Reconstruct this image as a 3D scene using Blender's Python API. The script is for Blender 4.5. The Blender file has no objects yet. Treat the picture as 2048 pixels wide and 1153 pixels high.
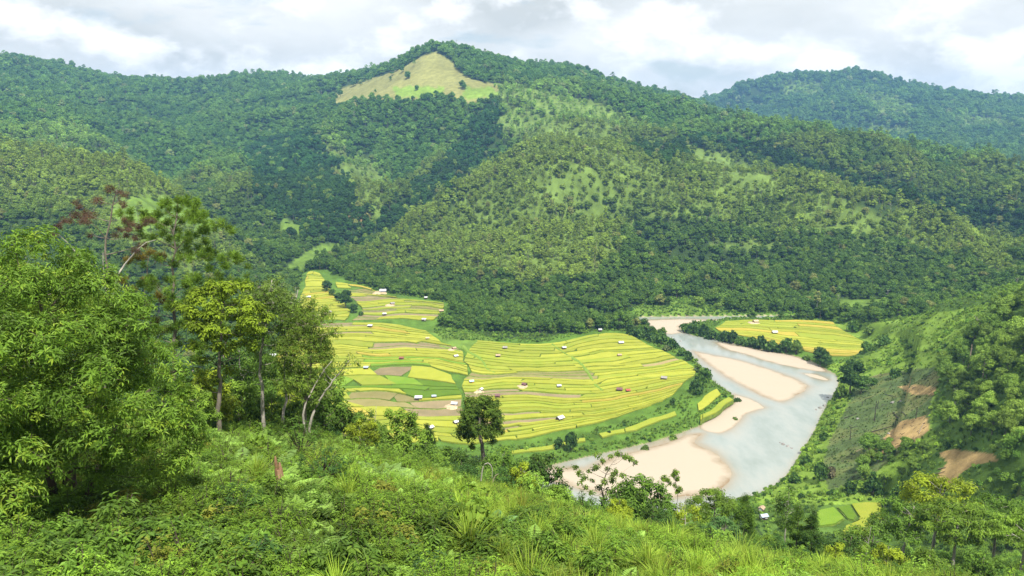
import bpy, math, random
import numpy as np
from mathutils import Vector

# ---------------------------------------------------------------- camera, sky, sun, exposure
scene = bpy.context.scene
FPX, PITCH, CAM_Z = 1607.0, math.radians(11.5), 150.0
cam_data = bpy.data.cameras.new('camera')
cam = bpy.data.objects.new('camera', cam_data)
scene.collection.objects.link(cam)
cam.location = (0, 0, CAM_Z)
cam.rotation_euler = (math.pi / 2 - PITCH, 0, 0)
cam_data.sensor_width = 36.0
cam_data.lens = FPX / 2048 * 36.0
cam_data.clip_start = 0.5
cam_data.clip_end = 20000
scene.camera = cam
scene.render.resolution_x, scene.render.resolution_y = 1024, 576

SUN_EL, SUN_AZ = math.radians(57), math.radians(158)     # azimuth clockwise from +Y (north)
sun_dir = Vector((math.sin(SUN_AZ) * math.cos(SUN_EL), math.cos(SUN_AZ) * math.cos(SUN_EL), math.sin(SUN_EL)))
sd = bpy.data.lights.new('sun', 'SUN')
sd.energy, sd.angle, sd.color = 4.7, math.radians(0.6), (1.0, 0.95, 0.85)
sun = bpy.data.objects.new('sun', sd)
scene.collection.objects.link(sun)
sun.rotation_euler = sun_dir.to_track_quat('Z', 'Y').to_euler()

world = bpy.data.worlds.new('World')
scene.world = world
world.use_nodes = True
wn, wl = world.node_tree.nodes, world.node_tree.links
wn.clear()
def N(nodes, t, **kw):
    n = nodes.new(t)
    for k, v in kw.items():
        if k[0] == '_':
            n.inputs[k[1:].replace('_', ' ')].default_value = v
        else:
            setattr(n, k, v)
    return n
def build_sky():
    out = N(wn, 'ShaderNodeOutputWorld')
    sky = N(wn, 'ShaderNodeTexSky', sky_type='NISHITA', sun_disc=False)
    sky.sun_elevation, sky.sun_rotation = SUN_EL, SUN_AZ
    bg = N(wn, 'ShaderNodeBackground', _Strength=0.09)
    wl.new(sky.outputs[0], bg.inputs['Color'])
    tc = N(wn, 'ShaderNodeTexCoord')
    def noise(scale, loc, zs, detail, rough, dist):
        mp = N(wn, 'ShaderNodeMapping')
        mp.inputs['Scale'].default_value = (1.0, 1.0, zs); mp.inputs['Location'].default_value = loc
        wl.new(tc.outputs['Generated'], mp.inputs['Vector'])
        n = N(wn, 'ShaderNodeTexNoise', _Scale=scale, _Detail=detail, _Roughness=rough, _Distortion=dist)
        wl.new(mp.outputs[0], n.inputs['Vector'])
        return n.outputs['Fac']
    def ramp(fac, *st):
        r = N(wn, 'ShaderNodeValToRGB'); e = r.color_ramp.elements
        e[0].position, e[0].color = st[0][0], (*st[0][1], 1); e[1].position, e[1].color = st[-1][0], (*st[-1][1], 1)
        for p, c in st[1:-1]:
            k = e.new(p); k.color = (*c, 1)
        wl.new(fac, r.inputs['Fac'])
        return r.outputs['Color']
    # broad grey bellies, heaped white tops, a few thin blue gaps
    broad = ramp(noise(3.6, (7.3, 2.2, 5.1), 2.6, 6.0, 0.5, 0.2), (0.36, (0.52, 0.54, 0.53)), (0.50, (0.675, 0.685, 0.67)), (0.62, (0.83, 0.825, 0.80)))
    heap = noise(8.5, (1.3, 4.2, 2.1), 1.9, 11.0, 0.56, 0.1)
    hm = ramp(heap, (0.46, (0, 0, 0)), (0.53, (0.65, 0.65, 0.65)), (0.62, (1, 1, 1)))
    hc = ramp(heap, (0.48, (0.74, 0.745, 0.74)), (0.60, (1.0, 0.99, 0.97)))
    mx = N(wn, 'ShaderNodeMix', data_type='RGBA')
    wl.new(hm, mx.inputs[0]); wl.new(broad, mx.inputs[6]); wl.new(hc, mx.inputs[7])
    cloudcol = mx.outputs[2]
    cover = ramp(noise(6.0, (3.1, 1.7, 0.4), 3.4, 8.0, 0.56, 0.3), (0.34, (0.5, 0.5, 0.5)), (0.44, (1, 1, 1)))
    cl = N(wn, 'ShaderNodeBackground', _Strength=1.0)
    wl.new(cloudcol, cl.inputs['Color'])
    mix = N(wn, 'ShaderNodeMixShader')
    wl.new(cover, mix.inputs['Fac'])
    wl.new(bg.outputs[0], mix.inputs[1])
    wl.new(cl.outputs[0], mix.inputs[2])
    wl.new(mix.outputs[0], out.inputs['Surface'])
build_sky()

vs = scene.view_settings
vs.view_transform, vs.look, vs.exposure, vs.gamma, vs.use_curve_mapping = 'Standard', 'None', 0.6, 1.0, False
scene.render.engine = 'CYCLES'
cy = scene.cycles
cy.use_denoising = True
cy.max_bounces, cy.diffuse_bounces, cy.glossy_bounces, cy.transmission_bounces, cy.volume_bounces = 6, 3, 2, 3, 0
cy.transparent_max_bounces = 8
cy.caustics_reflective = cy.caustics_refractive = False

# ---------------------------------------------------------------- helpers
rs = np.random.RandomState(7)
random.seed(7)
col = scene.collection
CP, SP = math.cos(PITCH), math.sin(PITCH)

def ray(px, py):
    """direction (world) from the viewpoint through a photo pixel"""
    px, py = np.asarray(px, float), np.asarray(py, float)
    u, v = (px - 1024) / FPX, (py - 576.5) / FPX
    return np.stack([u, CP - v * SP, -SP - v * CP], -1)
def at_depth(px, py, D):
    d = ray(px, py)
    return np.array([0, 0, CAM_Z]) + d * (np.asarray(D, float) / d[..., 1])[..., None]
def at_height(px, py, z):
    d = ray(px, py)
    return np.array([0, 0, CAM_Z]) + d * ((z - CAM_Z) / d[..., 2])[..., None]
def project(P):
    P = np.asarray(P, float)
    y, z = P[..., 1], P[..., 2] - CAM_Z
    f = y * CP - z * SP
    v = y * SP + z * CP
    f = np.where(np.abs(f) < 1e-3, 1e-3, f)
    return 1024 + FPX * P[..., 0] / f, 576.5 - FPX * v / f, f

def _h(ix, iy, s):
    n = (ix.astype(np.int64) * 374761393 + iy.astype(np.int64) * 668265263 + s * 974634541) & 0xffffffff
    n = ((n ^ (n >> 13)) * 1274126177) & 0xffffffff
    n = n ^ (n >> 16)
    return (n & 0xffff) / 65535.0
def vnoise(x, y, s=0):
    ix, iy = np.floor(x), np.floor(y)
    fx, fy = x - ix, y - iy
    fx, fy = fx * fx * fx * (fx * (fx * 6 - 15) + 10), fy * fy * fy * (fy * (fy * 6 - 15) + 10)
    a, b, c, d = _h(ix, iy, s), _h(ix + 1, iy, s), _h(ix, iy + 1, s), _h(ix + 1, iy + 1, s)
    return (a * (1 - fx) + b * fx) * (1 - fy) + (c * (1 - fx) + d * fx) * fy
def fbm(x, y, s=0, o=4):
    t, a, w = 0.0, 0.5, 0.0
    for k in range(o):
        t = t + a * vnoise(x, y, s + k * 17); w += a
        x, y, a = x * 2.03 + 5.2, y * 2.03 + 1.3, a * 0.5
    return t / w
def sstep(a, b, x):
    t = np.clip((x - a) / (b - a), 0, 1)
    return t * t * (3 - 2 * t)
def inside(poly, x, y):
    poly = np.asarray(poly, float)
    r = np.zeros(np.shape(x), bool)
    n = len(poly)
    for i in range(n):
        x1, y1 = poly[i]; x2, y2 = poly[(i + 1) % n]
        if y1 == y2: continue
        c = ((y1 > y) != (y2 > y)) & (x < (x2 - x1) * (y - y1) / (y2 - y1) + x1)
        r ^= c
    return r
def sdist(poly, x, y):
    """signed distance to a polygon, negative inside"""
    poly = np.asarray(poly, float)
    d = np.full(np.shape(x), 1e9)
    n = len(poly)
    for i in range(n):
        a, b = poly[i], poly[(i + 1) % n]
        ex, ey = b - a
        t = np.clip(((x - a[0]) * ex + (y - a[1]) * ey) / (ex * ex + ey * ey + 1e-9), 0, 1)
        d = np.minimum(d, np.hypot(x - a[0] - t * ex, y - a[1] - t * ey))
    return np.where(inside(poly, x, y), -d, d)
def smooth_line(pts, n, closed=False):
    """Catmull-Rom through points, resampled to n points by arc length"""
    p = np.asarray(pts, float)
    if closed:
        q = np.vstack([p[-1], p, p[0], p[1]])
    else:
        q = np.vstack([2 * p[0] - p[1], p, 2 * p[-1] - p[-2]])
    out = []
    for i in range(1, len(q) - 2):
        t = np.linspace(0, 1, 12, endpoint=False)[:, None]
        a, b, c, d = q[i - 1], q[i], q[i + 1], q[i + 2]
        out.append(0.5 * (2 * b + (c - a) * t + (2 * a - 5 * b + 4 * c - d) * t ** 2 + (3 * b - a - 3 * c + d) * t ** 3))
    out = np.vstack(out + [q[-2][None]])
    L = np.concatenate([[0], np.cumsum(np.linalg.norm(np.diff(out, axis=0), axis=1))])
    s = np.linspace(0, L[-1], n, endpoint=not closed)
    return np.stack([np.interp(s, L, out[:, k]) for k in range(out.shape[1])], -1)

# mesh building
class Mesh:
    def __init__(self):
        self.v, self.q, self.t, self.n, self.var = [], [], [], 0, []
    def add(self, V, Q=None, T=None, var=None):
        V = np.asarray(V, float).reshape(-1, 3)
        if Q is not None and len(Q): self.q.append(np.asarray(Q, int).reshape(-1, 4) + self.n)
        if T is not None and len(T): self.t.append(np.asarray(T, int).reshape(-1, 3) + self.n)
        self.v.append(V); self.n += len(V)
        self.var.append(np.full(len(V), 0.5) if var is None else np.broadcast_to(np.asarray(var, float), (len(V),)))
        return self
    def data(self, name, mats, smooth=False, qmat=None, tmat=None):
        me = bpy.data.meshes.new(name)
        V = np.vstack(self.v)
        Q = np.vstack(self.q) if self.q else np.zeros((0, 4), int)
        T = np.vstack(self.t) if self.t else np.zeros((0, 3), int)
        me.vertices.add(len(V)); me.vertices.foreach_set('co', V.astype('f').ravel())
        nl = len(Q) * 4 + len(T) * 3
        me.loops.add(nl); me.loops.foreach_set('vertex_index', np.concatenate([Q.ravel(), T.ravel()]).astype('i'))
        me.polygons.add(len(Q) + len(T))
        st = np.concatenate([np.arange(len(Q)) * 4, len(Q) * 4 + np.arange(len(T)) * 3])
        me.polygons.foreach_set('loop_start', st.astype('i'))
        if smooth: me.polygons.foreach_set('use_smooth', np.ones(len(st), bool))
        else: me.polygons.foreach_set('use_smooth', np.zeros(len(st), bool))
        mats = mats if isinstance(mats, (list, tuple)) else [mats]
        for m in mats: me.materials.append(m)
        if qmat is not None or tmat is not None:
            mi = np.concatenate([np.zeros(len(Q), int) if qmat is None else qmat, np.zeros(len(T), int) if tmat is None else tmat])
            me.polygons.foreach_set('material_index', mi.astype('i'))
        a = me.attributes.new('leafvar', 'FLOAT', 'POINT')
        a.data.foreach_set('value', np.concatenate(self.var).astype('f'))
        me.update(); me.validate()
        return me
def link(name, data, parent=None, tint=None, **props):
    o = bpy.data.objects.new(name, data)
    col.objects.link(o)
    if parent is not None: o.parent = parent
    if tint is not None: o.color = (*tint, 1)
    for k, v in props.items(): o[k] = v
    return o
def thing(name, label, cat, loc, rz=0.0, group=None, scale=1.0):
    o = bpy.data.objects.new(name, None)
    col.objects.link(o)
    o.empty_display_size = 0.3
    o.location = loc; o.rotation_euler = (0, 0, rz); o.scale = (scale,) * 3
    o['label'] = label; o['category'] = cat
    if group: o['group'] = group
    return o
def tube(M, P, R, sides=6, var=0.5):
    P = np.asarray(P, float); n = len(P)
    R = np.broadcast_to(np.asarray(R, float), (n,))
    d = np.gradient(P, axis=0); d /= np.linalg.norm(d, axis=1)[:, None] + 1e-9
    ref = np.where(np.abs(d[:, 2:3]) > 0.9, np.array([[1.0, 0, 0]]), np.array([[0, 0, 1.0]]))
    a = np.cross(d, ref); a /= np.linalg.norm(a, axis=1)[:, None] + 1e-9
    b = np.cross(d, a)
    th = np.linspace(0, 2 * np.pi, sides, endpoint=False)
    V = P[:, None] + R[:, None, None] * (np.cos(th)[None, :, None] * a[:, None] + np.sin(th)[None, :, None] * b[:, None])
    i = np.arange(n - 1)[:, None] * sides; j = np.arange(sides)[None]; k = (j + 1) % sides
    Q = np.stack([i + j, i + k, i + sides + k, i + sides + j], -1).reshape(-1, 4)
    V = V.reshape(-1, 3)
    T = [[(n - 1) * sides, (n - 1) * sides + q, (n - 1) * sides + q + 1] for q in range(1, sides - 1)]
    M.add(V, Q, T, var)
def unit(v):
    return v / (np.linalg.norm(v, axis=-1, keepdims=True) + 1e-9)
def leaves(M, P, D, Nn, L, W, var, bend=0.25):
    """rhombic folded leaves: base P, direction D, upper side Nn"""
    P = np.asarray(P, float); n = len(P)
    D = unit(D); S = unit(np.cross(D, Nn)); U = np.cross(S, D)
    L = np.broadcast_to(L, (n,))[:, None]; W = np.broadcast_to(W, (n,))[:, None]
    V = np.empty((n, 4, 3))
    V[:, 0] = P
    V[:, 1] = P + D * L * 0.45 + S * W * 0.5 + U * W * bend
    V[:, 2] = P + D * L - U * L * 0.12
    V[:, 3] = P + D * L * 0.45 - S * W * 0.5 + U * W * bend
    i = np.arange(n) * 4
    T = np.concatenate([np.stack([i, i + 1, i + 2], -1), np.stack([i, i + 2, i + 3], -1)])
    M.add(V.reshape(-1, 3), None, T, np.repeat(var, 4))
def rdir(n, rng, up=0.0):
    v = rng.normal(size=(n, 3)); v[:, 2] += up
    return unit(v)

# ---------------------------------------------------------------- materials
def mat_new(name):
    m = bpy.data.materials.new(name); m.use_nodes = True
    m.node_tree.nodes.clear()
    return m, m.node_tree.nodes, m.node_tree.links
def mixc(nn, ll, fac, a, b, blend='MIX'):
    n = nn.new('ShaderNodeMix'); n.data_type = 'RGBA'; n.blend_type = blend
    for s, x in ((0, fac), (6, a), (7, b)):
        if isinstance(x, (int, float)): n.inputs[s].default_value = x
        elif isinstance(x, tuple): n.inputs[s].default_value = (*x, 1)
        else: ll.new(x, n.inputs[s])
    return n.outputs[2]
def mat_leaf(name, yellow=(0.30, 0.27, 0.03), ymix=0.25, transl=0.3, rough=0.6, spec=0.12, vlo=0.55, vhi=1.45):
    """foliage: the plant's own tint (object colour or scatter attribute) varied leaf by leaf"""
    m, nn, ll = mat_new(name)
    out = nn.new('ShaderNodeOutputMaterial')
    at = N(nn, 'ShaderNodeAttribute', attribute_type='INSTANCER', attribute_name='tint')
    oi = nn.new('ShaderNodeObjectInfo')
    tint = mixc(nn, ll, 1.0, at.outputs['Color'], oi.outputs['Color'], 'ADD')
    lv = N(nn, 'ShaderNodeAttribute', attribute_type='GEOMETRY', attribute_name='leafvar')
    mr = N(nn, 'ShaderNodeMapRange'); mr.inputs[3].default_value, mr.inputs[4].default_value = vlo, vhi
    ll.new(lv.outputs['Fac'], mr.inputs[0])
    vm = N(nn, 'ShaderNodeVectorMath', operation='SCALE')
    ll.new(tint, vm.inputs[0]); ll.new(mr.outputs[0], vm.inputs['Scale'])
    pw = N(nn, 'ShaderNodeMath', operation='POWER'); pw.inputs[1].default_value = 5.0
    ll.new(lv.outputs['Fac'], pw.inputs[0])
    ym = N(nn, 'ShaderNodeMath', operation='MULTIPLY'); ym.inputs[1].default_value = ymix
    ll.new(pw.outputs[0], ym.inputs[0])
    c = mixc(nn, ll, ym.outputs[0], vm.outputs[0], yellow)
    b = N(nn, 'ShaderNodeBsdfPrincipled', _Roughness=rough)
    b.inputs['Specular IOR Level'].default_value = spec
    ll.new(c, b.inputs['Base Color'])
    if transl > 0:
        t = nn.new('ShaderNodeBsdfTranslucent'); ll.new(c, t.inputs['Color'])
        mx = nn.new('ShaderNodeMixShader'); mx.inputs[0].default_value = transl
        ll.new(b.outputs[0], mx.inputs[1]); ll.new(t.outputs[0], mx.inputs[2]); ll.new(mx.outputs[0], out.inputs[0])
    else:
        ll.new(b.outputs[0], out.inputs[0])
    return m
def mat_noise(name, a, b, scale=5.0, detail=5.0, rough=0.9, bump=0.0, coord='Object', c=None, stretch=None, spec=0.2, lo=0.35, hi=0.65):
    """two or three colours mixed by noise, with fine bump"""
    m, nn, ll = mat_new(name)
    out = nn.new('ShaderNodeOutputMaterial')
    tc = nn.new('ShaderNodeTexCoord')
    src = tc.outputs[coord]
    if stretch:
        mp = nn.new('ShaderNodeMapping'); mp.inputs['Scale'].default_value = stretch
        ll.new(src, mp.inputs[0]); src = mp.outputs[0]
    nz = N(nn, 'ShaderNodeTexNoise', _Scale=scale, _Detail=detail, _Roughness=0.6)
    ll.new(src, nz.inputs['Vector'])
    rp = nn.new('ShaderNodeValToRGB')
    rp.color_ramp.elements[0].position, rp.color_ramp.elements[0].color = lo, (*a, 1)
    rp.color_ramp.elements[1].position, rp.color_ramp.elements[1].color = hi, (*b, 1)
    if c:
        e = rp.color_ramp.elements.new((lo + hi) / 2); e.color = (*c, 1)
    ll.new(nz.outputs['Fac'], rp.inputs[0])
    p = N(nn, 'ShaderNodeBsdfPrincipled', _Roughness=rough)
    p.inputs['Specular IOR Level'].default_value = spec
    ll.new(rp.outputs[0], p.inputs['Base Color'])
    if bump > 0:
        bp = N(nn, 'ShaderNodeBump', _Strength=1.0, _Distance=bump)
        ll.new(nz.outputs['Fac'], bp.inputs['Height']); ll.new(bp.outputs[0], p.inputs['Normal'])
    ll.new(p.outputs[0], out.inputs[0])
    return m
# ---------------------------------------------------------------- the lie of the land
# river, sand and field outlines are surveyed from the photograph onto the valley floor
RIVER_PX = [(1268, 636), (1282, 651), (1300, 664), (1330, 672), (1352, 690), (1375, 706), (1396, 726), (1412, 746), (1434, 768), (1462, 788), (1470, 800),
            (1440, 822), (1408, 848), (1375, 862), (1330, 878), (1250, 898), (1180, 913), (1100, 932), (1040, 945), (940, 965), (820, 990),
            (800, 1090), (1000, 1085), (1150, 1062), (1300, 1040), (1400, 1018), (1470, 1002), (1510, 990), (1552, 968), (1578, 942), (1600, 906), (1625, 866),
            (1645, 824), (1660, 800), (1674, 775), (1672, 752), (1655, 741), (1620, 722), (1580, 710), (1530, 701), (1480, 691), (1440, 681), (1392, 673),
            (1366, 664), (1362, 653), (1392, 646), (1430, 643), (1470, 639), (1640, 637), (1640, 632), (1450, 633), (1340, 634)]
def floor_h(x, y):
    g = np.clip(1 - (x - 30) / 160, 0.30, 1)
    return 1.6 + 0.033 * np.clip(y - 365, 0, 450) * g
def on_floor(px, py):
    z = np.zeros(np.shape(px))
    for _ in range(60):
        P = at_height(px, py, np.minimum(z, 60))
        z = 0.5 * z + 0.5 * floor_h(P[..., 0], P[..., 1])
    return P
def px2xy(poly, z=None):
    p = np.asarray(poly, float)
    P = on_floor(p[:, 0], p[:, 1]) if z is None else at_height(p[:, 0], p[:, 1], z)
    return P[:, :2]
RIVER = smooth_line(px2xy(RIVER_PX, 0.0), 260, True)
FIELD_PX = [(612, 545), (625, 541), (650, 546), (700, 568), (762, 586), (880, 604), (898, 612), (893, 630), (878, 646), (862, 660), (880, 680), (940, 682), (960, 682), (1060, 688), (1110, 684),
            (1150, 674), (1200, 663), (1250, 665), (1300, 690), (1345, 706), (1372, 718), (1393, 742), (1385, 765), (1355, 792), (1300, 822),
            (1230, 850), (1110, 872), (1040, 888), (960, 893), (720, 900), (600, 880), (530, 780), (560, 700), (588, 640), (596, 600), (606, 562)]
FIELD = px2xy(FIELD_PX)
STRIP_PX = [(1010, 905), (1100, 890), (1200, 866), (1300, 832), (1360, 800), (1400, 765), (1428, 772), (1472, 797), (1440, 822), (1370, 858), (1250, 893), (1100, 922), (1020, 935)]
STRIP = px2xy(STRIP_PX)
FARBANK_PX = [(1425, 660), (1445, 643), (1560, 640), (1670, 645), (1730, 680), (1760, 700), (1700, 722), (1660, 722), (1600, 706), (1500, 682)]
FARBANK = px2xy(FARBANK_PX)

HPAD_PX = [(1590, 1045), (1640, 1015), (1700, 1003), (1765, 1002), (1778, 1040), (1770, 1075), (1690, 1080), (1640, 1062)]
HPAD_Z = 11.5
HPAD = px2xy(HPAD_PX, HPAD_Z)

CTRL = []
def C(D, *pts, drop=0.0):          # points seen at distance D (or each with its own)
    for p in pts:
        q = at_depth(p[0], p[1], p[2] if len(p) > 2 else D)
        CTRL.append((q[0], q[1], q[2] - drop))
def H(z, *pts):                     # points seen at height z
    for p in pts:
        CTRL.append(tuple(at_height(p[0], p[1], float(p[2] if len(p) > 2 else z))))
def W(*pts):                        # points straight in the world
    CTRL.extend(pts)
# skyline, back range on the left
C(0, (-300, 60, 2000), (-120, 95, 2100), (0, 114, 2200), (95, 124, 2250), (165, 148, 2300), (212, 165, 2350), (300, 159, 2450), (400, 162, 2500), (480, 158, 2550),
  (560, 158, 2600), (640, 165, 2500), (690, 152, 2350), drop=10)
# the grassy peak and its shoulders
C(0, (700, 160, 2150), (740, 146, 1990), (775, 136, 1900), (805, 120, 1850), (835, 102, 1820), (862, 92, 1800), (890, 89, 1800), (930, 101, 1790), (985, 120, 1800), (1050, 140, 1850), (1130, 147, 2100),
  (1200, 157, 2200), (1260, 172, 2250), (1320, 192, 2300), (1390, 214, 2400), drop=7)
C(0, (880, 100, 1740), (840, 130, 1690), (790, 160, 1700), (730, 180, 1760), (672, 190, 1830), (880, 165, 1600), (940, 158, 1570), (985, 190, 1500), (900, 195, 1500), (820, 192, 1560), (740, 196, 1640))
W((-300, 2500, 200), (200, 2450, 160), (-900, 2900, 220), (-1800, 2900, 200), (-1500, 2500, 260), (900, 2900, 60), (500, 2700, 110))
# right shoulder ridge running down from the peak
C(0, (1000, 168, 1560), (1075, 180, 1520), (1150, 196, 1480), (1230, 215, 1430), (1300, 232, 1380), (1400, 252, 1320), (1500, 275, 1260), (1600, 292, 1200), (1700, 312, 1130),
  (1800, 340, 1080), (1860, 358, 1050), (1950, 366, 1000), (2048, 374, 960), (2250, 385, 930), drop=8)
# valley behind that ridge and the blue mountain on the right
W((520, 1950, 120), (700, 1750, 70), (900, 1500, 20), (1150, 1400, 0), (1400, 1900, 60), (900, 2000, 70), (1500, 1300, 40), (1300, 1050, 60), (760, 2300, 90))
C(0, (1400, 213, 3600), (1450, 190, 3500), (1500, 168, 3450), (1560, 160, 3400), (1625, 158, 3400), (1660, 154, 3350), (1715, 146, 3300), (1760, 160, 3250), (1800, 180, 3200), (1850, 188, 3300),
  (1900, 188, 3300), (1950, 196, 3200), (2048, 216, 3000), (2300, 230, 2900), drop=9)
C(0, (1640, 215, 2900), (1560, 240, 2900), (1720, 220, 2800), (1800, 262, 2500), (1880, 290, 2250), (1700, 285, 2500), (1960, 262, 2500), (2040, 300, 2100), (1620, 275, 2500), (1960, 310, 1950), drop=9)
W((1300, 4200, 180), (2400, 4000, 260), (600, 4200, 120), (3200, 3000, 250), (2600, 1500, 160), (1900, 700, 140), (1000, 3400, 170))
W((-500, 4200, 150), (-2000, 4200, 150), (-3000, 2500, 260), (-2600, 1200, 260), (-3500, 0, 200), (3500, 0, 200), (0, -3000, 100), (-2500, -2000, 150), (2500, -2000, 150), (4500, 4500, 200), (-4500, 4500, 200))
# spur under the grass patch, between the two ravines
C(0, (690, 205, 1600), (640, 245, 1520), (610, 290, 1420), (690, 310, 1280), (725, 345, 1180), (745, 385, 1100), (725, 420, 1020), (700, 445, 980), (560, 320, 1450), (520, 260, 1650), (560, 205, 2000), drop=9)
# ravines
C(0, (655, 497, 905), (600, 455, 990), (555, 420, 1090), (500, 375, 1230), (440, 320, 1450), (360, 255, 1750), (300, 205, 2050), (690, 470, 930), (760, 440, 960), (830, 405, 1030), (885, 360, 1130), (915, 310, 1270), (905, 250, 1420), drop=12)
# far left slopes
C(0, (0, 175, 1850), (90, 185, 1900), (180, 220, 1750), (100, 240, 1500), (0, 225, 1500), (220, 290, 1400), (-250, 200, 1500), (330, 330, 1250), (260, 350, 1150), (150, 300, 1250), drop=10)
# left front hill
C(0, (-300, 270, 850), (-100, 268, 900), (30, 266, 930), (95, 262, 950), (170, 290, 920), (240, 330, 880), (330, 390, 830), (400, 440, 800), (470, 495, 780), (540, 545, 765), (590, 578, 755), drop=9)
C(0, (0, 400, 750), (130, 420, 720), (250, 430, 720), (350, 480, 690), (100, 480, 640), (300, 520, 640), (430, 560, 660), (-200, 450, 650), (480, 600, 660), drop=9)
W((-340, 1080, 50), (-480, 1150, 70))
# central spur
C(0, (965, 200, 1480), (1010, 222, 1380), (1060, 245, 1280), (1130, 268, 1160), (1200, 298, 1060), (1120, 330, 980), (1090, 370, 910), (1060, 415, 850), (1040, 460, 790), (1020, 510, 730), (1010, 560, 680), (1010, 600, 640), drop=9)
C(0, (760, 490, 870), (720, 520, 830), (700, 548, 800), (820, 540, 760), (900, 570, 700), (950, 480, 800), (860, 480, 850), (900, 430, 930), (980, 380, 980), (1150, 460, 800), (1200, 520, 720), (1180, 580, 650), (1130, 620, 610),
  (1230, 620, 600), (1240, 420, 860), (1270, 360, 960), drop=9)
# slope right of the central spur
C(0, (1330, 300, 1150), (1420, 320, 1100), (1400, 380, 960), (1500, 350, 1020), (1350, 450, 830), (1280, 480, 770), (1300, 560, 690), (1420, 440, 850), (1450, 520, 740), (1560, 400, 900), (1600, 470, 800), (1600, 540, 710),
  (1700, 380, 930), (1750, 450, 820), (1700, 550, 700), (1850, 420, 860), (1900, 480, 760), (1850, 540, 690), (2000, 440, 800), (2040, 520, 660), (1980, 560, 610), (2200, 450, 750), (1400, 590, 660), (1560, 600, 650), (1700, 598, 640), drop=9)
# crests that hide a hollow behind them
def crest(back, deep, *l):
    C(0, *l, drop=8)
    for px, py, D in l:
        q = at_depth(px, py, D + back); CTRL.append((q[0], q[1], q[2] - deep))
crest(130, 42, (700, 500, 800), (765, 468, 840), (835, 432, 900), (900, 396, 960), (950, 350, 1050), (985, 300, 1180))
crest(130, 40, (95, 264, 950), (200, 302, 915), (290, 358, 860), (380, 420, 820), (470, 492, 785))
crest(120, 34, (1400, 300, 1090), (1500, 333, 1010), (1620, 373, 930), (1750, 413, 860), (1900, 455, 790), (2040, 500, 720))
crest(120, 36, (640, 262, 1480), (690, 320, 1300), (735, 365, 1150), (740, 405, 1060))
crest(90, 28, (1240, 470, 800), (1290, 500, 770), (1360, 530, 730), (1440, 560, 700))
# feet of the hills on the valley floor
H(4, (1275, 634, 3), (1350, 628, 2), (1450, 626, 2), (1560, 626, 2), (1650, 628, 3), (1340, 604, 8), (1380, 604, 8))
for q in FIELD_PX[1:20] + FIELD_PX[-3:]:
    CTRL.append(tuple(on_floor(q[0], q[1]) + np.array([0, 0, 0.6])))
for q in [(700, 620), (760, 660), (800, 720), (900, 760), (1000, 820), (1100, 760), (1200, 720), (1300, 760), (700, 800), (850, 860), (600, 700)]:
    CTRL.append(tuple(on_floor(q[0], q[1])))
H(0, (1500, 850, 0), (1600, 800, 0), (1400, 930, 0), (1250, 960, 0), (1480, 740, 0), (1560, 900, 0), (1330, 655, 0), (1000, 1000, 0))
H(14, (560, 455, 32), (600, 462, 28), (650, 505, 20), (620, 522, 18))
# right bank: clearing, crest and wood
H(0, (1690, 735, 5), (1700, 775, 6), (1690, 830, 8), (1665, 870, 6), (1635, 915, 5), (1610, 950, 5), (1575, 980, 4), (1530, 1005, 4),
  (1720, 690, 7), (1700, 650, 9), (1760, 650, 16), (1820, 640, 26), (1880, 632, 38), (1940, 622, 50), (2000, 608, 64), (2048, 592, 76), (2200, 560, 100),
  (1780, 700, 20), (1850, 690, 34), (1930, 680, 50), (2010, 660, 66), (1790, 760, 20), (1860, 750, 34), (1950, 735, 52), (2048, 715, 70),
  (1770, 830, 22), (1850, 800, 34), (1940, 800, 48), (2048, 790, 64), (1720, 900, 16), (1800, 880, 27), (1880, 870, 38), (1960, 890, 48), (2048, 880, 60),
  (1690, 960, 12), (1770, 950, 22), (1840, 950, 31), (1900, 960, 38), (1960, 950, 46), (2048, 950, 54), (1640, 985, 9), (1700, 1003, 12), (1760, 1005, 14), (1640, 1040, 11), (1760, 1062, 12), (1700, 1065, 11),
  (1830, 1020, 24), (1900, 1040, 34), (2048, 1040, 52), (1580, 1030, 7), (1540, 1060, 6))
W((330, 560, 22), (260, 590, 10), (420, 520, 60), (420, 640, 30), (520, 600, 60), (560, 420, 110), (520, 260, 110), (420, 150, 110), (300, 210, 75))
# the near hillside under the camera
C(0, (0, 1153, 16), (400, 1153, 16.5), (800, 1153, 17), (1200, 1153, 19), (1500, 1153, 22), (1650, 1153, 26), (0, 1050, 20), (400, 1050, 21), (800, 1050, 23), (1200, 1080, 27), (1450, 1110, 28),
  (130, 1000, 25), (400, 960, 28), (0, 960, 30), (600, 970, 29), (800, 985, 31), (1000, 1010, 32), (1200, 1050, 36), (1000, 970, 44), (860, 945, 44), (700, 905, 42), (560, 900, 40), (380, 880, 44),
  (200, 850, 46), (0, 830, 48), (-300, 830, 44), (440, 850, 58), (560, 858, 58), (640, 868, 56), (740, 895, 56), (880, 935, 54), (1000, 968, 54), (1150, 1015, 50), (1260, 1048, 48), (1400, 1095, 44), (1550, 1130, 40), (-500, 1000, 25), drop=0.95)
W((0, 3, 145.2), (-20, 4, 145.5), (20, 4, 144), (0, -20, 147), (-40, -30, 150), (40, -30, 144), (0, -120, 140), (-150, -100, 150), (150, -100, 120), (-60, 15, 146), (60, 15, 132), (0, -600, 120))
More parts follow.
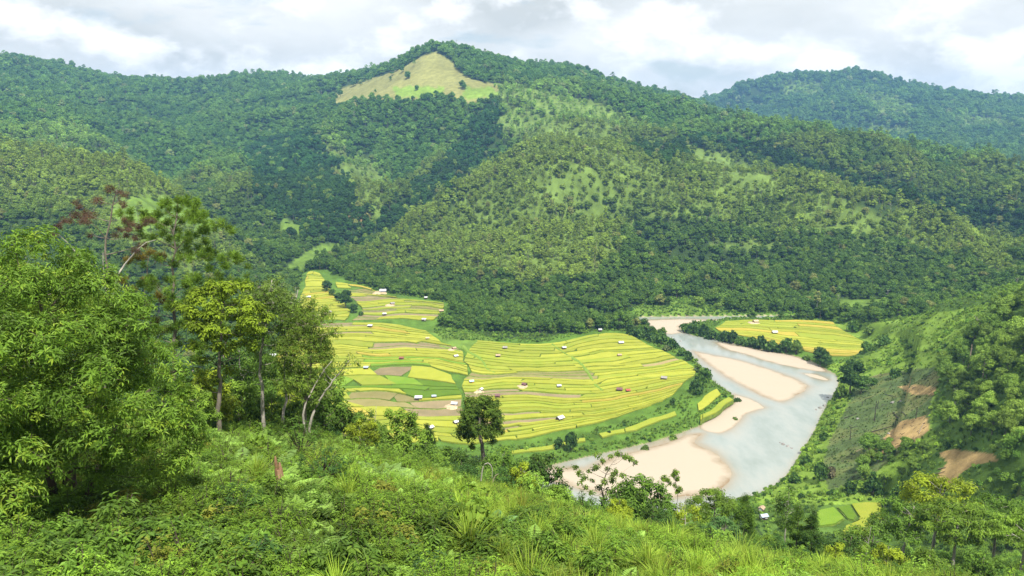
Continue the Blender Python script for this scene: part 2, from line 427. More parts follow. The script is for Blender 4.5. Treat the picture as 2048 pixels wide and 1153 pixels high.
# and the steep drop beyond its edge
C(0, (965, 935, 98), (900, 925, 100), (780, 900, 92), (640, 880, 90), (520, 870, 88), (400, 862, 90), (250, 852, 95), (0, 850, 100), (-300, 850, 100), (1060, 990, 92), (1200, 1050, 78), (1220, 1022, 95), (1340, 1062, 82), (1330, 1045, 100),
  (1450, 1080, 86), (1450, 1062, 108), (1560, 1090, 92), (1560, 1080, 112), (1700, 1110, 100), (1850, 1110, 110), (1950, 1120, 108), (2048, 1110, 110), (1750, 1153, 80), (1900, 1170, 82), (2048, 1170, 80), (2250, 1100, 105), drop=2.0)
W((-30, 160, 62), (0, 220, 26), (40, 165, 55), (-80, 160, 66), (-130, 160, 74), (-200, 160, 84), (70, 170, 45), (100, 165, 42), (130, 165, 40), (60, 220, 18), (110, 215, 18), (-60, 240, 24), (-120, 250, 26), (-200, 260, 34), (20, 270, 5), (-40, 300, 4),
  (-110, 320, 8), (-180, 340, 14), (-180, 430, 12), (-260, 420, 24), (-160, 520, 10), (-250, 520, 26), (-330, 330, 60), (165, 160, 56), (200, 150, 70), (140, 215, 22), (170, 210, 42))
CT = np.array(CTRL)
def _solve():
    n = len(CT)
    d = np.hypot(CT[:, None, 0] - CT[None, :, 0], CT[:, None, 1] - CT[None, :, 1])
    A = np.zeros((n + 1, n + 1)); A[:n, :n] = -d + np.eye(n) * 0.0
    A[:n, :n] -= np.diag(0.06 * np.maximum(8, np.hypot(CT[:, 0], CT[:, 1])) ** 0.9 * 0.1) * -1.0
    A[:n, n] = A[n, :n] = 1
    return np.linalg.solve(A, np.append(CT[:, 2], 0))
WGT = _solve()
def rbf(x, y):
    s = np.shape(x); x, y = np.ravel(x), np.ravel(y)
    o = np.empty(len(x))
    for i in range(0, len(x), 20000):
        a, b = x[i:i + 20000, None].astype('f4'), y[i:i + 20000, None].astype('f4')
        o[i:i + 20000] = -np.sqrt((a - CT[None, :, 0].astype('f4')) ** 2 + (b - CT[None, :, 1].astype('f4')) ** 2) @ WGT[:-1] + WGT[-1]
    return o.reshape(s)
def height(x, y):
    x, y = np.asarray(x, float), np.asarray(y, float)
    z = rbf(x, y)
    r = np.hypot(x, y)
    # spurs and gullies on the hills, hummocks near by
    hill = sstep(6, 60, z) * sstep(420, 620, r)
    wx, wy = x + 60 * (fbm(x / 160, y / 160, 91, 2) - 0.5), y + 60 * (fbm(x / 160, y / 160, 92, 2) - 0.5)
    rid = 1 - np.abs(2 * fbm(wx / 270, wy / 270, 5, 3) - 1) * 1.6
    hill = hill * (1 - 0.92 * np.exp(-(((x + 190) / 330) ** 2 + ((y - 1690) / 330) ** 2) ** 2))
    z = z + hill * ((rid - 0.62) * 72 * np.clip(1.05 - r / 4000, 0.45, 0.8) + (fbm(x / 60, y / 60, 11, 3) - 0.5) * 8)
    mid = sstep(100, 180, r) * (1 - sstep(420, 620, r))
    z = z + mid * sstep(4, 16, z) * (fbm(x / 26, y / 26, 21, 4) - 0.5) * 5.0
    near = 1 - sstep(60, 130, r)
    z = z + near * ((fbm(x / 7, y / 7, 31, 3) - 0.5) * 1.3)
    # valley floor, strips and river bed
    near_floor = (r > 230) & (r < 1000) & (x > -260) & (x < 420)
    if near_floor.any():
        xi, yi, zi = x[near_floor], y[near_floor], z[near_floor]
        for poly, wid in ((FIELD, 14.0), (STRIP, 7.0), (FARBANK, 9.0)):
            k = 1 - sstep(0.0, wid, sdist(poly, xi, yi))
            zi = zi * (1 - k) + floor_h(xi, yi) * k
        k = 1 - sstep(0.0, 7.0, sdist(HPAD, xi, yi)); zi = zi * (1 - k) + HPAD_Z * k
        ds = sdist(RIVER, xi, yi)
        bank = 0.35 + np.clip(ds, 0, 40) * 0.55
        zi = np.where((ds > 0) & (ds < 40), np.minimum(zi, np.maximum(bank, 0.35)), zi)
        zi = np.where(ds > 0, np.maximum(zi, 0.3), zi)
        zi = np.where(ds <= 0, -0.25 + np.maximum(ds, -4) * 0.3 , zi)
        zi = np.where((ds > -0.5) & (ds < 1.5), -0.4 + (ds + 0.5) / 2.0 * 1.1, zi)
        z = z.copy(); z[near_floor] = zi
    return z
def hit(px, py, lo=6.0, hi=4500.0, n=900):
    """where the sight line through photo pixels meets the land"""
    px, py = np.atleast_1d(np.asarray(px, float)), np.atleast_1d(np.asarray(py, float))
    D = np.geomspace(lo, hi, n)
    d = ray(px, py)
    P = np.array([0, 0, CAM_Z]) + d[:, None, :] * (D[None, :] / d[:, 1:2])[..., None]
    below = P[..., 2] < height(P[..., 0], P[..., 1])
    i = np.argmax(below, 1)
    i = np.where(below.any(1), i, n - 1)
    k = np.arange(len(px))
    a, b = P[k, np.maximum(i - 1, 0)], P[k, i]
    for _ in range(12):
        m = (a + b) / 2
        u = m[:, 2] < height(m[:, 0], m[:, 1])
        b = np.where(u[:, None], m, b); a = np.where(u[:, None], a, m)
    b[:, 2] = height(b[:, 0], b[:, 1])
    return b

# ground cover zones, and zones of painted sun and shade: photo outline, distance range
SUMMIT = [(640, 200), (700, 172), (760, 152), (815, 131), (850, 109), (872, 104), (892, 114), (908, 130), (928, 152), (945, 160), (1000, 172), (992, 198), (930, 208), (885, 192), (835, 204), (780, 206), (720, 210), (670, 212)]
SUMMIT_GREEN = [[(785, 175), (830, 172), (890, 175), (885, 190), (840, 196), (795, 192)], [(930, 175), (985, 176), (1000, 190), (985, 199), (925, 197)]]
SUN_TINT_Z = [[(880, 430), (960, 360), (1040, 300), (1000, 240), (1100, 225), (1250, 265), (1420, 290), (1600, 370), (1750, 420), (1900, 455), (2048, 500), (2048, 560), (1850, 545), (1650, 490), (1500, 480), (1380, 430), (1260, 470), (1200, 560), (1060, 560), (900, 540), (820, 500)],
          [(-50, 275), (90, 250), (200, 300), (330, 385), (450, 470), (560, 560), (400, 560), (250, 480), (100, 430), (-50, 400)], [(630, 250), (700, 290), (780, 350), (770, 430), (690, 430), (640, 350)], [(980, 160), (1100, 180), (1300, 250), (1270, 300), (1100, 260), (990, 220)]]  # sunlit slopes, painted as paler trees and ground
CREST_SUN_Z = [[(690, 505), (835, 430), (950, 345), (1000, 285), (1120, 280), (1180, 380), (1080, 490), (930, 520), (780, 545)], [(1400, 300), (1500, 330), (1640, 375), (1760, 415), (1900, 455), (2048, 500), (2048, 530), (1880, 500), (1700, 460), (1520, 410), (1400, 370)],
          [(20, 262), (110, 260), (210, 305), (310, 365), (420, 445), (480, 495), (400, 500), (250, 410), (120, 330), (20, 310)]]  # crests whose trees are tinted brighter to look sunlit
RAVINE_SHADE_Z = [[(480, 300), (620, 270), (680, 330), (730, 420), (790, 420), (890, 340), (930, 240), (985, 215), (1010, 250), (980, 300), (905, 390), (830, 428), (700, 495), (600, 480), (520, 420)], [(1250, 290), (1400, 280), (1560, 310), (1700, 350), (1900, 400), (2048, 440), (2048, 480), (1900, 445), (1640, 365), (1500, 325), (1400, 295), (1330, 330)]]  # hollows whose trees are tinted darker to look shaded
SHADE_TINT_Z = [[(660, 560), (720, 500), (800, 460), (860, 520), (960, 570), (1060, 590), (1200, 590), (1290, 620), (1250, 690), (900, 670)], [(1290, 560), (1500, 560), (1700, 570), (1700, 640), (1290, 640)]]  # lower slopes under cloud shadow, painted as darker trees
SPARSE = [[(1000, 168), (1080, 182), (1200, 208), (1290, 250), (1270, 270), (1150, 240), (1060, 218), (985, 198)],
          [(985, 240), (1040, 222), (1130, 250), (1215, 268), (1245, 292), (1180, 300), (1090, 285), (1010, 265)],
          [(1075, 362), (1140, 360), (1145, 400), (1110, 425), (1085, 400)],
          [(678, 330), (738, 318), (770, 365), (740, 392), (690, 372)],
          [(1370, 298), (1480, 326), (1570, 372), (1500, 385), (1390, 335)],
          [(1560, 165), (1640, 168), (1650, 195), (1570, 200)], [(1690, 180), (1790, 196), (1850, 235), (1760, 235)], [(1730, 250), (1830, 258), (1810, 280), (1740, 272)], [(1900, 235), (2000, 235), (2040, 262), (1930, 262)],
          [(1420, 484), (1570, 488), (1540, 502), (1430, 500)]]
GLADE = [[(225, 425), (265, 398), (315, 392), (370, 410), (440, 445), (430, 470), (330, 470), (240, 460)], [(530, 450), (575, 438), (618, 455), (590, 468), (545, 466)],
         [(610, 505), (650, 486), (682, 488), (676, 512), (640, 520), (600, 545), (560, 545)], [(1320, 598), (1400, 596), (1395, 612), (1325, 610)],
         [(1270, 612), (1420, 612), (1480, 630), (1275, 634)], [(1680, 598), (1780, 602), (1760, 632), (1670, 628)], [(860, 665), (905, 655), (960, 668), (1010, 690), (960, 705), (900, 690)]]
CLEAR = [(1640, 648), (1760, 645), (1860, 628), (1950, 614), (2010, 600), (2048, 598), (1985, 640), (1930, 690), (1880, 730), (1850, 770), (1870, 800), (1862, 850), (1880, 900), (1800, 960), (1770, 1005), (1640, 1010), (1500, 1005),
         (1560, 970), (1600, 910), (1640, 830), (1680, 780), (1670, 745), (1650, 728), (1700, 725), (1760, 700), (1720, 675)]
BURNT = [(1715, 765), (1790, 742), (1870, 735), (1880, 760), (1862, 800), (1858, 850), (1830, 880), (1770, 930), (1730, 960), (1660, 985), (1640, 940), (1660, 880), (1700, 800)]
SOIL = [[(1798, 774), (1830, 770), (1872, 776), (1870, 792), (1825, 790)], [(1805, 842), (1850, 830), (1862, 860), (1835, 880), (1790, 898), (1730, 922), (1725, 912), (1770, 875)],
        [(1875, 908), (1910, 898), (1985, 908), (2000, 920), (1945, 930), (1925, 945), (1900, 975), (1868, 982), (1876, 950), (1895, 925)], [(690, 432), (730, 428), (742, 440), (712, 446)], [(340, 720), (380, 715), (400, 760), (375, 775)]]
def in_zone(polys, px, py, D, lo, hi):
    r = np.zeros(np.shape(px), bool)
    for p in polys: r |= inside(p, px, py)
    return r & (D > lo) & (D < hi)

def terrain_material():
    m, nn, ll = mat_new('ground')
    out = nn.new('ShaderNodeOutputMaterial')
    at = N(nn, 'ShaderNodeAttribute', attribute_type='GEOMETRY', attribute_name='cover')
    tc = nn.new('ShaderNodeTexCoord')
    a = N(nn, 'ShaderNodeTexNoise', _Scale=0.11, _Detail=8.0, _Roughness=0.65)
    b = N(nn, 'ShaderNodeTexNoise', _Scale=1.7, _Detail=6.0, _Roughness=0.7)
    ll.new(tc.outputs['Object'], a.inputs['Vector']); ll.new(tc.outputs['Object'], b.inputs['Vector'])
    s = N(nn, 'ShaderNodeMath', operation='MULTIPLY_ADD'); s.inputs[1].default_value = 1.5; s.inputs[2].default_value = 0.25
    ll.new(a.outputs['Fac'], s.inputs[0])
    s2 = N(nn, 'ShaderNodeMath', operation='MULTIPLY_ADD'); s2.inputs[1].default_value = 1.3; s2.inputs[2].default_value = 0.35
    ll.new(b.outputs['Fac'], s2.inputs[0])
    mm = N(nn, 'ShaderNodeMath', operation='MULTIPLY'); ll.new(s.outputs[0], mm.inputs[0]); ll.new(s2.outputs[0], mm.inputs[1])
    v = N(nn, 'ShaderNodeVectorMath', operation='SCALE'); ll.new(at.outputs['Color'], v.inputs[0]); ll.new(mm.outputs[0], v.inputs['Scale'])
    p = N(nn, 'ShaderNodeBsdfPrincipled', _Roughness=0.95)
    p.inputs['Specular IOR Level'].default_value = 0.1
    ll.new(v.outputs[0], p.inputs['Base Color'])
    bp = N(nn, 'ShaderNodeBump', _Strength=0.7, _Distance=0.35)
    ll.new(b.outputs['Fac'], bp.inputs['Height']); ll.new(bp.outputs[0], p.inputs['Normal'])
    ll.new(p.outputs[0], out.inputs[0])
    return m

def cover_colour(x, y, z):
    px, py, D = project(np.stack([x, y, z], -1))
    wob = 6
    px = px + wob * (fbm(x / 9, y / 9, 41, 3) - 0.5); py = py + wob * (fbm(x / 9, y / 9, 42, 3) - 0.5)
    n1 = fbm(x / 34, y / 34, 44, 4)[..., None]
    n2 = fbm(x / 9, y / 9, 45, 4)[..., None]
    c = np.tile(np.array([0.035, 0.062, 0.016]), (len(x), 1))
    near = D < 230
    c[near] = (np.array([0.045, 0.07, 0.02]) + 0.05 * (n2 - 0.4) * np.array([1.1, 0.9, 0.4]))[near]
    rh = (D >= 230) & (D < 640) & (x > 90) & (z > 3); c[rh] = (np.array([0.075, 0.135, 0.024]) * (0.5 + 1.0 * n2))[rh]
    fd = np.full(len(x), 99.0); q = (D >= 230) & (D < 1000) & (x > -300) & (x < 330); fd[q] = np.minimum(np.minimum(sdist(FIELD, x[q], y[q]), sdist(FARBANK, x[q], y[q])), np.minimum(sdist(STRIP, x[q], y[q]), sdist(RIVER, x[q], y[q]) - 5))
    flo = (fd < 9 + 8 * (n1[:, 0] - 0.5)) & (z < 30)
    c[flo] = (np.array([0.085, 0.16, 0.022]) * (0.6 + 0.8 * n2))[flo]
    lz = in_zone(SUN_TINT_Z, px + 40 * (n2[:, 0] - 0.5), py + 60 * (n1[:, 0] - 0.5), D, 500, 1700); k = lz & (z > 12); c[k] = (np.array([0.115, 0.175, 0.034]) * (0.45 + 1.1 * n2))[k]  # ground paler here, sunlight put into its colour
    k = in_zone(SPARSE, px, py, D, 500, 3700); c[k] = (np.array([0.125, 0.19, 0.04]) * (0.5 + 1.0 * n2))[k]
    k = in_zone([SUMMIT], px, py, D, 1250, 2400); c[k] = (np.array([0.225, 0.225, 0.075]) * (0.72 + 0.55 * n1))[k]
    k = in_zone(SUMMIT_GREEN, px, py, D, 1250, 2400); c[k] = (np.array([0.17, 0.26, 0.04]) * (0.7 + 0.6 * n1))[k]
    k = in_zone(GLADE, px, py, D, 400, 1700); c[k] = (np.array([0.115, 0.19, 0.03]) * (0.6 + 0.8 * n2))[k]
    k = in_zone([CLEAR], px, py, D, 230, 640); c[k] = (np.array([0.165, 0.26, 0.036]) * (0.6 + 0.8 * n2))[k]
    k = in_zone([BURNT], px, py, D, 230, 640); g = n1 * 0.5 + n2 * 0.5
    c[k] = (np.array([0.105, 0.155, 0.05]) * (0.5 + 1.0 * n2) + np.array([0.045, 0.022, 0.010]) * sstep(0.5, 0.64, n1) - np.array([0.0, 0.03, 0.01]) * sstep(0.5, 0.65, n2))[k]
    k = in_zone(SOIL, px, py, D, 230, 1300); c[k] = (np.array([0.38, 0.265, 0.115]) * (0.4 + 1.2 * n2))[k]
    ds = np.full(len(x), 99.0); q = (D > 230) & (D < 700) & (x < 330) & (x > -200); ds[q] = sdist(RIVER, x[q], y[q])
    bed = ds < 0.2
    c[bed] = (np.array([0.36, 0.29, 0.2]) * (0.7 + 0.5 * n2))[bed]
    return c

def build_terrain():
    az = np.concatenate([np.arange(-42, 42.01, 0.14), np.arange(43, 70, 1.0), np.arange(72, 290, 5.0), np.arange(290, 318, 1.0)]) * math.pi / 180
    r = np.concatenate([[2.5], np.geomspace(4, 240, 300)[:-1], np.geomspace(240, 680, 400)[:-1], np.geomspace(680, 4400, 240)])
    A, Rr = np.meshgrid(az, r)
    x, y = np.sin(A) * Rr, np.cos(A) * Rr
    z = height(x, y)
    n, k = A.shape
    global T_AZ, T_R, T_Z, T_HOR
    T_AZ, T_R, T_Z = az, r, z
    T_HOR = np.maximum.accumulate((z - CAM_Z) / Rr, axis=0)
    V = np.stack([x, y, z], -1).reshape(-1, 3)
    i = np.arange(n - 1)[:, None] * k; j = np.arange(k)[None]; j2 = (j + 1) % k
    Q = np.stack([i + j, i + j2, i + k + j2, i + k + j], -1).reshape(-1, 4)
    M = Mesh()
    V = np.vstack([V, [[0, 0, height(np.array([0.0]), np.array([0.0]))[0]]]])
    cap = np.stack([np.full(k, len(V) - 1), (np.arange(k) + 1) % k, np.arange(k)], -1)
    M.add(V, Q[:, ::-1], cap[:, ::-1])
    me = M.data('terrain', terrain_material(), smooth=True)
    c = cover_colour(V[:, 0], V[:, 1], V[:, 2])
    at = me.attributes.new('cover', 'FLOAT_COLOR', 'POINT')
    at.data.foreach_set('color', np.hstack([np.clip(c, 0.004, 1), np.ones((len(c), 1))]).astype('f').ravel())
    return link('terrain', me, kind='structure', label='green valley hillsides and ground around the river')
build_terrain()

def _grid(G, x, y):
    a = (np.arctan2(x, y) + math.radians(42)) % (2 * math.pi) - math.radians(42)
    fi = np.interp(np.log(np.maximum(np.hypot(x, y), 2.6)), np.log(T_R), np.arange(len(T_R)))
    fj = np.interp(a, T_AZ, np.arange(len(T_AZ)))
    i0 = np.minimum(fi.astype(int), len(T_R) - 2); j0 = np.minimum(fj.astype(int), len(T_AZ) - 2)
    u, v = fi - i0, fj - j0
    return (G[i0, j0] * (1 - u) + G[i0 + 1, j0] * u) * (1 - v) + (G[i0, j0 + 1] * (1 - u) + G[i0 + 1, j0 + 1] * u) * v
def ground(x, y):
    return _grid(T_Z, np.asarray(x, float), np.asarray(y, float))
def seen(x, y, ztop, margin=0.004):
    return (ztop - CAM_Z) / np.hypot(x, y) > _grid(T_HOR, x, y) - margin

# ---------------------------------------------------------------- river and sand
def fan(poly, z):
    """triangulated sheet inside an outline"""
    import mathutils.geometry as g
    co = [Vector((p[0], p[1], 0)) for p in poly]
    tri = g.tessellate_polygon([co])
    return np.array([(p[0], p[1], z) for p in poly]), np.array(tri)
def build_water():
    m, nn, ll = mat_new('river_water')
    out = nn.new('ShaderNodeOutputMaterial')
    tc = nn.new('ShaderNodeTexCoord')
    a = N(nn, 'ShaderNodeTexNoise', _Scale=0.05, _Detail=9.0, _Roughness=0.66)
    mp = nn.new('ShaderNodeMapping'); mp.inputs['Rotation'].default_value = (0, 0, 0.5); mp.inputs['Scale'].default_value = (1.6, 0.6, 1)
    ll.new(tc.outputs['Object'], mp.inputs[0]); ll.new(mp.outputs[0], a.inputs['Vector'])
    rp = nn.new('ShaderNodeValToRGB')
    rp.color_ramp.elements[0].position, rp.color_ramp.elements[0].color = 0.30, (0.205, 0.245, 0.22, 1)
    rp.color_ramp.elements[1].position, rp.color_ramp.elements[1].color = 0.62, (0.305, 0.335, 0.315, 1)
    ll.new(a.outputs['Fac'], rp.inputs[0])
    b = N(nn, 'ShaderNodeTexNoise', _Scale=0.9, _Detail=4.0, _Roughness=0.6)
    ll.new(mp.outputs[0], b.inputs['Vector'])
    bp = N(nn, 'ShaderNodeBump', _Strength=0.25, _Distance=0.12)
    ll.new(b.outputs['Fac'], bp.inputs['Height'])
    p = N(nn, 'ShaderNodeBsdfPrincipled', _Roughness=0.16)
    p.inputs['Specular IOR Level'].default_value = 0.5
    ll.new(rp.outputs[0], p.inputs['Base Color']); ll.new(bp.outputs[0], p.inputs['Normal'])
    ll.new(p.outputs[0], out.inputs[0])
    at = N(nn, 'ShaderNodeAttribute', attribute_type='GEOMETRY', attribute_name='leafvar')
    sh = N(nn, 'ShaderNodeMath', operation='MULTIPLY_ADD'); sh.inputs[1].default_value = 0.9; sh.inputs[2].default_value = -0.45
    ll.new(a.outputs['Fac'], sh.inputs[0])
    ad = N(nn, 'ShaderNodeMath', operation='ADD', use_clamp=True); ll.new(sh.outputs[0], ad.inputs[0]); ll.new(at.outputs['Fac'], ad.inputs[1])
    ll.new(mixc(nn, ll, ad.outputs[0], rp.outputs[0], (0.27, 0.215, 0.135)), p.inputs['Base Color'])
    x0, y0 = RIVER.min(0) - 2; x1, y1 = RIVER.max(0) + 2; st = 1.5
    gx, gy = np.meshgrid(np.arange(x0, x1, st), np.arange(y0, y1, st))
    d = sdist(RIVER[::2], gx, gy)
    sand = np.full(gx.shape, 99.0); q = d < 3
    for _, px, _ in SANDS: sand[q] = np.minimum(sand[q], sdist(px2xy(px, 0.0), gx[q], gy[q]))
    shal = np.clip(np.exp(-np.maximum(sand, 0) / 2.6) * 0.85 + 0.45 * np.exp(np.minimum(d, 0) / 1.6), 0, 1)
    n, k = gx.shape
    q = np.stack([np.arange(n - 1)[:, None] * k + np.arange(k - 1)[None], np.arange(n - 1)[:, None] * k + np.arange(1, k)[None], np.arange(1, n)[:, None] * k + np.arange(1, k)[None], np.arange(1, n)[:, None] * k + np.arange(k - 1)[None]], -1).reshape(-1, 4)
    keep = (d.ravel()[q] < 1.3).any(1)
    me = Mesh().add(np.stack([gx, gy, np.zeros_like(gx)], -1).reshape(-1, 3), q[keep], None, shal.ravel()).data('river', m)
    link('river', me, kind='structure', label='pale milky shallow river winding through the valley')
SANDS = [
    ('wide pale sandbar at the far bend of the river', [(1272, 646), (1290, 641), (1340, 638.5), (1400, 639), (1458, 640), (1430, 643.5), (1392, 646), (1362, 654), (1364, 665), (1340, 669), (1302, 664), (1283, 656)], 0.7),
    ('long pointed sandbar in the middle of the river', [(1385, 702), (1420, 709), (1480, 721), (1540, 739), (1590, 757), (1617, 773), (1604, 788), (1565, 805), (1530, 795), (1490, 776), (1455, 757), (1424, 736), (1400, 718)], 0.8),
    ('narrow sandbar along the far river bank below the bushes', [(1432, 685), (1470, 691), (1530, 702), (1590, 713), (1640, 732), (1652, 744), (1600, 738), (1545, 726), (1484, 708), (1447, 697)], 0.7),
    ('small low sand spit beside the far bank sandbar', [(1606, 747), (1632, 749), (1658, 760), (1650, 762), (1625, 756)], 0.25),
    ('short sand beach below the inner river bank', [(1472, 790), (1500, 799), (1530, 815), (1518, 820), (1492, 829), (1478, 845), (1455, 862), (1440, 867), (1408, 861), (1400, 852), (1418, 840), (1446, 822), (1466, 806)], 0.6),
    ('broad rounded sandbar in the nearest river bend', [(1060, 950), (1100, 934), (1170, 936), (1215, 914), (1262, 903), (1330, 884), (1380, 868), (1410, 866), (1395, 884), (1430, 903), (1456, 928), (1466, 950), (1452, 974), (1420, 990), (1350, 998), (1280, 1001), (1200, 990), (1130, 972)], 1.0)]
build_water()
def sand_material():
    m, nn, ll = mat_new('river_sand')
    out = nn.new('ShaderNodeOutputMaterial')
    at = N(nn, 'ShaderNodeAttribute', attribute_type='GEOMETRY', attribute_name='leafvar')
    tc = nn.new('ShaderNodeTexCoord')
    a = N(nn, 'ShaderNodeTexNoise', _Scale=0.16, _Detail=7.0, _Roughness=0.62)
    ll.new(tc.outputs['Object'], a.inputs['Vector'])
    s = N(nn, 'ShaderNodeMath', operation='MULTIPLY_ADD'); s.inputs[1].default_value = 1.0; s.inputs[2].default_value = -0.48
    ll.new(a.outputs['Fac'], s.inputs[0])
    ad = N(nn, 'ShaderNodeMath', operation='ADD'); ll.new(at.outputs['Fac'], ad.inputs[0]); ll.new(s.outputs[0], ad.inputs[1])
    rp = nn.new('ShaderNodeValToRGB')       # wet brown rim to dry pale top
    e = rp.color_ramp.elements
    e[0].position, e[0].color = 0.05, (0.20, 0.135, 0.07, 1)
    e[1].position, e[1].color = 0.75, (0.405, 0.345, 0.268, 1)
    k = e.new(0.3); k.color = (0.305, 0.25, 0.18, 1)
    ll.new(ad.outputs[0], rp.inputs[0])
    b = N(nn, 'ShaderNodeTexNoise', _Scale=2.2, _Detail=5.0)
    ll.new(tc.outputs['Object'], b.inputs['Vector'])
    bp = N(nn, 'ShaderNodeBump', _Strength=0.5, _Distance=0.12); ll.new(b.outputs['Fac'], bp.inputs['Height'])
    p = N(nn, 'ShaderNodeBsdfPrincipled', _Roughness=0.85)
    p.inputs['Specular IOR Level'].default_value = 0.2
    ll.new(rp.outputs[0], p.inputs['Base Color']); ll.new(bp.outputs[0], p.inputs['Normal'])
    ll.new(p.outputs[0], out.inputs[0])
    return m
SAND_XY = []
def build_sand():
    m = sand_material()
    for lab, px, top in SANDS:
        out = smooth_line(px2xy(px, 0.0), 110, True)
        out = out + 2.6 * np.stack([fbm(out[:, 0] / 7, out[:, 1] / 7, 61, 4) - 0.5, fbm(out[:, 0] / 7, out[:, 1] / 7, 62, 4) - 0.5], -1)
        SAND_XY.append(out)
        x0, y0 = out.min(0) - 1; x1, y1 = out.max(0) + 1
        st = max(0.6, (x1 - x0) / 90)
        gx, gy = np.meshgrid(np.arange(x0, x1 + st, st), np.arange(y0, y1 + st, st))
        d = -sdist(out, gx, gy)
        wide = max(d.max(), 1.0)
        z = -0.12 + top * (1 - np.exp(-np.maximum(d + 0.15, -0.6) / (0.45 * wide))) + 0.10 * (fbm(gx / 7, gy / 7, 63, 3) - 0.5) * sstep(0, 3, d)
        wet = np.clip(d / (0.30 * wide) + 0.5 * (fbm(gx / 11, gy / 11, 64, 4) - 0.5), 0, 1)
        n, k = gx.shape
        q = np.stack([np.arange(n - 1)[:, None] * k + np.arange(k - 1)[None], np.arange(n - 1)[:, None] * k + np.arange(1, k)[None], np.arange(1, n)[:, None] * k + np.arange(1, k)[None], np.arange(1, n)[:, None] * k + np.arange(k - 1)[None]], -1).reshape(-1, 4)
        keep = (d.ravel()[q] > -1.2).any(1)
        me = Mesh().add(np.stack([gx, gy, z], -1).reshape(-1, 3), q[keep], None, wet.ravel()).data('sandbar', m, smooth=True)
        link('sandbar', me, kind='structure', label=lab)
build_sand()
# ---------------------------------------------------------------- rice terraces: every plot a slab of standing rice inside its own grassy bund
L_FAN = [[(668, 566), (690, 569), (730, 577), (764, 588)], [(676, 578), (705, 581), (740, 586), (780, 592)], [(695, 591), (730, 591), (765, 593), (800, 597)], [(708, 604), (745, 603), (790, 598), (850, 601), (892, 609)],
         [(722, 621), (760, 617), (800, 614), (850, 612), (888, 620)], [(716, 630), (760, 631), (800, 628), (840, 629), (886, 630)], [(705, 640), (745, 640), (790, 640), (840, 644), (872, 642)]]
L_FANL = [[(616, 546), (625, 544), (640, 549)], [(612, 560), (630, 558), (648, 560)], [(606, 575), (630, 573), (658, 574)], [(602, 597), (625, 595), (650, 591), (674, 590)], [(598, 612), (625, 611), (655, 610), (684, 607)], [(592, 630), (620, 629), (655, 630), (698, 628)], [(590, 643), (620, 643), (665, 640), (692, 641)]]
L_MID = [[(588, 646), (640, 646), (700, 645), (760, 647), (815, 654), (852, 664)], [(580, 662), (640, 661), (700, 660), (760, 662), (810, 668), (862, 674)], [(572, 678), (640, 673), (700, 669), (760, 672), (820, 677), (885, 688)],
         [(566, 688), (640, 681), (700, 676), (760, 679), (830, 683), (905, 696)], [(560, 702), (640, 694), (690, 695), (740, 703), (800, 698), (870, 699), (918, 706)], [(556, 714), (640, 706), (700, 709), (740, 715), (800, 716), (860, 716), (930, 724)],
         [(552, 728), (640, 722), (740, 722), (800, 724), (850, 722), (890, 724), (936, 738)], [(548, 746), (640, 741), (690, 738), (760, 736), (830, 735), (875, 739), (938, 752)]]
L_LOW = [[(546, 748), (640, 743), (690, 740), (760, 738), (845, 737), (878, 742), (904, 750)], [(540, 762), (640, 756), (700, 751), (760, 752), (820, 757), (870, 762), (908, 770)], [(540, 777), (640, 773), (690, 771), (740, 771), (800, 771), (850, 771), (912, 776)],
         [(548, 790), (640, 784), (700, 781), (760, 781), (800, 787), (850, 797), (920, 790)], [(560, 808), (640, 800), (700, 798), (760, 798), (800, 806), (860, 801), (925, 798)], [(580, 828), (660, 818), (720, 813), (780, 815), (840, 818), (930, 814)],
         [(610, 850), (680, 842), (740, 835), (800, 833), (860, 836), (940, 832)], [(640, 872), (700, 868), (760, 860), (820, 852), (880, 858), (965, 858)], [(700, 894), (760, 892), (830, 888), (890, 886), (940, 890), (990, 886)]]
L_RIGHT = [[(962, 684), (1000, 686), (1060, 691), (1110, 687), (1150, 677), (1198, 666), (1238, 667), (1258, 673)], [(950, 691), (1000, 694), (1060, 698), (1120, 697), (1150, 690), (1200, 680), (1250, 680), (1278, 683)],
           [(938, 698), (990, 703), (1050, 708), (1100, 708), (1150, 702), (1200, 694), (1250, 693), (1298, 693)], [(928, 706), (980, 712), (1040, 719), (1100, 719), (1150, 713), (1200, 705), (1260, 703), (1318, 701)],
           [(926, 716), (970, 722), (1030, 730), (1090, 731), (1150, 728), (1220, 722), (1280, 715), (1340, 709)], [(936, 729), (965, 737), (1010, 742), (1060, 741), (1120, 738), (1165, 736), (1230, 732), (1300, 726), (1356, 718)],
           [(944, 744), (975, 750), (1015, 750), (1060, 748), (1120, 748), (1165, 748), (1240, 742), (1310, 736), (1372, 724)], [(930, 758), (970, 761), (1010, 758), (1060, 758), (1120, 758), (1170, 760), (1240, 754), (1310, 745), (1388, 737)],
           [(918, 773), (960, 773), (1010, 768), (1060, 770), (1120, 771), (1175, 773), (1240, 765), (1320, 757), (1388, 748)], [(926, 790), (980, 787), (1040, 786), (1100, 789), (1170, 789), (1240, 784), (1320, 769), (1378, 762)],
           [(936, 810), (1000, 806), (1060, 806), (1120, 806), (1180, 804), (1240, 799), (1310, 785), (1366, 774)], [(950, 831), (1010, 827), (1080, 826), (1140, 825), (1200, 819), (1250, 811), (1300, 799), (1350, 786)],
           [(972, 858), (1030, 852), (1100, 848), (1160, 840), (1210, 832), (1260, 820), (1300, 807), (1335, 795)], [(996, 884), (1050, 877), (1110, 868), (1170, 857), (1230, 839), (1275, 822), (1310, 806)]]
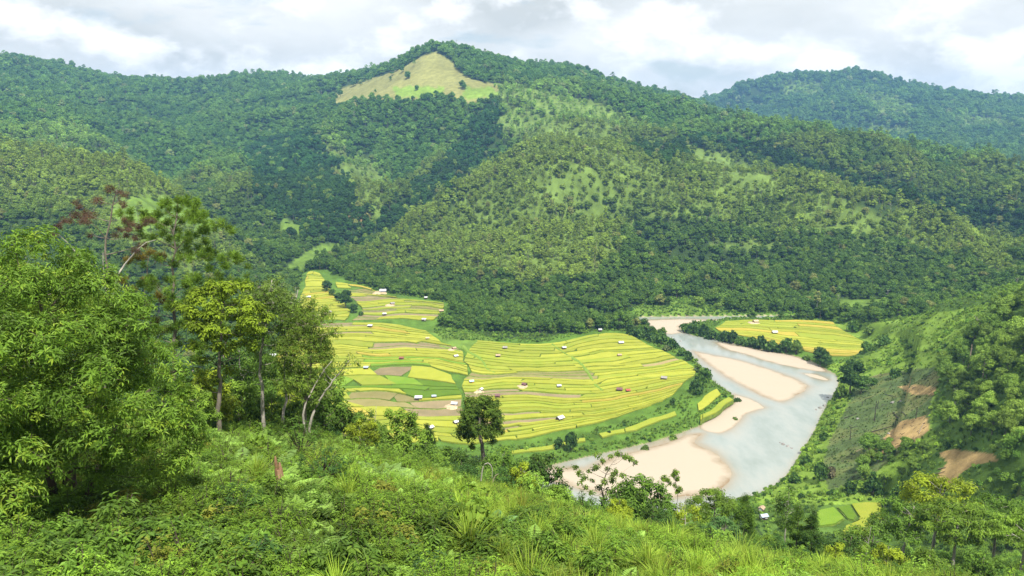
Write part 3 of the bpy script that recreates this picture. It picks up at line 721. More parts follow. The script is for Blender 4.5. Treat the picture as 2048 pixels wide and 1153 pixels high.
L_FARB = [[(1446, 644), (1500, 641), (1560, 642), (1620, 642), (1662, 646)], [(1440, 650), (1500, 648), (1560, 652), (1620, 655), (1684, 662)], [(1434, 657), (1500, 658), (1550, 664), (1610, 667), (1680, 674), (1722, 682)],
          [(1450, 666), (1505, 668), (1560, 676), (1610, 680), (1670, 686), (1742, 691)], [(1490, 674), (1540, 681), (1600, 690), (1650, 695), (1700, 700), (1752, 698)], [(1540, 686), (1580, 693), (1620, 700), (1660, 706), (1700, 708), (1746, 705)], [(1600, 699), (1630, 708), (1660, 714), (1690, 715), (1728, 711)]]
COL_ZONES = [   # (kind, outline in the photo)
    ('bare', [(720, 590), (792, 592), (815, 612), (825, 628), (790, 634), (760, 626), (735, 628), (735, 645), (715, 640), (722, 615)]), ('bare', [(560, 648), (640, 646), (752, 648), (748, 664), (690, 672), (640, 675), (540, 680)]),
    ('bare', [(785, 684), (860, 688), (918, 700), (910, 708), (870, 700), (800, 698)]), ('bare', [(740, 738), (840, 734), (890, 742), (912, 758), (908, 772), (895, 764), (880, 750), (750, 748)]), ('stubble', [(676, 776), (745, 772), (795, 786), (832, 800), (800, 814), (700, 814)]),
    ('bare', [(796, 813), (860, 806), (935, 800), (930, 832), (880, 842), (800, 834)]), ('bare', [(750, 634), (785, 632), (830, 650), (815, 656), (760, 646)]), ('bare', [(928, 766), (948, 748), (975, 754), (978, 766), (940, 772)]),
    ('bare', [(955, 770), (1002, 773), (992, 800), (960, 792)]), ('stubble', [(1008, 756), (1060, 742), (1152, 739), (1152, 754), (1070, 757), (1030, 772), (1000, 772)]), ('bare', [(1040, 772), (1066, 774), (1064, 792), (1036, 792)]),
    ('bare', [(996, 830), (1052, 824), (1042, 852), (1000, 862)]), ('tan', [(1318, 716), (1382, 724), (1398, 746), (1376, 768), (1348, 770), (1354, 742), (1318, 736)]), ('tan', [(1228, 674), (1260, 679), (1252, 690), (1222, 686)]),
    ('green', [(660, 750), (900, 746), (912, 766), (870, 770), (740, 762), (745, 774), (660, 784)]), ('deep', [(758, 774), (870, 766), (912, 774), (895, 796), (830, 799), (790, 786)]), ('green', [(738, 721), (835, 717), (830, 735), (735, 737)]),
    ('lime', [(985, 768), (1012, 770), (1040, 800), (1044, 832), (1000, 824), (988, 790)]), ('lime', [(1130, 803), (1192, 794), (1236, 812), (1200, 828), (1136, 820)]), ('lime', [(785, 600), (850, 600), (885, 612), (850, 630), (815, 618)]),
    ('stubble', [(838, 602), (905, 606), (892, 626), (842, 620)]), ('lime', [(920, 690), (1110, 690), (1160, 728), (1060, 748), (940, 730)]), ('lime', [(850, 860), (920, 850), (960, 890), (880, 895)]), ('lime', [(1440, 640), (1560, 640), (1560, 662), (1440, 662)]),
    ('stubble', [(676, 570), (745, 580), (740, 590), (690, 590)])]
RICE = {'gold': ((0.325, 0.27, 0.035), (0.40, 0.335, 0.06)), 'yellow': ((0.262, 0.288, 0.028), (0.335, 0.35, 0.045)), 'lime': ((0.215, 0.27, 0.026), (0.285, 0.31, 0.04)), 'green': ((0.125, 0.235, 0.018), (0.18, 0.28, 0.03)),
        'deep': ((0.085, 0.165, 0.012), (0.12, 0.20, 0.018)), 'bare': ((0.20, 0.165, 0.088), (0.275, 0.215, 0.12)), 'stubble': ((0.195, 0.18, 0.062), (0.26, 0.225, 0.095)), 'tan': ((0.34, 0.27, 0.11), (0.40, 0.315, 0.16))}
RICE_NAME = {'gold': 'ripe', 'yellow': 'ripe', 'lime': 'half ripe', 'green': 'green', 'deep': 'deep green', 'bare': 'bare brown', 'stubble': 'stubble', 'tan': 'cut tan'}
def rice_mat(name, a, b):
    m, nn, ll = mat_new(name)
    out = nn.new('ShaderNodeOutputMaterial')
    tc = nn.new('ShaderNodeTexCoord'); oi = nn.new('ShaderNodeObjectInfo')
    n1 = N(nn, 'ShaderNodeTexNoise', _Scale=0.12, _Detail=6.0, _Roughness=0.6)
    n2 = N(nn, 'ShaderNodeTexNoise', _Scale=2.6, _Detail=4.0, _Roughness=0.7)
    for n in (n1, n2): ll.new(tc.outputs['Object'], n.inputs['Vector'])
    rp = nn.new('ShaderNodeValToRGB')
    rp.color_ramp.elements[0].position, rp.color_ramp.elements[0].color = 0.3, (*a, 1)
    rp.color_ramp.elements[1].position, rp.color_ramp.elements[1].color = 0.7, (*b, 1)
    ll.new(n1.outputs['Fac'], rp.inputs[0])
    k = N(nn, 'ShaderNodeMath', operation='MULTIPLY_ADD'); k.inputs[1].default_value = 0.7; k.inputs[2].default_value = 0.65
    ll.new(n2.outputs['Fac'], k.inputs[0])
    k2 = N(nn, 'ShaderNodeMath', operation='MULTIPLY_ADD'); k2.inputs[1].default_value = 0.24; k2.inputs[2].default_value = 0.88
    ll.new(oi.outputs['Random'], k2.inputs[0])
    k3 = N(nn, 'ShaderNodeMath', operation='MULTIPLY'); ll.new(k.outputs[0], k3.inputs[0]); ll.new(k2.outputs[0], k3.inputs[1])
    v = N(nn, 'ShaderNodeVectorMath', operation='SCALE'); ll.new(rp.outputs[0], v.inputs[0]); ll.new(k3.outputs[0], v.inputs['Scale'])
    p = N(nn, 'ShaderNodeBsdfPrincipled', _Roughness=0.9); p.inputs['Specular IOR Level'].default_value = 0.12
    ll.new(v.outputs[0], p.inputs['Base Color'])
    bp = N(nn, 'ShaderNodeBump', _Strength=0.8, _Distance=0.25); ll.new(n2.outputs['Fac'], bp.inputs['Height']); ll.new(bp.outputs[0], p.inputs['Normal'])
    ll.new(p.outputs[0], out.inputs[0])
    return m
M_RICE = {k: rice_mat('rice_' + k, *v) for k, v in RICE.items()}
M_BUND = mat_noise('bund_grass', (0.10, 0.165, 0.024), (0.20, 0.26, 0.045), scale=0.6, bump=0.1)
def warp(xy):
    x, y = xy[..., 0], xy[..., 1]
    return xy + np.stack([2.0 * (fbm(x / 9, y / 9, 73, 2) - 0.5), 3.4 * (fbm(x / 12, y / 12, 74, 2) - 0.5)], -1) + np.stack([7 * (fbm(x / 31, y / 31, 71, 3) - 0.5), 11 * (fbm(x / 34, y / 34, 72, 4) - 0.5)], -1)
def build_terraces(name, label, lines, band_px, len_m, rng, limit=300, base_kind=None, drop=0.0):
    root = thing(name, label, 'rice terrace', (0, 0, 0))
    root['kind'] = 'structure'; del root['category']
    S = 200
    rows = [smooth_line(px2xy(l), S) for l in lines]
    plots = []
    for a, b, la, lb in zip(rows[:-1], rows[1:], lines[:-1], lines[1:]):
        thick = abs(np.mean([p[1] for p in lb]) - np.mean([p[1] for p in la]))
        nsub = max(1, int(round(thick / band_px * rng.uniform(0.7, 1.25))))
        cuts = np.linspace(0, 1, nsub + 1)
        if nsub > 1: cuts[1:-1] += rng.uniform(-0.36, 0.36, nsub - 1) / nsub
        L = np.linalg.norm(np.diff((a + b) / 2, axis=0), axis=1).sum()
        for t0, t1 in zip(cuts[:-1], cuts[1:]):
            s = rng.uniform(-0.7, 0.0) * len_m / L
            while s < 1 - 0.02:
                e = s + len_m / L * rng.uniform(0.5, 1.7)
                if 1 - e < 0.35 * len_m / L: e = 1.0
                s0, s1 = max(s, 0), min(e, 1)
                if s1 - s0 > 0.01: plots.append((a, b, t0, t1, s0, s1, rng.uniform(-0.25, 0.25)))
                s = e
    made = []
    for a, b, t0, t1, s0, s1, sk in plots:
        Lm = (s1 - s0) * np.linalg.norm(np.diff((a + b) / 2, axis=0), axis=1).sum()
        k = int(np.clip(Lm / 5, 3, 12))
        def at(s, t):
            i = np.clip(s, 0, 1) * (S - 1)
            p = np.stack([np.interp(i, np.arange(S), a[:, c]) for c in (0, 1)], -1); q = np.stack([np.interp(i, np.arange(S), b[:, c]) for c in (0, 1)], -1)
            return p * (1 - t)[:, None] + q * t[:, None]
        dep = np.linalg.norm(at(np.array([(s0 + s1) / 2]), np.array([t0])) - at(np.array([(s0 + s1) / 2]), np.array([t1])))
        if dep < 1.0 or Lm < 2.0: continue
        # a grid of points inside the plot; its rim is the outline
        nr = int(np.clip(dep / 5, 2, 5))
        ff = np.linspace(s0, s1, k); tg = np.linspace(t0, t1, nr)
        sh = sk * dep / max(Lm, 1) * (s1 - s0) * 1.5 * (0 if s0 <= 0 or s1 >= 1 else 1)
        TT, FF = np.meshgrid(tg, ff, indexing='ij')
        FF = FF + sh * (2 * (TT - t0) / (t1 - t0) - 1)
        wu, wt = min(0.30 / Lm, 0.2), min(0.42 / dep, 0.24)
        cs, ct = (s0 + s1) / 2, (t0 + t1) / 2
        G = warp(at((cs + (FF - cs) * (1 - 2 * wu)).ravel(), (ct + (TT - ct) * (1 - 2 * wt)).ravel()))
        idx = np.arange(nr * k).reshape(nr, k)
        rim = np.concatenate([idx[0, :-1], idx[:-1, -1], idx[-1, :0:-1], idx[:0:-1, 0]])
        O = warp(at(FF.ravel()[rim], TT.ravel()[rim]))
        mid = G.mean(0)
        zc = floor_h(O[:, 0], O[:, 1]).mean() - drop
        px, py, _ = project(np.array([[mid[0], mid[1], zc]]))
        kind = rng.choice(['yellow', 'gold', 'yellow', 'lime'], p=[0.46, 0.09, 0.22, 0.23]) if base_kind is None else rng.choice(base_kind)
        for kz, poly in COL_ZONES:
            if inside(poly, px, py)[0]: kind = kz if rng.rand() < (0.78 if kz in ('bare', 'stubble', 'tan') else 0.93) else kind
        n = len(rim); g = nr * k
        zb = zc + 0.42
        zi = zc + (0.28 if kind in ('bare', 'stubble', 'tan') else 0.8)
        V = np.vstack([np.c_[G, np.full(g, zi)], np.c_[G[rim], np.full(n, zc + 0.2)], np.c_[O, zb + rng.uniform(-0.1, 0.1, n)], np.c_[O, np.full(n, zc - 1.7)]])
        i = np.arange(n); j = (i + 1) % n
        top = np.stack([idx[:-1, :-1], idx[:-1, 1:], idx[1:, 1:], idx[1:, :-1]], -1).reshape(-1, 4)
        Q = np.vstack([top, np.stack([rim[i], rim[j], g + j, g + i], -1), np.stack([g + i, g + j, g + n + j, g + n + i], -1), np.stack([g + n + i, g + n + j, g + 2 * n + j, g + 2 * n + i], -1)])
        mi = np.concatenate([np.zeros(len(top) + n, int), np.ones(2 * n, int)])
        made.append((kind, V, Q[:, ::-1], mi, np.hypot(*mid)))
    made.sort(key=lambda m: -len(m[1]))
    for kind, V, Q, mi, d in made[:limit]:
        me = Mesh().add(V, Q).data('rice_plot', [M_RICE[kind], M_BUND], qmat=mi)
        o = link('rice_plot', me, parent=root)
        if kind != 'yellow' and kind != 'gold': o['label'] = {'lime': 'half ripe yellow green rice plot', 'green': 'bright green rice plot', 'deep': 'deep green rice plot', 'bare': 'bare brown fallow plot', 'stubble': 'olive brown stubble plot', 'tan': 'harvested tan plot'}[kind]
    rest = made[limit:]
    if rest:
        keys = list(RICE)
        M = Mesh(); mm = []
        for kind, V, Q, mi, d in rest:
            M.add(V, Q); mm.append(np.where(mi == 1, len(keys), keys.index(kind)))
        me = M.data('small_rice_plots', [M_RICE[k] for k in keys] + [M_BUND], qmat=np.concatenate(mm))
        link('small_rice_plots', me, parent=root, kind='stuff')
    print(name, len(made))
    return root
_r = np.random.RandomState(21)
build_terraces('rice_terraces', 'narrow rice terraces at the far end of the valley right of the dark ditch trees', L_FAN, 3.4, 46, _r)
build_terraces('rice_terraces', 'rice terraces at the far end of the valley left of the dark ditch trees', L_FANL, 4.5, 26, _r)
build_terraces('rice_terraces', 'long banded rice terraces across the middle of the left valley floor', L_MID, 4.5, 46, _r)
build_terraces('rice_terraces', 'large flat yellow green and brown rice plots of the near left valley', L_LOW, 11.0, 30, _r)
build_terraces('rice_terraces', 'curving golden rice terraces below the dark central spur beside the river', L_RIGHT, 4.7, 50, _r)
build_terraces('rice_terraces', 'curved rice terraces on the far river bank behind the bushes', L_FARB, 3.6, 50, _r, base_kind=['yellow', 'lime', 'lime', 'gold'])
L_STRIP1 = [[(1388, 806), (1410, 790), (1432, 780)], [(1390, 822), (1415, 808), (1440, 790)]]
L_STRIP2 = [[(1398, 830), (1430, 811), (1458, 794)], [(1396, 840), (1428, 826), (1470, 800)]]
L_STRIP3 = [[(1196, 874), (1260, 858), (1318, 836), (1350, 822)], [(1200, 883), (1262, 868), (1320, 848), (1356, 832)]]
L_STRIP4 = [[(1020, 908), (1090, 898), (1170, 880)], [(1025, 915), (1092, 906), (1172, 888)]]
build_terraces('rice_terraces', 'small yellow rice strip on the grassy inner bank above the short beach', L_STRIP1, 30, 30, _r, base_kind=['yellow'])
build_terraces('rice_terraces', 'lowest yellow rice strip on the inner bank next to the river', L_STRIP2, 30, 40, _r, base_kind=['lime'])
build_terraces('rice_terraces', 'thin yellow rice strip along the grassy levee below the big field', L_STRIP3, 30, 40, _r, base_kind=['lime'])
build_terraces('rice_terraces', 'thin green rice strip behind the lone tree along the levee', L_STRIP4, 30, 40, _r, base_kind=['lime'])

def poly_plot(root, px, kind, z):
    O = px2xy(px, z); O = np.vstack([O, O[:1]]); O = np.vstack([O[i] * (1 - f) + O[i + 1] * f for i in range(len(O) - 1) for f in (0.06, 0.5, 0.94)]); c = O.mean(0); I = c + (O - c) * (1 - 0.5 / np.linalg.norm(O - c, axis=1))[:, None]
    n = len(O); i = np.arange(n); j = (i + 1) % n
    zi = z + (0.75 if kind != 'deep' else 0.6)
    V = np.vstack([np.c_[I, np.full(n, zi)], np.c_[I, np.full(n, z + 0.2)], np.c_[O, np.full(n, z + 0.4)], np.c_[O * 1.0, np.full(n, z - 1.5)], [[c[0], c[1], zi]]])
    Q = np.vstack([np.stack([i, j, n + j, n + i], -1), np.stack([n + i, n + j, 2 * n + j, 2 * n + i], -1), np.stack([2 * n + i, 2 * n + j, 3 * n + j, 3 * n + i], -1)])
    T = np.stack([np.full(n, 4 * n), i, j], -1)
    me = Mesh().add(V, Q[:, ::-1], T).data('rice_plot', [M_RICE[kind], M_BUND], qmat=np.r_[np.zeros(n, int), np.ones(2 * n, int)])
    link('rice_plot', me, parent=root)
HP_ROOT = thing('rice_paddies', 'small yellow and green paddies below the burnt clearing, behind the near trees', 'paddies', (0, 0, 0)); HP_ROOT['kind'] = 'structure'; del HP_ROOT['category']
poly_plot(HP_ROOT, [(1702, 1010), (1735, 1007), (1762, 1009), (1770, 1035), (1766, 1062), (1720, 1068), (1680, 1072), (1690, 1056), (1716, 1046), (1718, 1036)], 'lime', HPAD_Z)
poly_plot(HP_ROOT, [(1604, 1044), (1640, 1022), (1668, 1017), (1690, 1040), (1672, 1052), (1640, 1056)], 'green', HPAD_Z + 0.03)
poly_plot(HP_ROOT, [(1673, 1016), (1699, 1012), (1714, 1036), (1708, 1044), (1695, 1041)], 'deep', HPAD_Z + 0.06)

def ditch(label, px, w):
    P = smooth_line(px2xy(px), 40); d = np.gradient(P, axis=0); nrm = unit(np.stack([-d[:, 1], d[:, 0]], -1))
    ww = w * (0.2 + 1.4 * fbm(P[:, 0] / 4, P[:, 1] / 4, 81, 2))[:, None]
    z = floor_h(P[:, 0], P[:, 1]); rows = []
    for s_, h in ((-1.0, 0.0), (-0.6, 0.8), (0.0, 0.95), (0.6, 0.8), (1.0, 0.0)):
        q = P + nrm * s_ * ww; rows.append(np.c_[q, z + h + 0.35 * (fbm(q[:, 0] / 1.5, q[:, 1] / 1.5, 82, 2) - 0.5)])
    V = np.stack(rows, 1).reshape(-1, 3); i = np.arange(39)[:, None] * 5; j = np.arange(4)[None]
    link('field_ditch', Mesh().add(V, np.stack([i + j, i + j + 1, i + j + 6, i + j + 5], -1).reshape(-1, 4)).data('field_ditch', M_DITCH, smooth=True), kind='structure', label=label)
M_DITCH = mat_noise('ditch_grass', (0.12, 0.20, 0.025), (0.20, 0.30, 0.04), scale=0.9, bump=0.2)
ditch('grassy ditch running down diagonally through the golden right terraces', [(1104, 690), (1122, 704), (1142, 716), (1160, 728), (1172, 742), (1182, 758), (1190, 772), (1206, 784)], 1.3)
ditch('overgrown step line down the left side of the right terraces', [(926, 694), (938, 706), (956, 716), (968, 728), (974, 740), (990, 748)], 1.5)
ditch('grassy ditch at the head of the narrow terraces', [(880, 694), (905, 700), (922, 708)], 1.2)
# ---------------------------------------------------------------- scattering
M_LEAF = mat_leaf('foliage', ymix=0.15)
M_LEAF_FAR = mat_leaf('forest_foliage', transl=0.25, ymix=0.15, vlo=0.5, vhi=1.5)
M_BARK = mat_noise('grey_bark', (0.10, 0.085, 0.065), (0.24, 0.21, 0.17), scale=3.0, bump=0.03, stretch=(1, 1, 0.25))
M_BARK_PALE = mat_noise('pale_bark', (0.22, 0.20, 0.17), (0.42, 0.39, 0.34), scale=4.0, bump=0.02, stretch=(1, 1, 0.3))
M_BARK_DARK = mat_noise('dark_bark', (0.045, 0.034, 0.024), (0.10, 0.08, 0.06), scale=4.0, bump=0.03, stretch=(1, 1, 0.25))
def proto(coll, name, me):
    o = bpy.data.objects.new(name, me); o.color = (0, 0, 0, 1)
    coll.objects.link(o)
    return o
def scatter(name, label, cat, P, rot, scl, vid, tint, coll):
    """one mass of plants standing on points (geometry nodes)"""
    n = len(P)
    me = bpy.data.meshes.new(name)
    me.vertices.add(n); me.vertices.foreach_set('co', np.asarray(P, 'f').ravel())
    for nm, ty, key, arr in (('rot', 'FLOAT_VECTOR', 'vector', rot), ('scl', 'FLOAT_VECTOR', 'vector', scl), ('vid', 'INT', 'value', vid), ('tint', 'FLOAT_COLOR', 'color', np.c_[tint, np.ones(n)])):
        a = me.attributes.new(nm, ty, 'POINT')
        a.data.foreach_set(key, np.asarray(arr, 'i' if ty == 'INT' else 'f').ravel())
    o = link(name, me, tint=(0, 0, 0), kind='stuff', label=label, category=cat)
    ng = bpy.data.node_groups.new(name, 'GeometryNodeTree')
    ng.interface.new_socket('Geometry', in_out='INPUT', socket_type='NodeSocketGeometry')
    ng.interface.new_socket('Geometry', in_out='OUTPUT', socket_type='NodeSocketGeometry')
    nd, lk = ng.nodes, ng.links
    gi, go = nd.new('NodeGroupInput'), nd.new('NodeGroupOutput')
    ci = nd.new('GeometryNodeCollectionInfo'); ci.inputs['Collection'].default_value = coll
    ci.inputs['Separate Children'].default_value = True; ci.inputs['Reset Children'].default_value = True
    ip = nd.new('GeometryNodeInstanceOnPoints'); ip.inputs['Pick Instance'].default_value = True
    def na(nm, ty):
        x = nd.new('GeometryNodeInputNamedAttribute'); x.data_type = ty; x.inputs['Name'].default_value = nm
        return x.outputs['Attribute']
    er = nd.new('FunctionNodeEulerToRotation')
    lk.new(na('rot', 'FLOAT_VECTOR'), er.inputs[0])
    lk.new(gi.outputs[0], ip.inputs['Points']); lk.new(ci.outputs[0], ip.inputs['Instance'])
    lk.new(na('vid', 'INT'), ip.inputs['Instance Index']); lk.new(er.outputs[0], ip.inputs['Rotation']); lk.new(na('scl', 'FLOAT_VECTOR'), ip.inputs['Scale'])
    lk.new(ip.outputs[0], go.inputs[0])
    md = o.modifiers.new('scatter', 'NODES'); md.node_group = ng
    return o
def jitter_ring(r0, r1, spacing, half_az, rng):
    """jittered points in a sector, spacing a function of distance"""
    out, r = [], r0
    while r < r1:
        s = spacing(r)
        n = max(1, int(2 * half_az * r / s))
        a = -half_az + (np.arange(n) + rng.uniform(0.0, 1.0, n)) * 2 * half_az / n
        rr = r + rng.uniform(0, 1.0, n) * s
        out.append(np.stack([np.sin(a) * rr, np.cos(a) * rr], -1))
        r += s
    return np.vstack(out)

# ---------------------------------------------------------------- far forest trees
def ico(rng, c, r, M, squash=0.8, var=0.25):
    import bmesh
    bm = bmesh.new(); bmesh.ops.create_icosphere(bm, subdivisions=1, radius=1.0)
    V = np.array([v.co[:] for v in bm.verts]); T = np.array([[v.index for v in f.verts] for f in bm.faces]); bm.free()
    V = V * r * rng.uniform(0.85, 1.15, (len(V), 1)) * np.array([1, 1, squash]) + c
    M.add(V, None, T, var)
def clump_cards(rng, M, c, r, n, size, squash=0.85, up=0.35):
    d = rdir(n, rng, up); d = d[d[:, 2] > -0.55]; n = len(d)
    p = c + d * r * rng.uniform(0.82, 1.12, (n, 1)) * np.array([1, 1, squash])
    nn_ = unit(d + rng.normal(size=(n, 3)) * 0.55)
    t = unit(np.cross(nn_, rng.normal(size=(n, 3))))
    s = size * rng.uniform(0.6, 1.35, n)
    leaves(M, p - t * s[:, None] * 0.5, t, nn_, s, s * rng.uniform(0.6, 1.0, n), rng.uniform(0, 1, n), bend=rng.uniform(-0.15, 0.3))
def forest_broadleaf(rng, R=3.8, Ht=10.5, lobes=8, cards=95, size=0.70):
    tr, cr = Mesh(), Mesh()
    P = np.array([[0, 0, -1.5], [0.15, 0.1, Ht * 0.3], [0.1, -0.1, Ht * 0.62]]); tube(tr, P, [0.26, 0.2, 0.1], 5)
    cz = Ht - R * 0.95
    for k in range(lobes):
        a = 2.4 * k + rng.uniform(-0.4, 0.4); q = math.sqrt((k + 0.3) / lobes)
        off = np.array([math.cos(a) * q * R * 0.66, math.sin(a) * q * R * 0.66, (1 - q * q) * R * 0.55 + rng.uniform(-0.2, 0.25) * R - 0.1 * R])
        c = np.array([0, 0, cz]) + off
        r = R * rng.uniform(0.36, 0.52)
        tube(tr, np.array([[0.1, 0, Ht * 0.4], (np.array([0, 0, Ht * 0.45]) + c) / 2, c]), [0.13, 0.08, 0.03], 4)
        ico(rng, c - np.array([0, 0, 0.12 * r]), r * 0.82, cr, 0.8, 0.4)
        clump_cards(rng, cr, c, r, cards, size)
    for k in range(4):
        a = 1.57 * k + rng.uniform(-0.5, 0.5); c = np.array([math.cos(a) * R * 0.5, math.sin(a) * R * 0.5, Ht * rng.uniform(0.30, 0.45)])
        tube(tr, np.array([[0.1, 0, Ht * 0.25], c]), [0.07, 0.03], 4)
        ico(rng, c, R * 0.28, cr, 0.8, 0.4); clump_cards(rng, cr, c, R * rng.uniform(0.34, 0.44), int(cards * 0.7), size)
    return tr, cr
def forest_pine(rng, Ht=13.0):
    """long bare trunk, open layered crown"""
    tr, cr = Mesh(), Mesh()
    tube(tr, np.array([[0, 0, -1.5], [0.1, 0, Ht * 0.5], [0.0, 0.15, Ht * 0.96]]), [0.22, 0.16, 0.05], 5)
    n = rng.randint(8, 12)
    for k in range(n):
        h = Ht * (0.5 + 0.48 * k / (n - 1)); L = (1 - (k / (n - 1)) ** 1.6 * 0.75) * rng.uniform(1.5, 3.0)
        a = 2.4 * k + rng.uniform(-0.5, 0.5)
        c = np.array([math.cos(a) * L, math.sin(a) * L, h + L * 0.15])
        tube(tr, np.array([[0, 0, h - 0.3], c * np.array([0.6, 0.6, 1]), c]), [0.07, 0.045, 0.02], 3)
        clump_cards(rng, cr, c, rng.uniform(0.9, 1.4), 46, 0.75, 0.55, 0.5)
    return tr, cr
def forest_snag(rng, Ht=11.0):
    tr = Mesh()
    tube(tr, np.array([[0, 0, -1.5], [0.2, 0, Ht * 0.5], [0.0, 0.3, Ht]]), [0.24, 0.16, 0.04], 5)
    for k in range(7):
        h = Ht * rng.uniform(0.5, 0.92); a = rng.uniform(0, 6.28); L = rng.uniform(1.2, 2.8)
        c = np.array([math.cos(a) * L, math.sin(a) * L, h + L * 0.8])
        tube(tr, np.array([[0.1, 0.1, h], (c + [0, 0, h]) / 2 * np.array([1, 1, 0.98]), c]), [0.09, 0.06, 0.02], 4)
    return tr, None
FOREST = bpy.data.collections.new('forest_tree_kinds')
FT = []        # (trunk mesh, crown mesh) per variant
_r = np.random.RandomState(3)
for k in range(9): FT.append(('broad', *forest_broadleaf(_r, R=_r.uniform(3.3, 4.4), Ht=_r.uniform(8.5, 12.5), lobes=_r.randint(6, 10))))
for k in range(5): FT.append(('pine', *forest_pine(_r, _r.uniform(11, 14.5))))
FT.append(('snag', *forest_snag(_r))); FT.append(('snag', *forest_snag(_r, 9.0)))
FT_DATA = []
for k, (kd, tr, cr) in enumerate(FT):
    tm = tr.data('trunk', M_BARK_PALE if kd == 'snag' else M_BARK)
    cm = cr.data('crown', M_LEAF_FAR) if cr else None
    FT_DATA.append((kd, tm, cm))
    j = Mesh()
    def _put(src):
        off = j.n
        for arr in src.q: j.q.append(arr + off)
        for arr in src.t: j.t.append(arr + off)
        j.v += src.v; j.var += src.var; j.n += src.n
    _put(tr); tq, tt = sum(map(len, tr.q)), sum(map(len, tr.t))
    if cr: _put(cr)
    cq, ct = (sum(map(len, cr.q)), sum(map(len, cr.t))) if cr else (0, 0)
    me = j.data('forest_tree', [M_BARK_PALE if kd == 'snag' else M_BARK, M_LEAF_FAR], qmat=np.r_[np.zeros(tq, int), np.ones(cq, int)], tmat=np.r_[np.zeros(tt, int), np.ones(ct, int)])
    proto(FOREST, 'forest_tree.%03d' % k, me)
FTN_DATA = []
_r = np.random.RandomState(4)
for k in range(5):
    tr, cr = forest_broadleaf(_r, R=_r.uniform(3.2, 4.4), Ht=_r.uniform(8.5, 12.0), lobes=_r.randint(8, 13), cards=150, size=0.5)
    FTN_DATA.append((tr.data('trunk', M_BARK), cr.data('crown', M_LEAF_FAR)))
NB, NP, NS = 9, 5, 2
WOOD = [(1880, 745), (1915, 700), (1955, 645), (1990, 612), (2060, 590), (2200, 540), (2250, 930), (2048, 940), (2020, 890), (1920, 875), (1900, 850), (1895, 800), (1888, 772)]
CLUMP = [[(1715, 925), (1760, 890), (1830, 880), (1880, 905), (1870, 960), (1830, 1000), (1770, 1000), (1700, 985)], [(1905, 950), (1960, 925), (2060, 930), (2150, 960), (2150, 1060), (1930, 1040), (1880, 1010)]]
def build_forest():
    rng = np.random.RandomState(11)
    sp = lambda r: 5.5 * max(1.0, (r / 900)) ** 0.75
    P = jitter_ring(230, 3900, sp, math.radians(41), rng)
    x, y = P[:, 0], P[:, 1]
    z = ground(x, y)
    r = np.hypot(x, y)
    big = np.maximum(1.0, r / 900) ** 0.75
    ok = seen(x, y, z + 13 * big)
    P, x, y, z, r, big = P[ok], x[ok], y[ok], z[ok], r[ok], big[ok]
    px, py, D = project(np.stack([x, y, z], -1))
    wob = 9 * (fbm(x / 14, y / 14, 141, 3) - 0.5); px2, py2 = px + wob, py + wob
    ok = np.ones(len(x), bool)
    loc = r < 1000
    for poly, m in ((FIELD, 3.0), (STRIP, 2.0), (FARBANK, 2.0), (RIVER, 7.0)):
        d = np.full(len(x), 99.0); d[loc] = sdist(poly, x[loc], y[loc]); ok &= d > m
    # valley floor below the fields is open
    wood = in_zone([WOOD] + CLUMP, px2, py2, D, 230, 620)
    ok &= (D > 560) | wood | ((x < -70) & (y > 330) & (rng.rand(len(x)) < 0.55))
    ok &= ~(in_zone([CLEAR, BURNT] + SOIL[:3], px, py, D, 230, 600) & ~wood)
    ok &= ~((D < 640) & (x > 60) & (z < 3.0))
    ok &= ~in_zone([SUMMIT] + SUMMIT_GREEN, px2, py2, D, 1250, 2400) | (rng.rand(len(x)) < 0.02)
    sparse = in_zone(SPARSE, px2, py2, D, 500, 3700)
    ok &= ~sparse | (rng.rand(len(x)) < 0.62)
    lzc = in_zone(SUN_TINT_Z, px2 + 40 * (fbm(x / 34, y / 34, 142, 3) - 0.5), py2 + 60 * (fbm(x / 34, y / 34, 143, 3) - 0.5), D, 500, 1700)
    ok &= ~lzc | (rng.rand(len(x)) < 0.72 + 0.28 * sstep(0.42, 0.56, fbm(x / 45, y / 45, 144, 3)))
    glade = in_zone(GLADE, px, py, D, 400, 1700)
    ok &= ~glade | (rng.rand(len(x)) < 0.04)
    ok &= ~(inside(HPAD_PX, px, py) & (D < 400)) & ~((D < 600) & (px > 1845) & (px < 2015) & (py > 885) & (py < 1000))
    P, x, y, z, r, big, D, px, py, sparse, wood = [a[ok] for a in (P, x, y, z, r, big, D, px, py, sparse, wood)]
    n = len(x)
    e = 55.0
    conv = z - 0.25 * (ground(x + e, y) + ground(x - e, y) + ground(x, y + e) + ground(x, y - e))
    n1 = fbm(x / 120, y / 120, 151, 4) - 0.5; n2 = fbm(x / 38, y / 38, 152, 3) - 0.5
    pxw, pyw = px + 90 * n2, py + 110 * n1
    lz = in_zone(SUN_TINT_Z, pxw, pyw, D, 500, 1750); dz = in_zone(SHADE_TINT_Z, pxw, pyw, D, 450, 1100)
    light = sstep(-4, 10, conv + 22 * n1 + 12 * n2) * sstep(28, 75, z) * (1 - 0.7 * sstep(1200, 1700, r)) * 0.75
    light = np.where(lz, 0.38 + 0.62 * sstep(-10, 3, conv + 34 * n2 + 14 * n1), light)  # sun on ridges and shade in gullies painted into the tint
    light = np.where(dz, light * 0.45, light)  # cloud shade painted by lowering the tint
    rv = in_zone(RAVINE_SHADE_Z, px + 40 * n2, py + 40 * n1, D, 780, 1750); cz = in_zone(CREST_SUN_Z, px + 30 * n2, py + 50 * n2, D, 600, 1250)
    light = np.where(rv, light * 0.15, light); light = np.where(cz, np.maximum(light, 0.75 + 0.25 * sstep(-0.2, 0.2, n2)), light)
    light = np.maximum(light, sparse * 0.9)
    light = np.where(wood, 0.45 + 0.9 * n2, light)
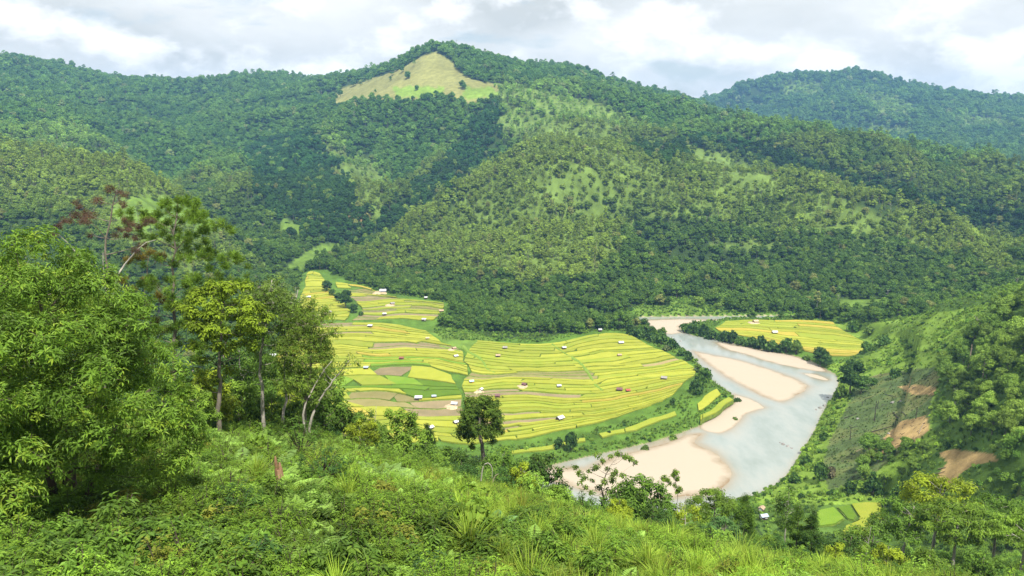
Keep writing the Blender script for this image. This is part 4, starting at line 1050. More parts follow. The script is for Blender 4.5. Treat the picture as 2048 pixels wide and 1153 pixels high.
    pine = rng.rand(n) < np.where(wood, 0.1, 1) * np.clip(light * 0.6, 0.03, 0.6) * (1 - 0.6 * sstep(1300, 1700, r))
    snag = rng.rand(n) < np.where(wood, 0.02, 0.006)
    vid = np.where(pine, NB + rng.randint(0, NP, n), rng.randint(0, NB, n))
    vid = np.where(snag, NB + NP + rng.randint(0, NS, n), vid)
    dark, mid, lit = np.array([0.056, 0.122, 0.019]), np.array([0.125, 0.22, 0.032]), np.array([0.265, 0.35, 0.058])  # tints carry painted sun and shade besides tree species
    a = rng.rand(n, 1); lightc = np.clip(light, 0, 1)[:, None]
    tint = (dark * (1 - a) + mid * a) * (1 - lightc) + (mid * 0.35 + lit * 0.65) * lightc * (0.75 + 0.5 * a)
    tint = np.where((rv & ~cz)[:, None], np.array([0.040, 0.100, 0.021]) * (0.75 + 0.7 * a), tint)  # ravine shade painted as a darker crown colour
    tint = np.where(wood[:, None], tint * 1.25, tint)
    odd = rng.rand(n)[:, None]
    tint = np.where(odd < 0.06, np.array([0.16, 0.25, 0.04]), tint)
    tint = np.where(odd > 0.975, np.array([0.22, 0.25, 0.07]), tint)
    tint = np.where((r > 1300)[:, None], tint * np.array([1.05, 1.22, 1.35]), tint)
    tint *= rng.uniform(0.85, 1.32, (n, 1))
    edge = 0.75 + 0.5 * (fbm(x / 25, y / 25, 153, 2))
    s = big * edge * np.clip(np.exp(rng.normal(0, 0.24, n)), 0.6, 1.35) * np.where(sparse, 0.7, 1) * np.where(r < 1000, 0.84, 0.88)
    clump = in_zone(CLUMP, px, py, D, 230, 620); s = np.where(clump, s * 0.5, np.where(wood, s * 0.85, s))
    scl = np.stack([s * rng.uniform(0.85, 1.2, n), s * rng.uniform(0.85, 1.2, n), s * rng.uniform(0.85, 1.15, n)], -1)
    rot = np.stack([rng.uniform(-0.06, 0.06, n), rng.uniform(-0.06, 0.06, n), rng.uniform(0, 6.28, n)], -1)
    pos = np.stack([x, y, z - 0.3], -1)
    # the 300 that show largest are trees of their own, the rest one forest
    vis = seen(x, y, z + 7 * s, 0.0) & (np.abs(px - 1024) < 1060) & (py > 0) & (py < 1000) & (px > 640)
    order = np.argsort(np.where(vis, D / s, 1e9))[:300]
    single = np.zeros(n, bool); single[order] = vis[order]
    made = []
    kinds = {'broad': 'forest_tree', 'pine': 'pine_tree', 'snag': 'dead_tree'}
    for i in np.nonzero(single)[0]:
        kd, tm, cm = FT_DATA[vid[i]]
        if wood[i] and kd == 'broad' and D[i] < 520: tm, cm = FTN_DATA[vid[i] % 5]
        t = tint[i]
        lum = t[1]
        tone = 'pale bare' if kd == 'snag' else ('olive' if t[0] > 0.66 * t[1] else ('deep green' if lum < 0.10 else ('dark green' if lum < 0.135 else ('mid green' if lum < 0.18 else ('light green' if lum < 0.225 else 'bright green')))))
        form = {'broad': 'broadleaf', 'pine': 'pine', 'snag': 'trunk'}[kd]
        sz = 'tall' if s[i] > 1.15 else ('small' if s[i] < 0.8 else 'rounded' if kd == 'broad' else 'open crowned')
        X, Y = px[i], py[i] - 20
        if D[i] < 480 and wood[i]:
            side = 'left edge' if X < 1885 else ('frame edge' if X > 2000 else ('right half' if X > 1945 else 'middle'))
            row = 'wood atop the right slope' if Y < 660 else ('upper right wood' if Y < 720 else ('wood above the orange mound' if Y < 780 else ('wood beside the clearing' if Y < 840 else ('lower right wood' if Y < 885 else 'thicket by the sand gully'))))
            where = f'in the {row}, {side}'
        elif X < 700: where = 'left of the head of the rice terraces'
        elif X < 760: where = 'at the forest edge left of the first white hut'
        elif X < 820: where = 'at the forest edge behind the first white hut'
        elif X < 880: where = 'at the forest edge behind the tiny white hut'
        elif X < 960: where = 'at the spur tip between the two rice fields'
        elif X < 1040: where = 'on the spur foot above the grassy gully'
        elif X < 1100: where = 'on the spur foot above the brown thatched huts'
        elif X < 1170: where = 'on the spur foot above the gully hut'
        elif X < 1230: where = 'on the spur foot behind the uppermost hut'
        elif X < 1300: where = 'at the far river bend below the spur'
        elif X < 1370: where = 'behind the left half of the far sandbar'
        elif X < 1450: where = 'behind the right half of the far sandbar'
        elif X < 1530: where = 'behind the straw hut on the far bank'
        elif X < 1600: where = 'behind the white hut on the far bank'
        elif X < 1680: where = 'behind the right end of the far bank terraces'
        elif X < 1730: where = 'right of the far bank terraces'
        elif X < 1790: where = 'behind the left end of the green clearing'
        elif X < 1840: where = 'behind the low rim of the green clearing'
        elif X < 1890: where = 'behind the middle rim of the green clearing'
        elif X < 1940: where = 'behind the rising rim of the green clearing'
        elif X < 1990: where = 'behind the top rim of the green clearing'
        else: where = 'behind the clearing at the frame edge'
        form = sz + ' ' + form + (' tree' if kd != 'snag' else '')
        o = thing(kinds[kd], f'{tone} {form} {where}', 'tree', pos[i], rot[i, 2], group=f'forest trees {where}')
        made.append((o, px[i]))
        o.scale = scl[i]
        link('trunk', tm, o)
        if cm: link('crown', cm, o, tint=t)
    # trees that nothing else tells apart are told apart by their order along the forest edge
    same = {}
    for o, X in made: same.setdefault(o['label'], []).append((X, o))
    ORD = ('', 'second', 'third', 'fourth', 'fifth', 'sixth', 'seventh', 'eighth')
    for lab, l in same.items():
        if len(l) < 2: continue
        l.sort(key=lambda q: q[0])
        for q, (X, o) in enumerate(l):
            if q == 0: pre = 'leftmost'
            elif q == len(l) - 1: pre = 'rightmost'
            elif q < (len(l) + 1) // 2: pre = f'{ORD[min(q, 7)]} from left'
            else: pre = f'{ORD[min(len(l) - 1 - q, 7)]} from right'
            w = (pre + ' ' + lab).split()
            while len(w) > 16 and 'the' in w: w.remove('the')
            if len(w) > 16 and 'tree' in w: w.remove('tree')
            o['label'] = ' '.join(w)
    k = ~single
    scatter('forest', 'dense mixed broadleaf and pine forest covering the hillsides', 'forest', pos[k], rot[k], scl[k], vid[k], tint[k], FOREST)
    print('forest', n, 'singles', single.sum())
build_forest()
# ---------------------------------------------------------------- field huts
def flat_mat(name, c, rough=0.6, spec=0.3, var=0.25):
    return mat_noise(name, tuple(v * (1 - var) for v in c), tuple(min(1, v * (1 + var * 0.5)) for v in c), scale=1.6, rough=rough, spec=spec, stretch=(1, 1, 0.4))
ROOFS = {'white': flat_mat('roof_white_sheet', (0.60, 0.61, 0.62), 0.4, 0.5, 0.15), 'blue grey': flat_mat('roof_blue_grey_sheet', (0.40, 0.48, 0.57), 0.4, 0.5), 'grey': flat_mat('roof_grey_thatch', (0.30, 0.28, 0.26), 0.9),
         'rust red': flat_mat('roof_rust_red', (0.25, 0.095, 0.065), 0.7), 'maroon': flat_mat('roof_maroon', (0.17, 0.085, 0.09), 0.7), 'tan': flat_mat('roof_tan_thatch', (0.42, 0.31, 0.21), 0.95), 'pale blue': flat_mat('roof_pale_blue', (0.42, 0.60, 0.68), 0.45, 0.5),
         'turquoise': flat_mat('roof_turquoise', (0.30, 0.66, 0.66), 0.5, 0.4), 'bright red': flat_mat('roof_red', (0.42, 0.10, 0.07), 0.6), 'straw': flat_mat('roof_straw', (0.50, 0.42, 0.26), 0.95), 'silver': flat_mat('roof_silver', (0.56, 0.58, 0.60), 0.4, 0.5)}
WALLS = {'brown': flat_mat('wall_brown_planks', (0.13, 0.095, 0.065), 0.9), 'tan': flat_mat('wall_bamboo', (0.33, 0.25, 0.15), 0.9), 'orange': flat_mat('wall_orange_cloth', (0.62, 0.20, 0.05), 0.9), 'maroon': flat_mat('wall_maroon', (0.22, 0.075, 0.065), 0.8), 'white': flat_mat('wall_white', (0.6, 0.6, 0.58), 0.8), 'yellow': flat_mat('wall_yellow', (0.6, 0.38, 0.06), 0.8)}
M_POST = flat_mat('hut_timber', (0.12, 0.09, 0.06), 0.9)
def box(M, x0, x1, y0, y1, z0, z1):
    V = [(x, y, z) for z in (z0, z1) for x, y in ((x0, y0), (x1, y0), (x1, y1), (x0, y1))]
    M.add(V, [(3, 2, 1, 0), (4, 5, 6, 7), (0, 1, 5, 4), (1, 2, 6, 5), (2, 3, 7, 6), (3, 0, 4, 7)])
def make_hut(label, px, py, w, roof, wall='brown', turn=0.0, form='gable', yard=None, loc=None, tall=1.0):
    if loc is None:
        p = hit(px, py)[0]
    else: p = np.array(loc)
    D = math.hypot(p[0], p[1])
    L = max(2.4, w * math.hypot(D, CAM_Z - p[2]) / FPX * 0.80)
    Wd = L * 0.74; eave = 1.55 * tall * (0.75 + 0.06 * L); rise = (0.24 if form == 'gable' else 0.10) * L
    z0 = ground(p[0], p[1]) + 0.35
    root = thing('field_hut', label, 'hut', (p[0], p[1], float(z0)), turn, group='huts scattered over the rice fields')
    hx, hy = L / 2, Wd / 2
    # roof: sheets with thickness and overhang, ridge along x
    t = 0.09
    if form == 'gable':
        M = Mesh()
        for s in (-1, 1):
            a = np.array([[-hx * 1.08, 0, eave + rise], [hx * 1.08, 0, eave + rise], [hx * 1.08, s * hy * 1.22, eave - 0.10 * rise], [-hx * 1.08, s * hy * 1.22, eave - 0.10 * rise]])
            V = np.vstack([a, a - [0, 0, t]])
            M.add(V, [(0, 1, 2, 3), (7, 6, 5, 4), (0, 4, 5, 1), (1, 5, 6, 2), (2, 6, 7, 3), (3, 7, 4, 0)])
        link('roof', M.data('roof', ROOFS[roof]), root)
        M = Mesh()
        for s in (-1, 1):      # plank gable ends
            x = s * hx * 0.9
            M.add([(x, -hy * 0.86, eave), (x, hy * 0.86, eave), (x, 0, eave + rise * 0.86), (x - s * .06, -hy * 0.86, eave), (x - s * .06, hy * 0.86, eave), (x - s * .06, 0, eave + rise * 0.86)], [(0, 1, 4, 3), (1, 2, 5, 4), (2, 0, 3, 5)], [(0, 1, 2), (5, 4, 3)])
            link('gable', M.data('gable', WALLS[wall]), root); M = Mesh()
    else:
        M = Mesh()
        a = np.array([[-hx * 1.1, hy * 1.15, eave + rise], [hx * 1.1, hy * 1.15, eave + rise], [hx * 1.1, -hy * 1.15, eave - 0.03], [-hx * 1.1, -hy * 1.15, eave - 0.03]])
        V = np.vstack([a, a - [0, 0, t]])
        M.add(V, [(3, 2, 1, 0), (4, 5, 6, 7), (0, 1, 5, 4), (1, 2, 6, 5), (2, 3, 7, 6), (3, 0, 4, 7)])
        link('roof', M.data('roof', ROOFS[roof]), root)
    M = Mesh(); box(M, -hx * 0.92, hx * 0.92, -hy * 0.9, hy * 0.9, 0.30, 0.42); link('floor', M.data('hut_floor', M_POST), root)
    M = Mesh()
    box(M, -hx * 0.88, hx * 0.88, hy * 0.80, hy * 0.86, 0.425, eave * 0.93); box(M, -hx * 0.88, -hx * 0.82, -hy * 0.84, hy * 0.79, 0.425, eave * 0.93); box(M, hx * 0.1, hx * 0.86, -hy * 0.86, -hy * 0.80, 0.425, eave * 0.62)
    link('wall', M.data('hut_wall', WALLS[wall]), root)
    for sx in (-1, 1):
        for sy in (-1, 1):
            M = Mesh(); x, y = sx * hx * 0.92, sy * hy * 0.9; zt = eave * 0.98 if form == 'gable' else eave + (rise * 0.9 if sy > 0 else -0.1)
            box(M, x - 0.07, x + 0.07, y - 0.07, y + 0.07, -1.0, zt); link('post', M.data('post', M_POST), root)
    if yard:
        rng = np.random.RandomState(int(px))
        a = np.linspace(0, 2 * np.pi, 20, endpoint=False); rr = rng.uniform(0.75, 1.2, 20)
        X = p[0] - L * 0.5 + np.cos(a) * L * 1.05 * rr; Y = p[1] - L * 0.45 + np.sin(a) * L * 1.0 * rr
        Zf = ground(X, Y) + 0.90
        M = Mesh(); n = 20
        M.add(np.vstack([np.c_[X, Y, Zf], np.c_[X * 1.0 + np.cos(a), Y + np.sin(a), Zf - 1.2], [[X.mean(), Y.mean(), Zf.mean() + 0.12]]]), [(i, n + i, n + (i + 1) % n, (i + 1) % n) for i in range(n)], [(2 * n, i, (i + 1) % n) for i in range(n)])
        link('threshing_yard', M.data('threshing_yard', M_YARD, smooth=True), kind='structure', label='pale trodden earth beside the ' + label.split(' hut')[0] + ' hut')
    return root
M_YARD = mat_noise('trodden_earth', (0.38, 0.28, 0.16), (0.56, 0.45, 0.30), scale=0.8, bump=0.05)
HUTS = [
 ('white roofed hut at the forest edge at the head of the far right terraces', 766, 586, 15, 'white', 'brown', 0.1, 'gable', 1), ('grey roofed hut on a pale yard among brown far plots', 785, 611, 10, 'grey', 'brown', 0.5, 'gable', 1),
 ('small silver roofed hut at the tip of a brown plot', 769, 632, 9, 'silver', 'brown', 0.3, 'gable', 0), ('white roofed hut between brown plots and yellow terraces', 740, 656, 11, 'white', 'brown', -0.1, 'lean', 0),
 ('pale flat roofed hut below the forest tip by yellow plots', 848, 643, 10, 'white', 'white', 0.0, 'lean', 0), ('tiny white hut against the dark forest edge', 852, 599, 6, 'white', 'brown', 0.0, 'gable', 0),
 ('brown thatched hut at the forest edge left of the spur tip', 883, 626, 11, 'tan', 'brown', 0.2, 'gable', 0), ('grey hut with a pale yard left of the ditch trees', 659, 628, 9, 'grey', 'brown', 0.4, 'gable', 1),
 ('white roofed hut at the far left edge of the fields under the trees', 618, 598, 9, 'white', 'brown', 0.1, 'gable', 0), ('rust red flat roofed hut in the long yellow bands', 803, 721, 11, 'rust red', 'maroon', 0.0, 'lean', 0),
 ('blue grey roofed hut at the corner of the bright green plots', 732, 740, 11, 'blue grey', 'brown', 0.0, 'lean', 0), ('white roofed hut below the grassy terrace steps', 912, 717, 10, 'white', 'brown', 0.5, 'gable', 0),
 ('small straw hut at the upper edge of the middle terraces', 855, 681, 9, 'straw', 'tan', 0.2, 'gable', 0), ('ruined reddish straw hut at the end of a brown plot', 908, 701, 9, 'tan', 'maroon', 0.7, 'gable', 1),
 ('wide bright white roofed hut beside the deep green plot', 837, 801, 17, 'white', 'brown', 0.05, 'lean', 0), ('blue grey roofed hut at the lower right tip of the deep green plot', 868, 798, 10, 'blue grey', 'brown', 0.15, 'lean', 0),
 ('low long white roofed shed on the brown plots left of the lone tree', 909, 813, 15, 'white', 'white', -0.15, 'gable', 1), ('white gabled hut just left of the lone tree', 912, 850, 13, 'white', 'brown', 0.7, 'gable', 0),
 ('white gabled hut with dark open front in the nearest left rice', 861, 861, 15, 'white', 'brown', 0.9, 'gable', 0), ('pale blue roofed hut with an orange wall', 943, 768, 11, 'pale blue', 'orange', 0.35, 'gable', 0),
 ('white open gabled shed on a pale yard above the lone tree', 962, 784, 11, 'white', 'white', 1.2, 'gable', 1), ('maroon roofed hut above the right side of the lone tree', 995, 797, 12, 'maroon', 'maroon', 0.2, 'gable', 0),
 ('dark maroon hut with a pale earth yard amid brown plots', 1049, 774, 12, 'maroon', 'brown', -0.6, 'gable', 1), ('grey roofed hut alone in the middle of the golden field', 1118, 777, 10, 'silver', 'brown', 0.2, 'gable', 0),
 ('grey brown hut on the upper curving terraces, left of the gully path', 1010, 700, 11, 'grey', 'brown', 0.05, 'gable', 0), ('pinkish brown thatched hut on the upper terraces below another hut', 996, 716, 11, 'tan', 'brown', 0.1, 'gable', 0),
 ('dark hut with a pale roof right of the terrace gully', 1128, 700, 10, 'silver', 'brown', 0.4, 'gable', 0), ('large white gabled hut standing in the golden field right of the lone tree', 1120, 842, 18, 'white', 'brown', 0.75, 'gable', 0),
 ('white roofed hut near the top of the right terraces', 1242, 690, 12, 'white', 'brown', 0.1, 'gable', 0), ('grey tan hut below the white roofed one on the right terraces', 1239, 715, 10, 'tan', 'tan', 0.1, 'gable', 0),
 ('small white roofed hut at the upper forest edge of the right terraces', 1200, 664, 8, 'white', 'brown', 0.2, 'gable', 0), ('grey planked roof hut at the tan plots near the river', 1328, 761, 14, 'grey', 'brown', -0.25, 'gable', 0),
 ('maroon walled hut with a white roof edge in the right field', 1239, 784, 14, 'maroon', 'maroon', -0.15, 'gable', 0), ('little bright red roofed hut beside the maroon hut', 1256, 786, 10, 'bright red', 'brown', 0.2, 'gable', 0),
 ('white hut with a yellow wall on the river bank', 1392, 744, 10, 'white', 'yellow', 0.2, 'gable', 0), ('white roofed hut on the far bank terraces behind the bushes', 1549, 669, 12, 'white', 'brown', 0.1, 'gable', 0),
 ('straw thatched hut on the far bank below the forest', 1511, 647, 12, 'straw', 'tan', 0.3, 'gable', 1), ('blue white roofed hut among trees by the small paddies', 1527, 1040, 17, 'blue grey', 'white', 0.3, 'gable', 0),
 ('brown hut with a white wall above the blue white roof', 1523, 1024, 12, 'tan', 'white', 0.9, 'gable', 0)]
for h in HUTS: make_hut(h[0], h[1], h[2], h[3], h[4], h[5], h[6], h[7], h[8])
# the village half hidden behind the near trees on the left
for lab, x, y, w, rf, wl_ in (('white village roof glimpsed left of the yellowish tree', 376, 738, 18, 'white', 'tan'), ('pale village roof behind the yellowish tree', 396, 748, 16, 'silver', 'brown'), ('white village house right of the yellowish tree trunk', 456, 742, 18, 'white', 'brown'),
                              ('white roofed house seen between the slender trunks', 536, 668, 14, 'white', 'brown'), ('turquoise village roof glimpsed through the big left tree', 196, 660, 26, 'turquoise', 'orange'), ('white village roof glimpsed through the left crown', 82, 648, 20, 'white', 'brown'),
                              ('orange walled house glimpsed through the big tree', 264, 676, 18, 'tan', 'orange'), ('white roof low between the slender trees', 546, 718, 16, 'white', 'tan')):
    p = hit(x, y, lo=130)[0]
    h = make_hut(lab, x, y, w, rf, wl_, random.uniform(-0.5, 0.8), 'gable', 0, loc=p, tall=1.25)
    h.name = 'village_house'; h['category'] = 'house'; h['group'] = 'village houses behind the left trees'
# ---------------------------------------------------------------- plant kinds
def bush_far(rng, R=1.0, Ht=1.3, lobes=6, cards=44, size=0.34):
    st, cr = Mesh(), Mesh()
    for k in range(lobes):
        a = 2.4 * k + rng.uniform(-0.5, 0.5); q = math.sqrt((k + 0.2) / lobes)
        r = R * rng.uniform(0.38, 0.55)
        c = np.array([math.cos(a) * q * R * 0.7, math.sin(a) * q * R * 0.7, max(r * 0.6, Ht * (1 - 0.55 * q * q) - r * 0.8)])
        tube(st, np.array([[0, 0, -0.6], c * np.array([0.35, 0.35, 0.5]), c]), [0.06, 0.04, 0.02], 4)
        ico(rng, c, r * 0.72, cr, 0.85, 0.4)
        clump_cards(rng, cr, c, r, cards, size)
    return st, cr
def rosettes(rng, M, O, dirs, k, L, W, spread=0.9, droop=0.2, var0=None):
    """k leaves radiating from every shoot tip"""
    n = len(O)
    a = rng.uniform(0, 6.28, (n, 1)) + np.arange(k)[None] * 2.4
    D = unit(dirs)
    ref = np.where(np.abs(D[:, 2:]) > 0.9, np.array([[1.0, 0, 0]]), np.array([[0, 0, 1.0]]))
    A = unit(np.cross(D, ref)); B = np.cross(D, A)
    out = np.cos(a)[..., None] * A[:, None] + np.sin(a)[..., None] * B[:, None]
    d = unit(D[:, None] * (1 - spread * rng.uniform(0.55, 1.15, (n, k, 1))) + out * spread + np.array([0, 0, -droop]) * rng.uniform(0.3, 1.5, (n, k, 1)))
    p = O[:, None] - D[:, None] * L * rng.uniform(0.0, 1.3, (n, k, 1)) + out * 0.01
    nrm = unit(D[:, None] + np.array([0, 0, 0.8]) + rng.normal(size=(n, k, 3)) * 0.25)
    v = rng.uniform(0, 1, (n, k)) * 0.6 + rng.uniform(0, 0.4, (n, 1)) if var0 is None else np.clip(var0[:, None] + rng.uniform(-0.2, 0.2, (n, k)), 0, 1)
    leaves(M, p.reshape(-1, 3), d.reshape(-1, 3), nrm.reshape(-1, 3), L * rng.uniform(0.7, 1.25, n * k), W * rng.uniform(0.8, 1.2, n * k), v.ravel(), bend=0.2)
def shrub_near(rng, R=0.75, Ht=1.15, shoots=75, k=8, L=0.21, W=0.068, droop=0.45):
    st, cr = Mesh(), Mesh()
    d = rdir(shoots, rng, 0.55); d[:, 2] = np.abs(d[:, 2])
    O = d * np.array([R, R, Ht]) * rng.uniform(0.55, 1.05, (shoots, 1)) + np.array([0, 0, 0.05])
    for i in range(0, shoots, 4):
        tube(st, np.array([[0, 0, -0.3], O[i] * np.array([0.4, 0.4, 0.55]), O[i]]), [0.022, 0.014, 0.006], 3)
    rosettes(rng, cr, O, unit(d + np.array([0, 0, 0.6])), k, L, W, 0.85, droop)
    return st, cr
def fern(rng, fronds=9, Lf=1.05):
    cr = Mesh(); st = Mesh()
    for f in range(fronds):
        a = 2.4 * f + rng.uniform(-0.4, 0.4); L = Lf * rng.uniform(0.7, 1.2); rise = rng.uniform(0.5, 0.95)
        t = np.linspace(0, 1, 17)
        h = np.array([math.cos(a), math.sin(a)])
        rad = t * L * 0.85; z = L * rise * (t * 1.25 - 0.75 * t ** 2.2)
        P = np.c_[h[0] * rad, h[1] * rad, z]
        tube(st, P[::4] + [0, 0, -0.02], np.linspace(0.012, 0.003, len(P[::4])), 3)
        T = np.gradient(P, axis=0); side = np.array([-h[1], h[0], 0])
        w = np.sin(np.clip(t * 1.05, 0, 1) * np.pi) ** 0.7 * L * 0.30 * (1 - 0.45 * t)
        for s in (-1, 1):
            q = slice(3, 17)
            d = side * s + unit(T[q]) * 0.45 + np.array([0, 0, -0.18])
            nrm = np.tile([0, 0, 1.0], (14, 1)) + rng.normal(size=(14, 3)) * 0.12
            leaves(cr, P[q], d, nrm, w[q] + 0.03, np.full(14, L * 0.075), np.clip(rng.uniform(0.2, 0.8) + rng.uniform(-0.2, 0.2, 14), 0, 1), bend=0.05)
    return st, cr
def tussock(rng, blades=120, L0=1.35, w0=0.022):
    cr = Mesh()
    n = blades; a = rng.uniform(0, 6.28, n); b = rng.uniform(0, 0.16, n)
    L = L0 * rng.uniform(0.55, 1.15, n); lean = rng.uniform(0.08, 0.95, n)
    seg = 5; t = np.linspace(0, 1, seg)
    dx = (lean[:, None] * t ** 1.7) * L[:, None]; dz = (t - 0.52 * lean[:, None] * t ** 2.6) * L[:, None]
    h = np.stack([np.cos(a), np.sin(a)], -1)
    base = np.stack([np.cos(a * 3.1), np.sin(a * 3.1)], -1) * b[:, None]
    P = np.concatenate([base[:, None] + h[:, None] * dx[..., None], dz[..., None]], -1)
    sd_ = np.stack([-h[:, 1], h[:, 0], np.zeros(n)], -1)
    w = w0 * np.array([0.8, 1.0, 0.9, 0.65, 0.08]) / 2
    A, B = P - sd_[:, None] * w[None, :, None], P + sd_[:, None] * w[None, :, None]
    V = np.stack([A, B], 2).reshape(n, seg * 2, 3)
    i = np.arange(n)[:, None] * seg * 2; j = np.arange(seg - 1)[None] * 2
    Q = np.stack([i + j, i + j + 1, i + j + 3, i + j + 2], -1).reshape(-1, 4)
    cr.add(V.reshape(-1, 3), Q, None, np.repeat(rng.uniform(0, 1, n), seg * 2))
    return None, cr
def herb(rng, n=26, L=0.26, W=0.13, Ht=0.55):
    """broad soft leaves on short stalks"""
    st, cr = Mesh(), Mesh()
    d = rdir(n, rng, 0.9); d[:, 2] = np.abs(d[:, 2]) * 0.8 + 0.2
    O = d * np.array([0.35, 0.35, Ht]) * rng.uniform(0.5, 1.1, (n, 1))
    for i in range(0, n, 3): tube(st, np.array([[0, 0, -0.2], O[i] * 0.5, O[i]]), [0.012, 0.009, 0.005], 3)
    rosettes(rng, cr, O, unit(d + [0, 0, 0.5]), 4, L, W, 0.95, 0.35)
    return st, cr
def merged(coll, name, st, cr, bark=None, leaf=None):
    j = Mesh()
    parts = [(st, 0), (cr, 1)]
    qm, tm = [], []
    for src, mi in parts:
        if src is None or not src.v: continue
        off = j.n
        for arr in src.q: j.q.append(arr + off); qm.append(np.full(len(arr), mi))
        for arr in src.t: j.t.append(arr + off); tm.append(np.full(len(arr), mi))
        j.v += src.v; j.var += src.var; j.n += src.n
    me = j.data(name, [bark or M_BARK, leaf or M_LEAF], qmat=np.concatenate(qm) if qm else None, tmat=np.concatenate(tm) if tm else None)
    return proto(coll, name, me)
M_LEAF_GLOSS = mat_leaf('glossy_foliage', rough=0.55, spec=0.16, transl=0.3)
M_GRASS = mat_leaf('grass_blades', yellow=(0.36, 0.30, 0.10), ymix=0.5, transl=0.35, rough=0.55, vlo=0.65, vhi=1.35)
M_FERN = mat_leaf('fern_fronds', yellow=(0.30, 0.33, 0.08), ymix=0.15, transl=0.35, rough=0.6, vlo=0.7, vhi=1.3)
_r = np.random.RandomState(5)
PLANT_DATA = {}      # kind -> list of (stem mesh, leaf mesh)
def kind_of(kind, makes, bark, leaf):
    PLANT_DATA[kind] = []
    for st, cr in makes:
        PLANT_DATA[kind].append((st.data('stem', bark) if st and st.v else None, cr.data('foliage', leaf), (st, cr), leaf))
kind_of('shrub', [shrub_near(_r, _r.uniform(0.65, 0.9), _r.uniform(0.9, 1.3), 80) for _ in range(4)] , M_BARK_DARK, M_LEAF_GLOSS)
kind_of('fine', [shrub_near(_r, _r.uniform(0.7, 0.95), _r.uniform(1.0, 1.5), 120, 9, 0.10, 0.034, 0.1) for _ in range(3)], M_BARK_DARK, M_LEAF)
kind_of('fern', [fern(_r, _r.randint(8, 12), _r.uniform(0.9, 1.25)) for _ in range(3)], M_BARK_DARK, M_FERN)
kind_of('grass', [tussock(_r, 150, _r.uniform(1.15, 1.5)) for _ in range(3)], None, M_GRASS)
kind_of('herb', [herb(_r) for _ in range(2)], M_BARK_DARK, M_LEAF)
kind_of('thicket', [shrub_near(_r, _r.uniform(1.3, 1.8), _r.uniform(1.9, 3.0), 210, 8, 0.25, 0.10, 0.25) for _ in range(3)], M_BARK_DARK, M_LEAF)
kind_of('bush', [bush_far(_r, _r.uniform(0.9, 1.2), _r.uniform(1.1, 1.7), _r.randint(5, 8)) for _ in range(5)], M_BARK_DARK, M_LEAF_FAR)
UNDER = bpy.data.collections.new('undergrowth_kinds')
UIDX = {}
_i = 0
for kd in ('shrub', 'fine', 'fern', 'grass', 'herb', 'bush', 'thicket'):
    UIDX[kd] = (_i, len(PLANT_DATA[kd]))
    for _, _, (st, cr), lf in PLANT_DATA[kd]:
        merged(UNDER, 'plant.%03d' % _i, st, cr, M_BARK_DARK, lf); _i += 1

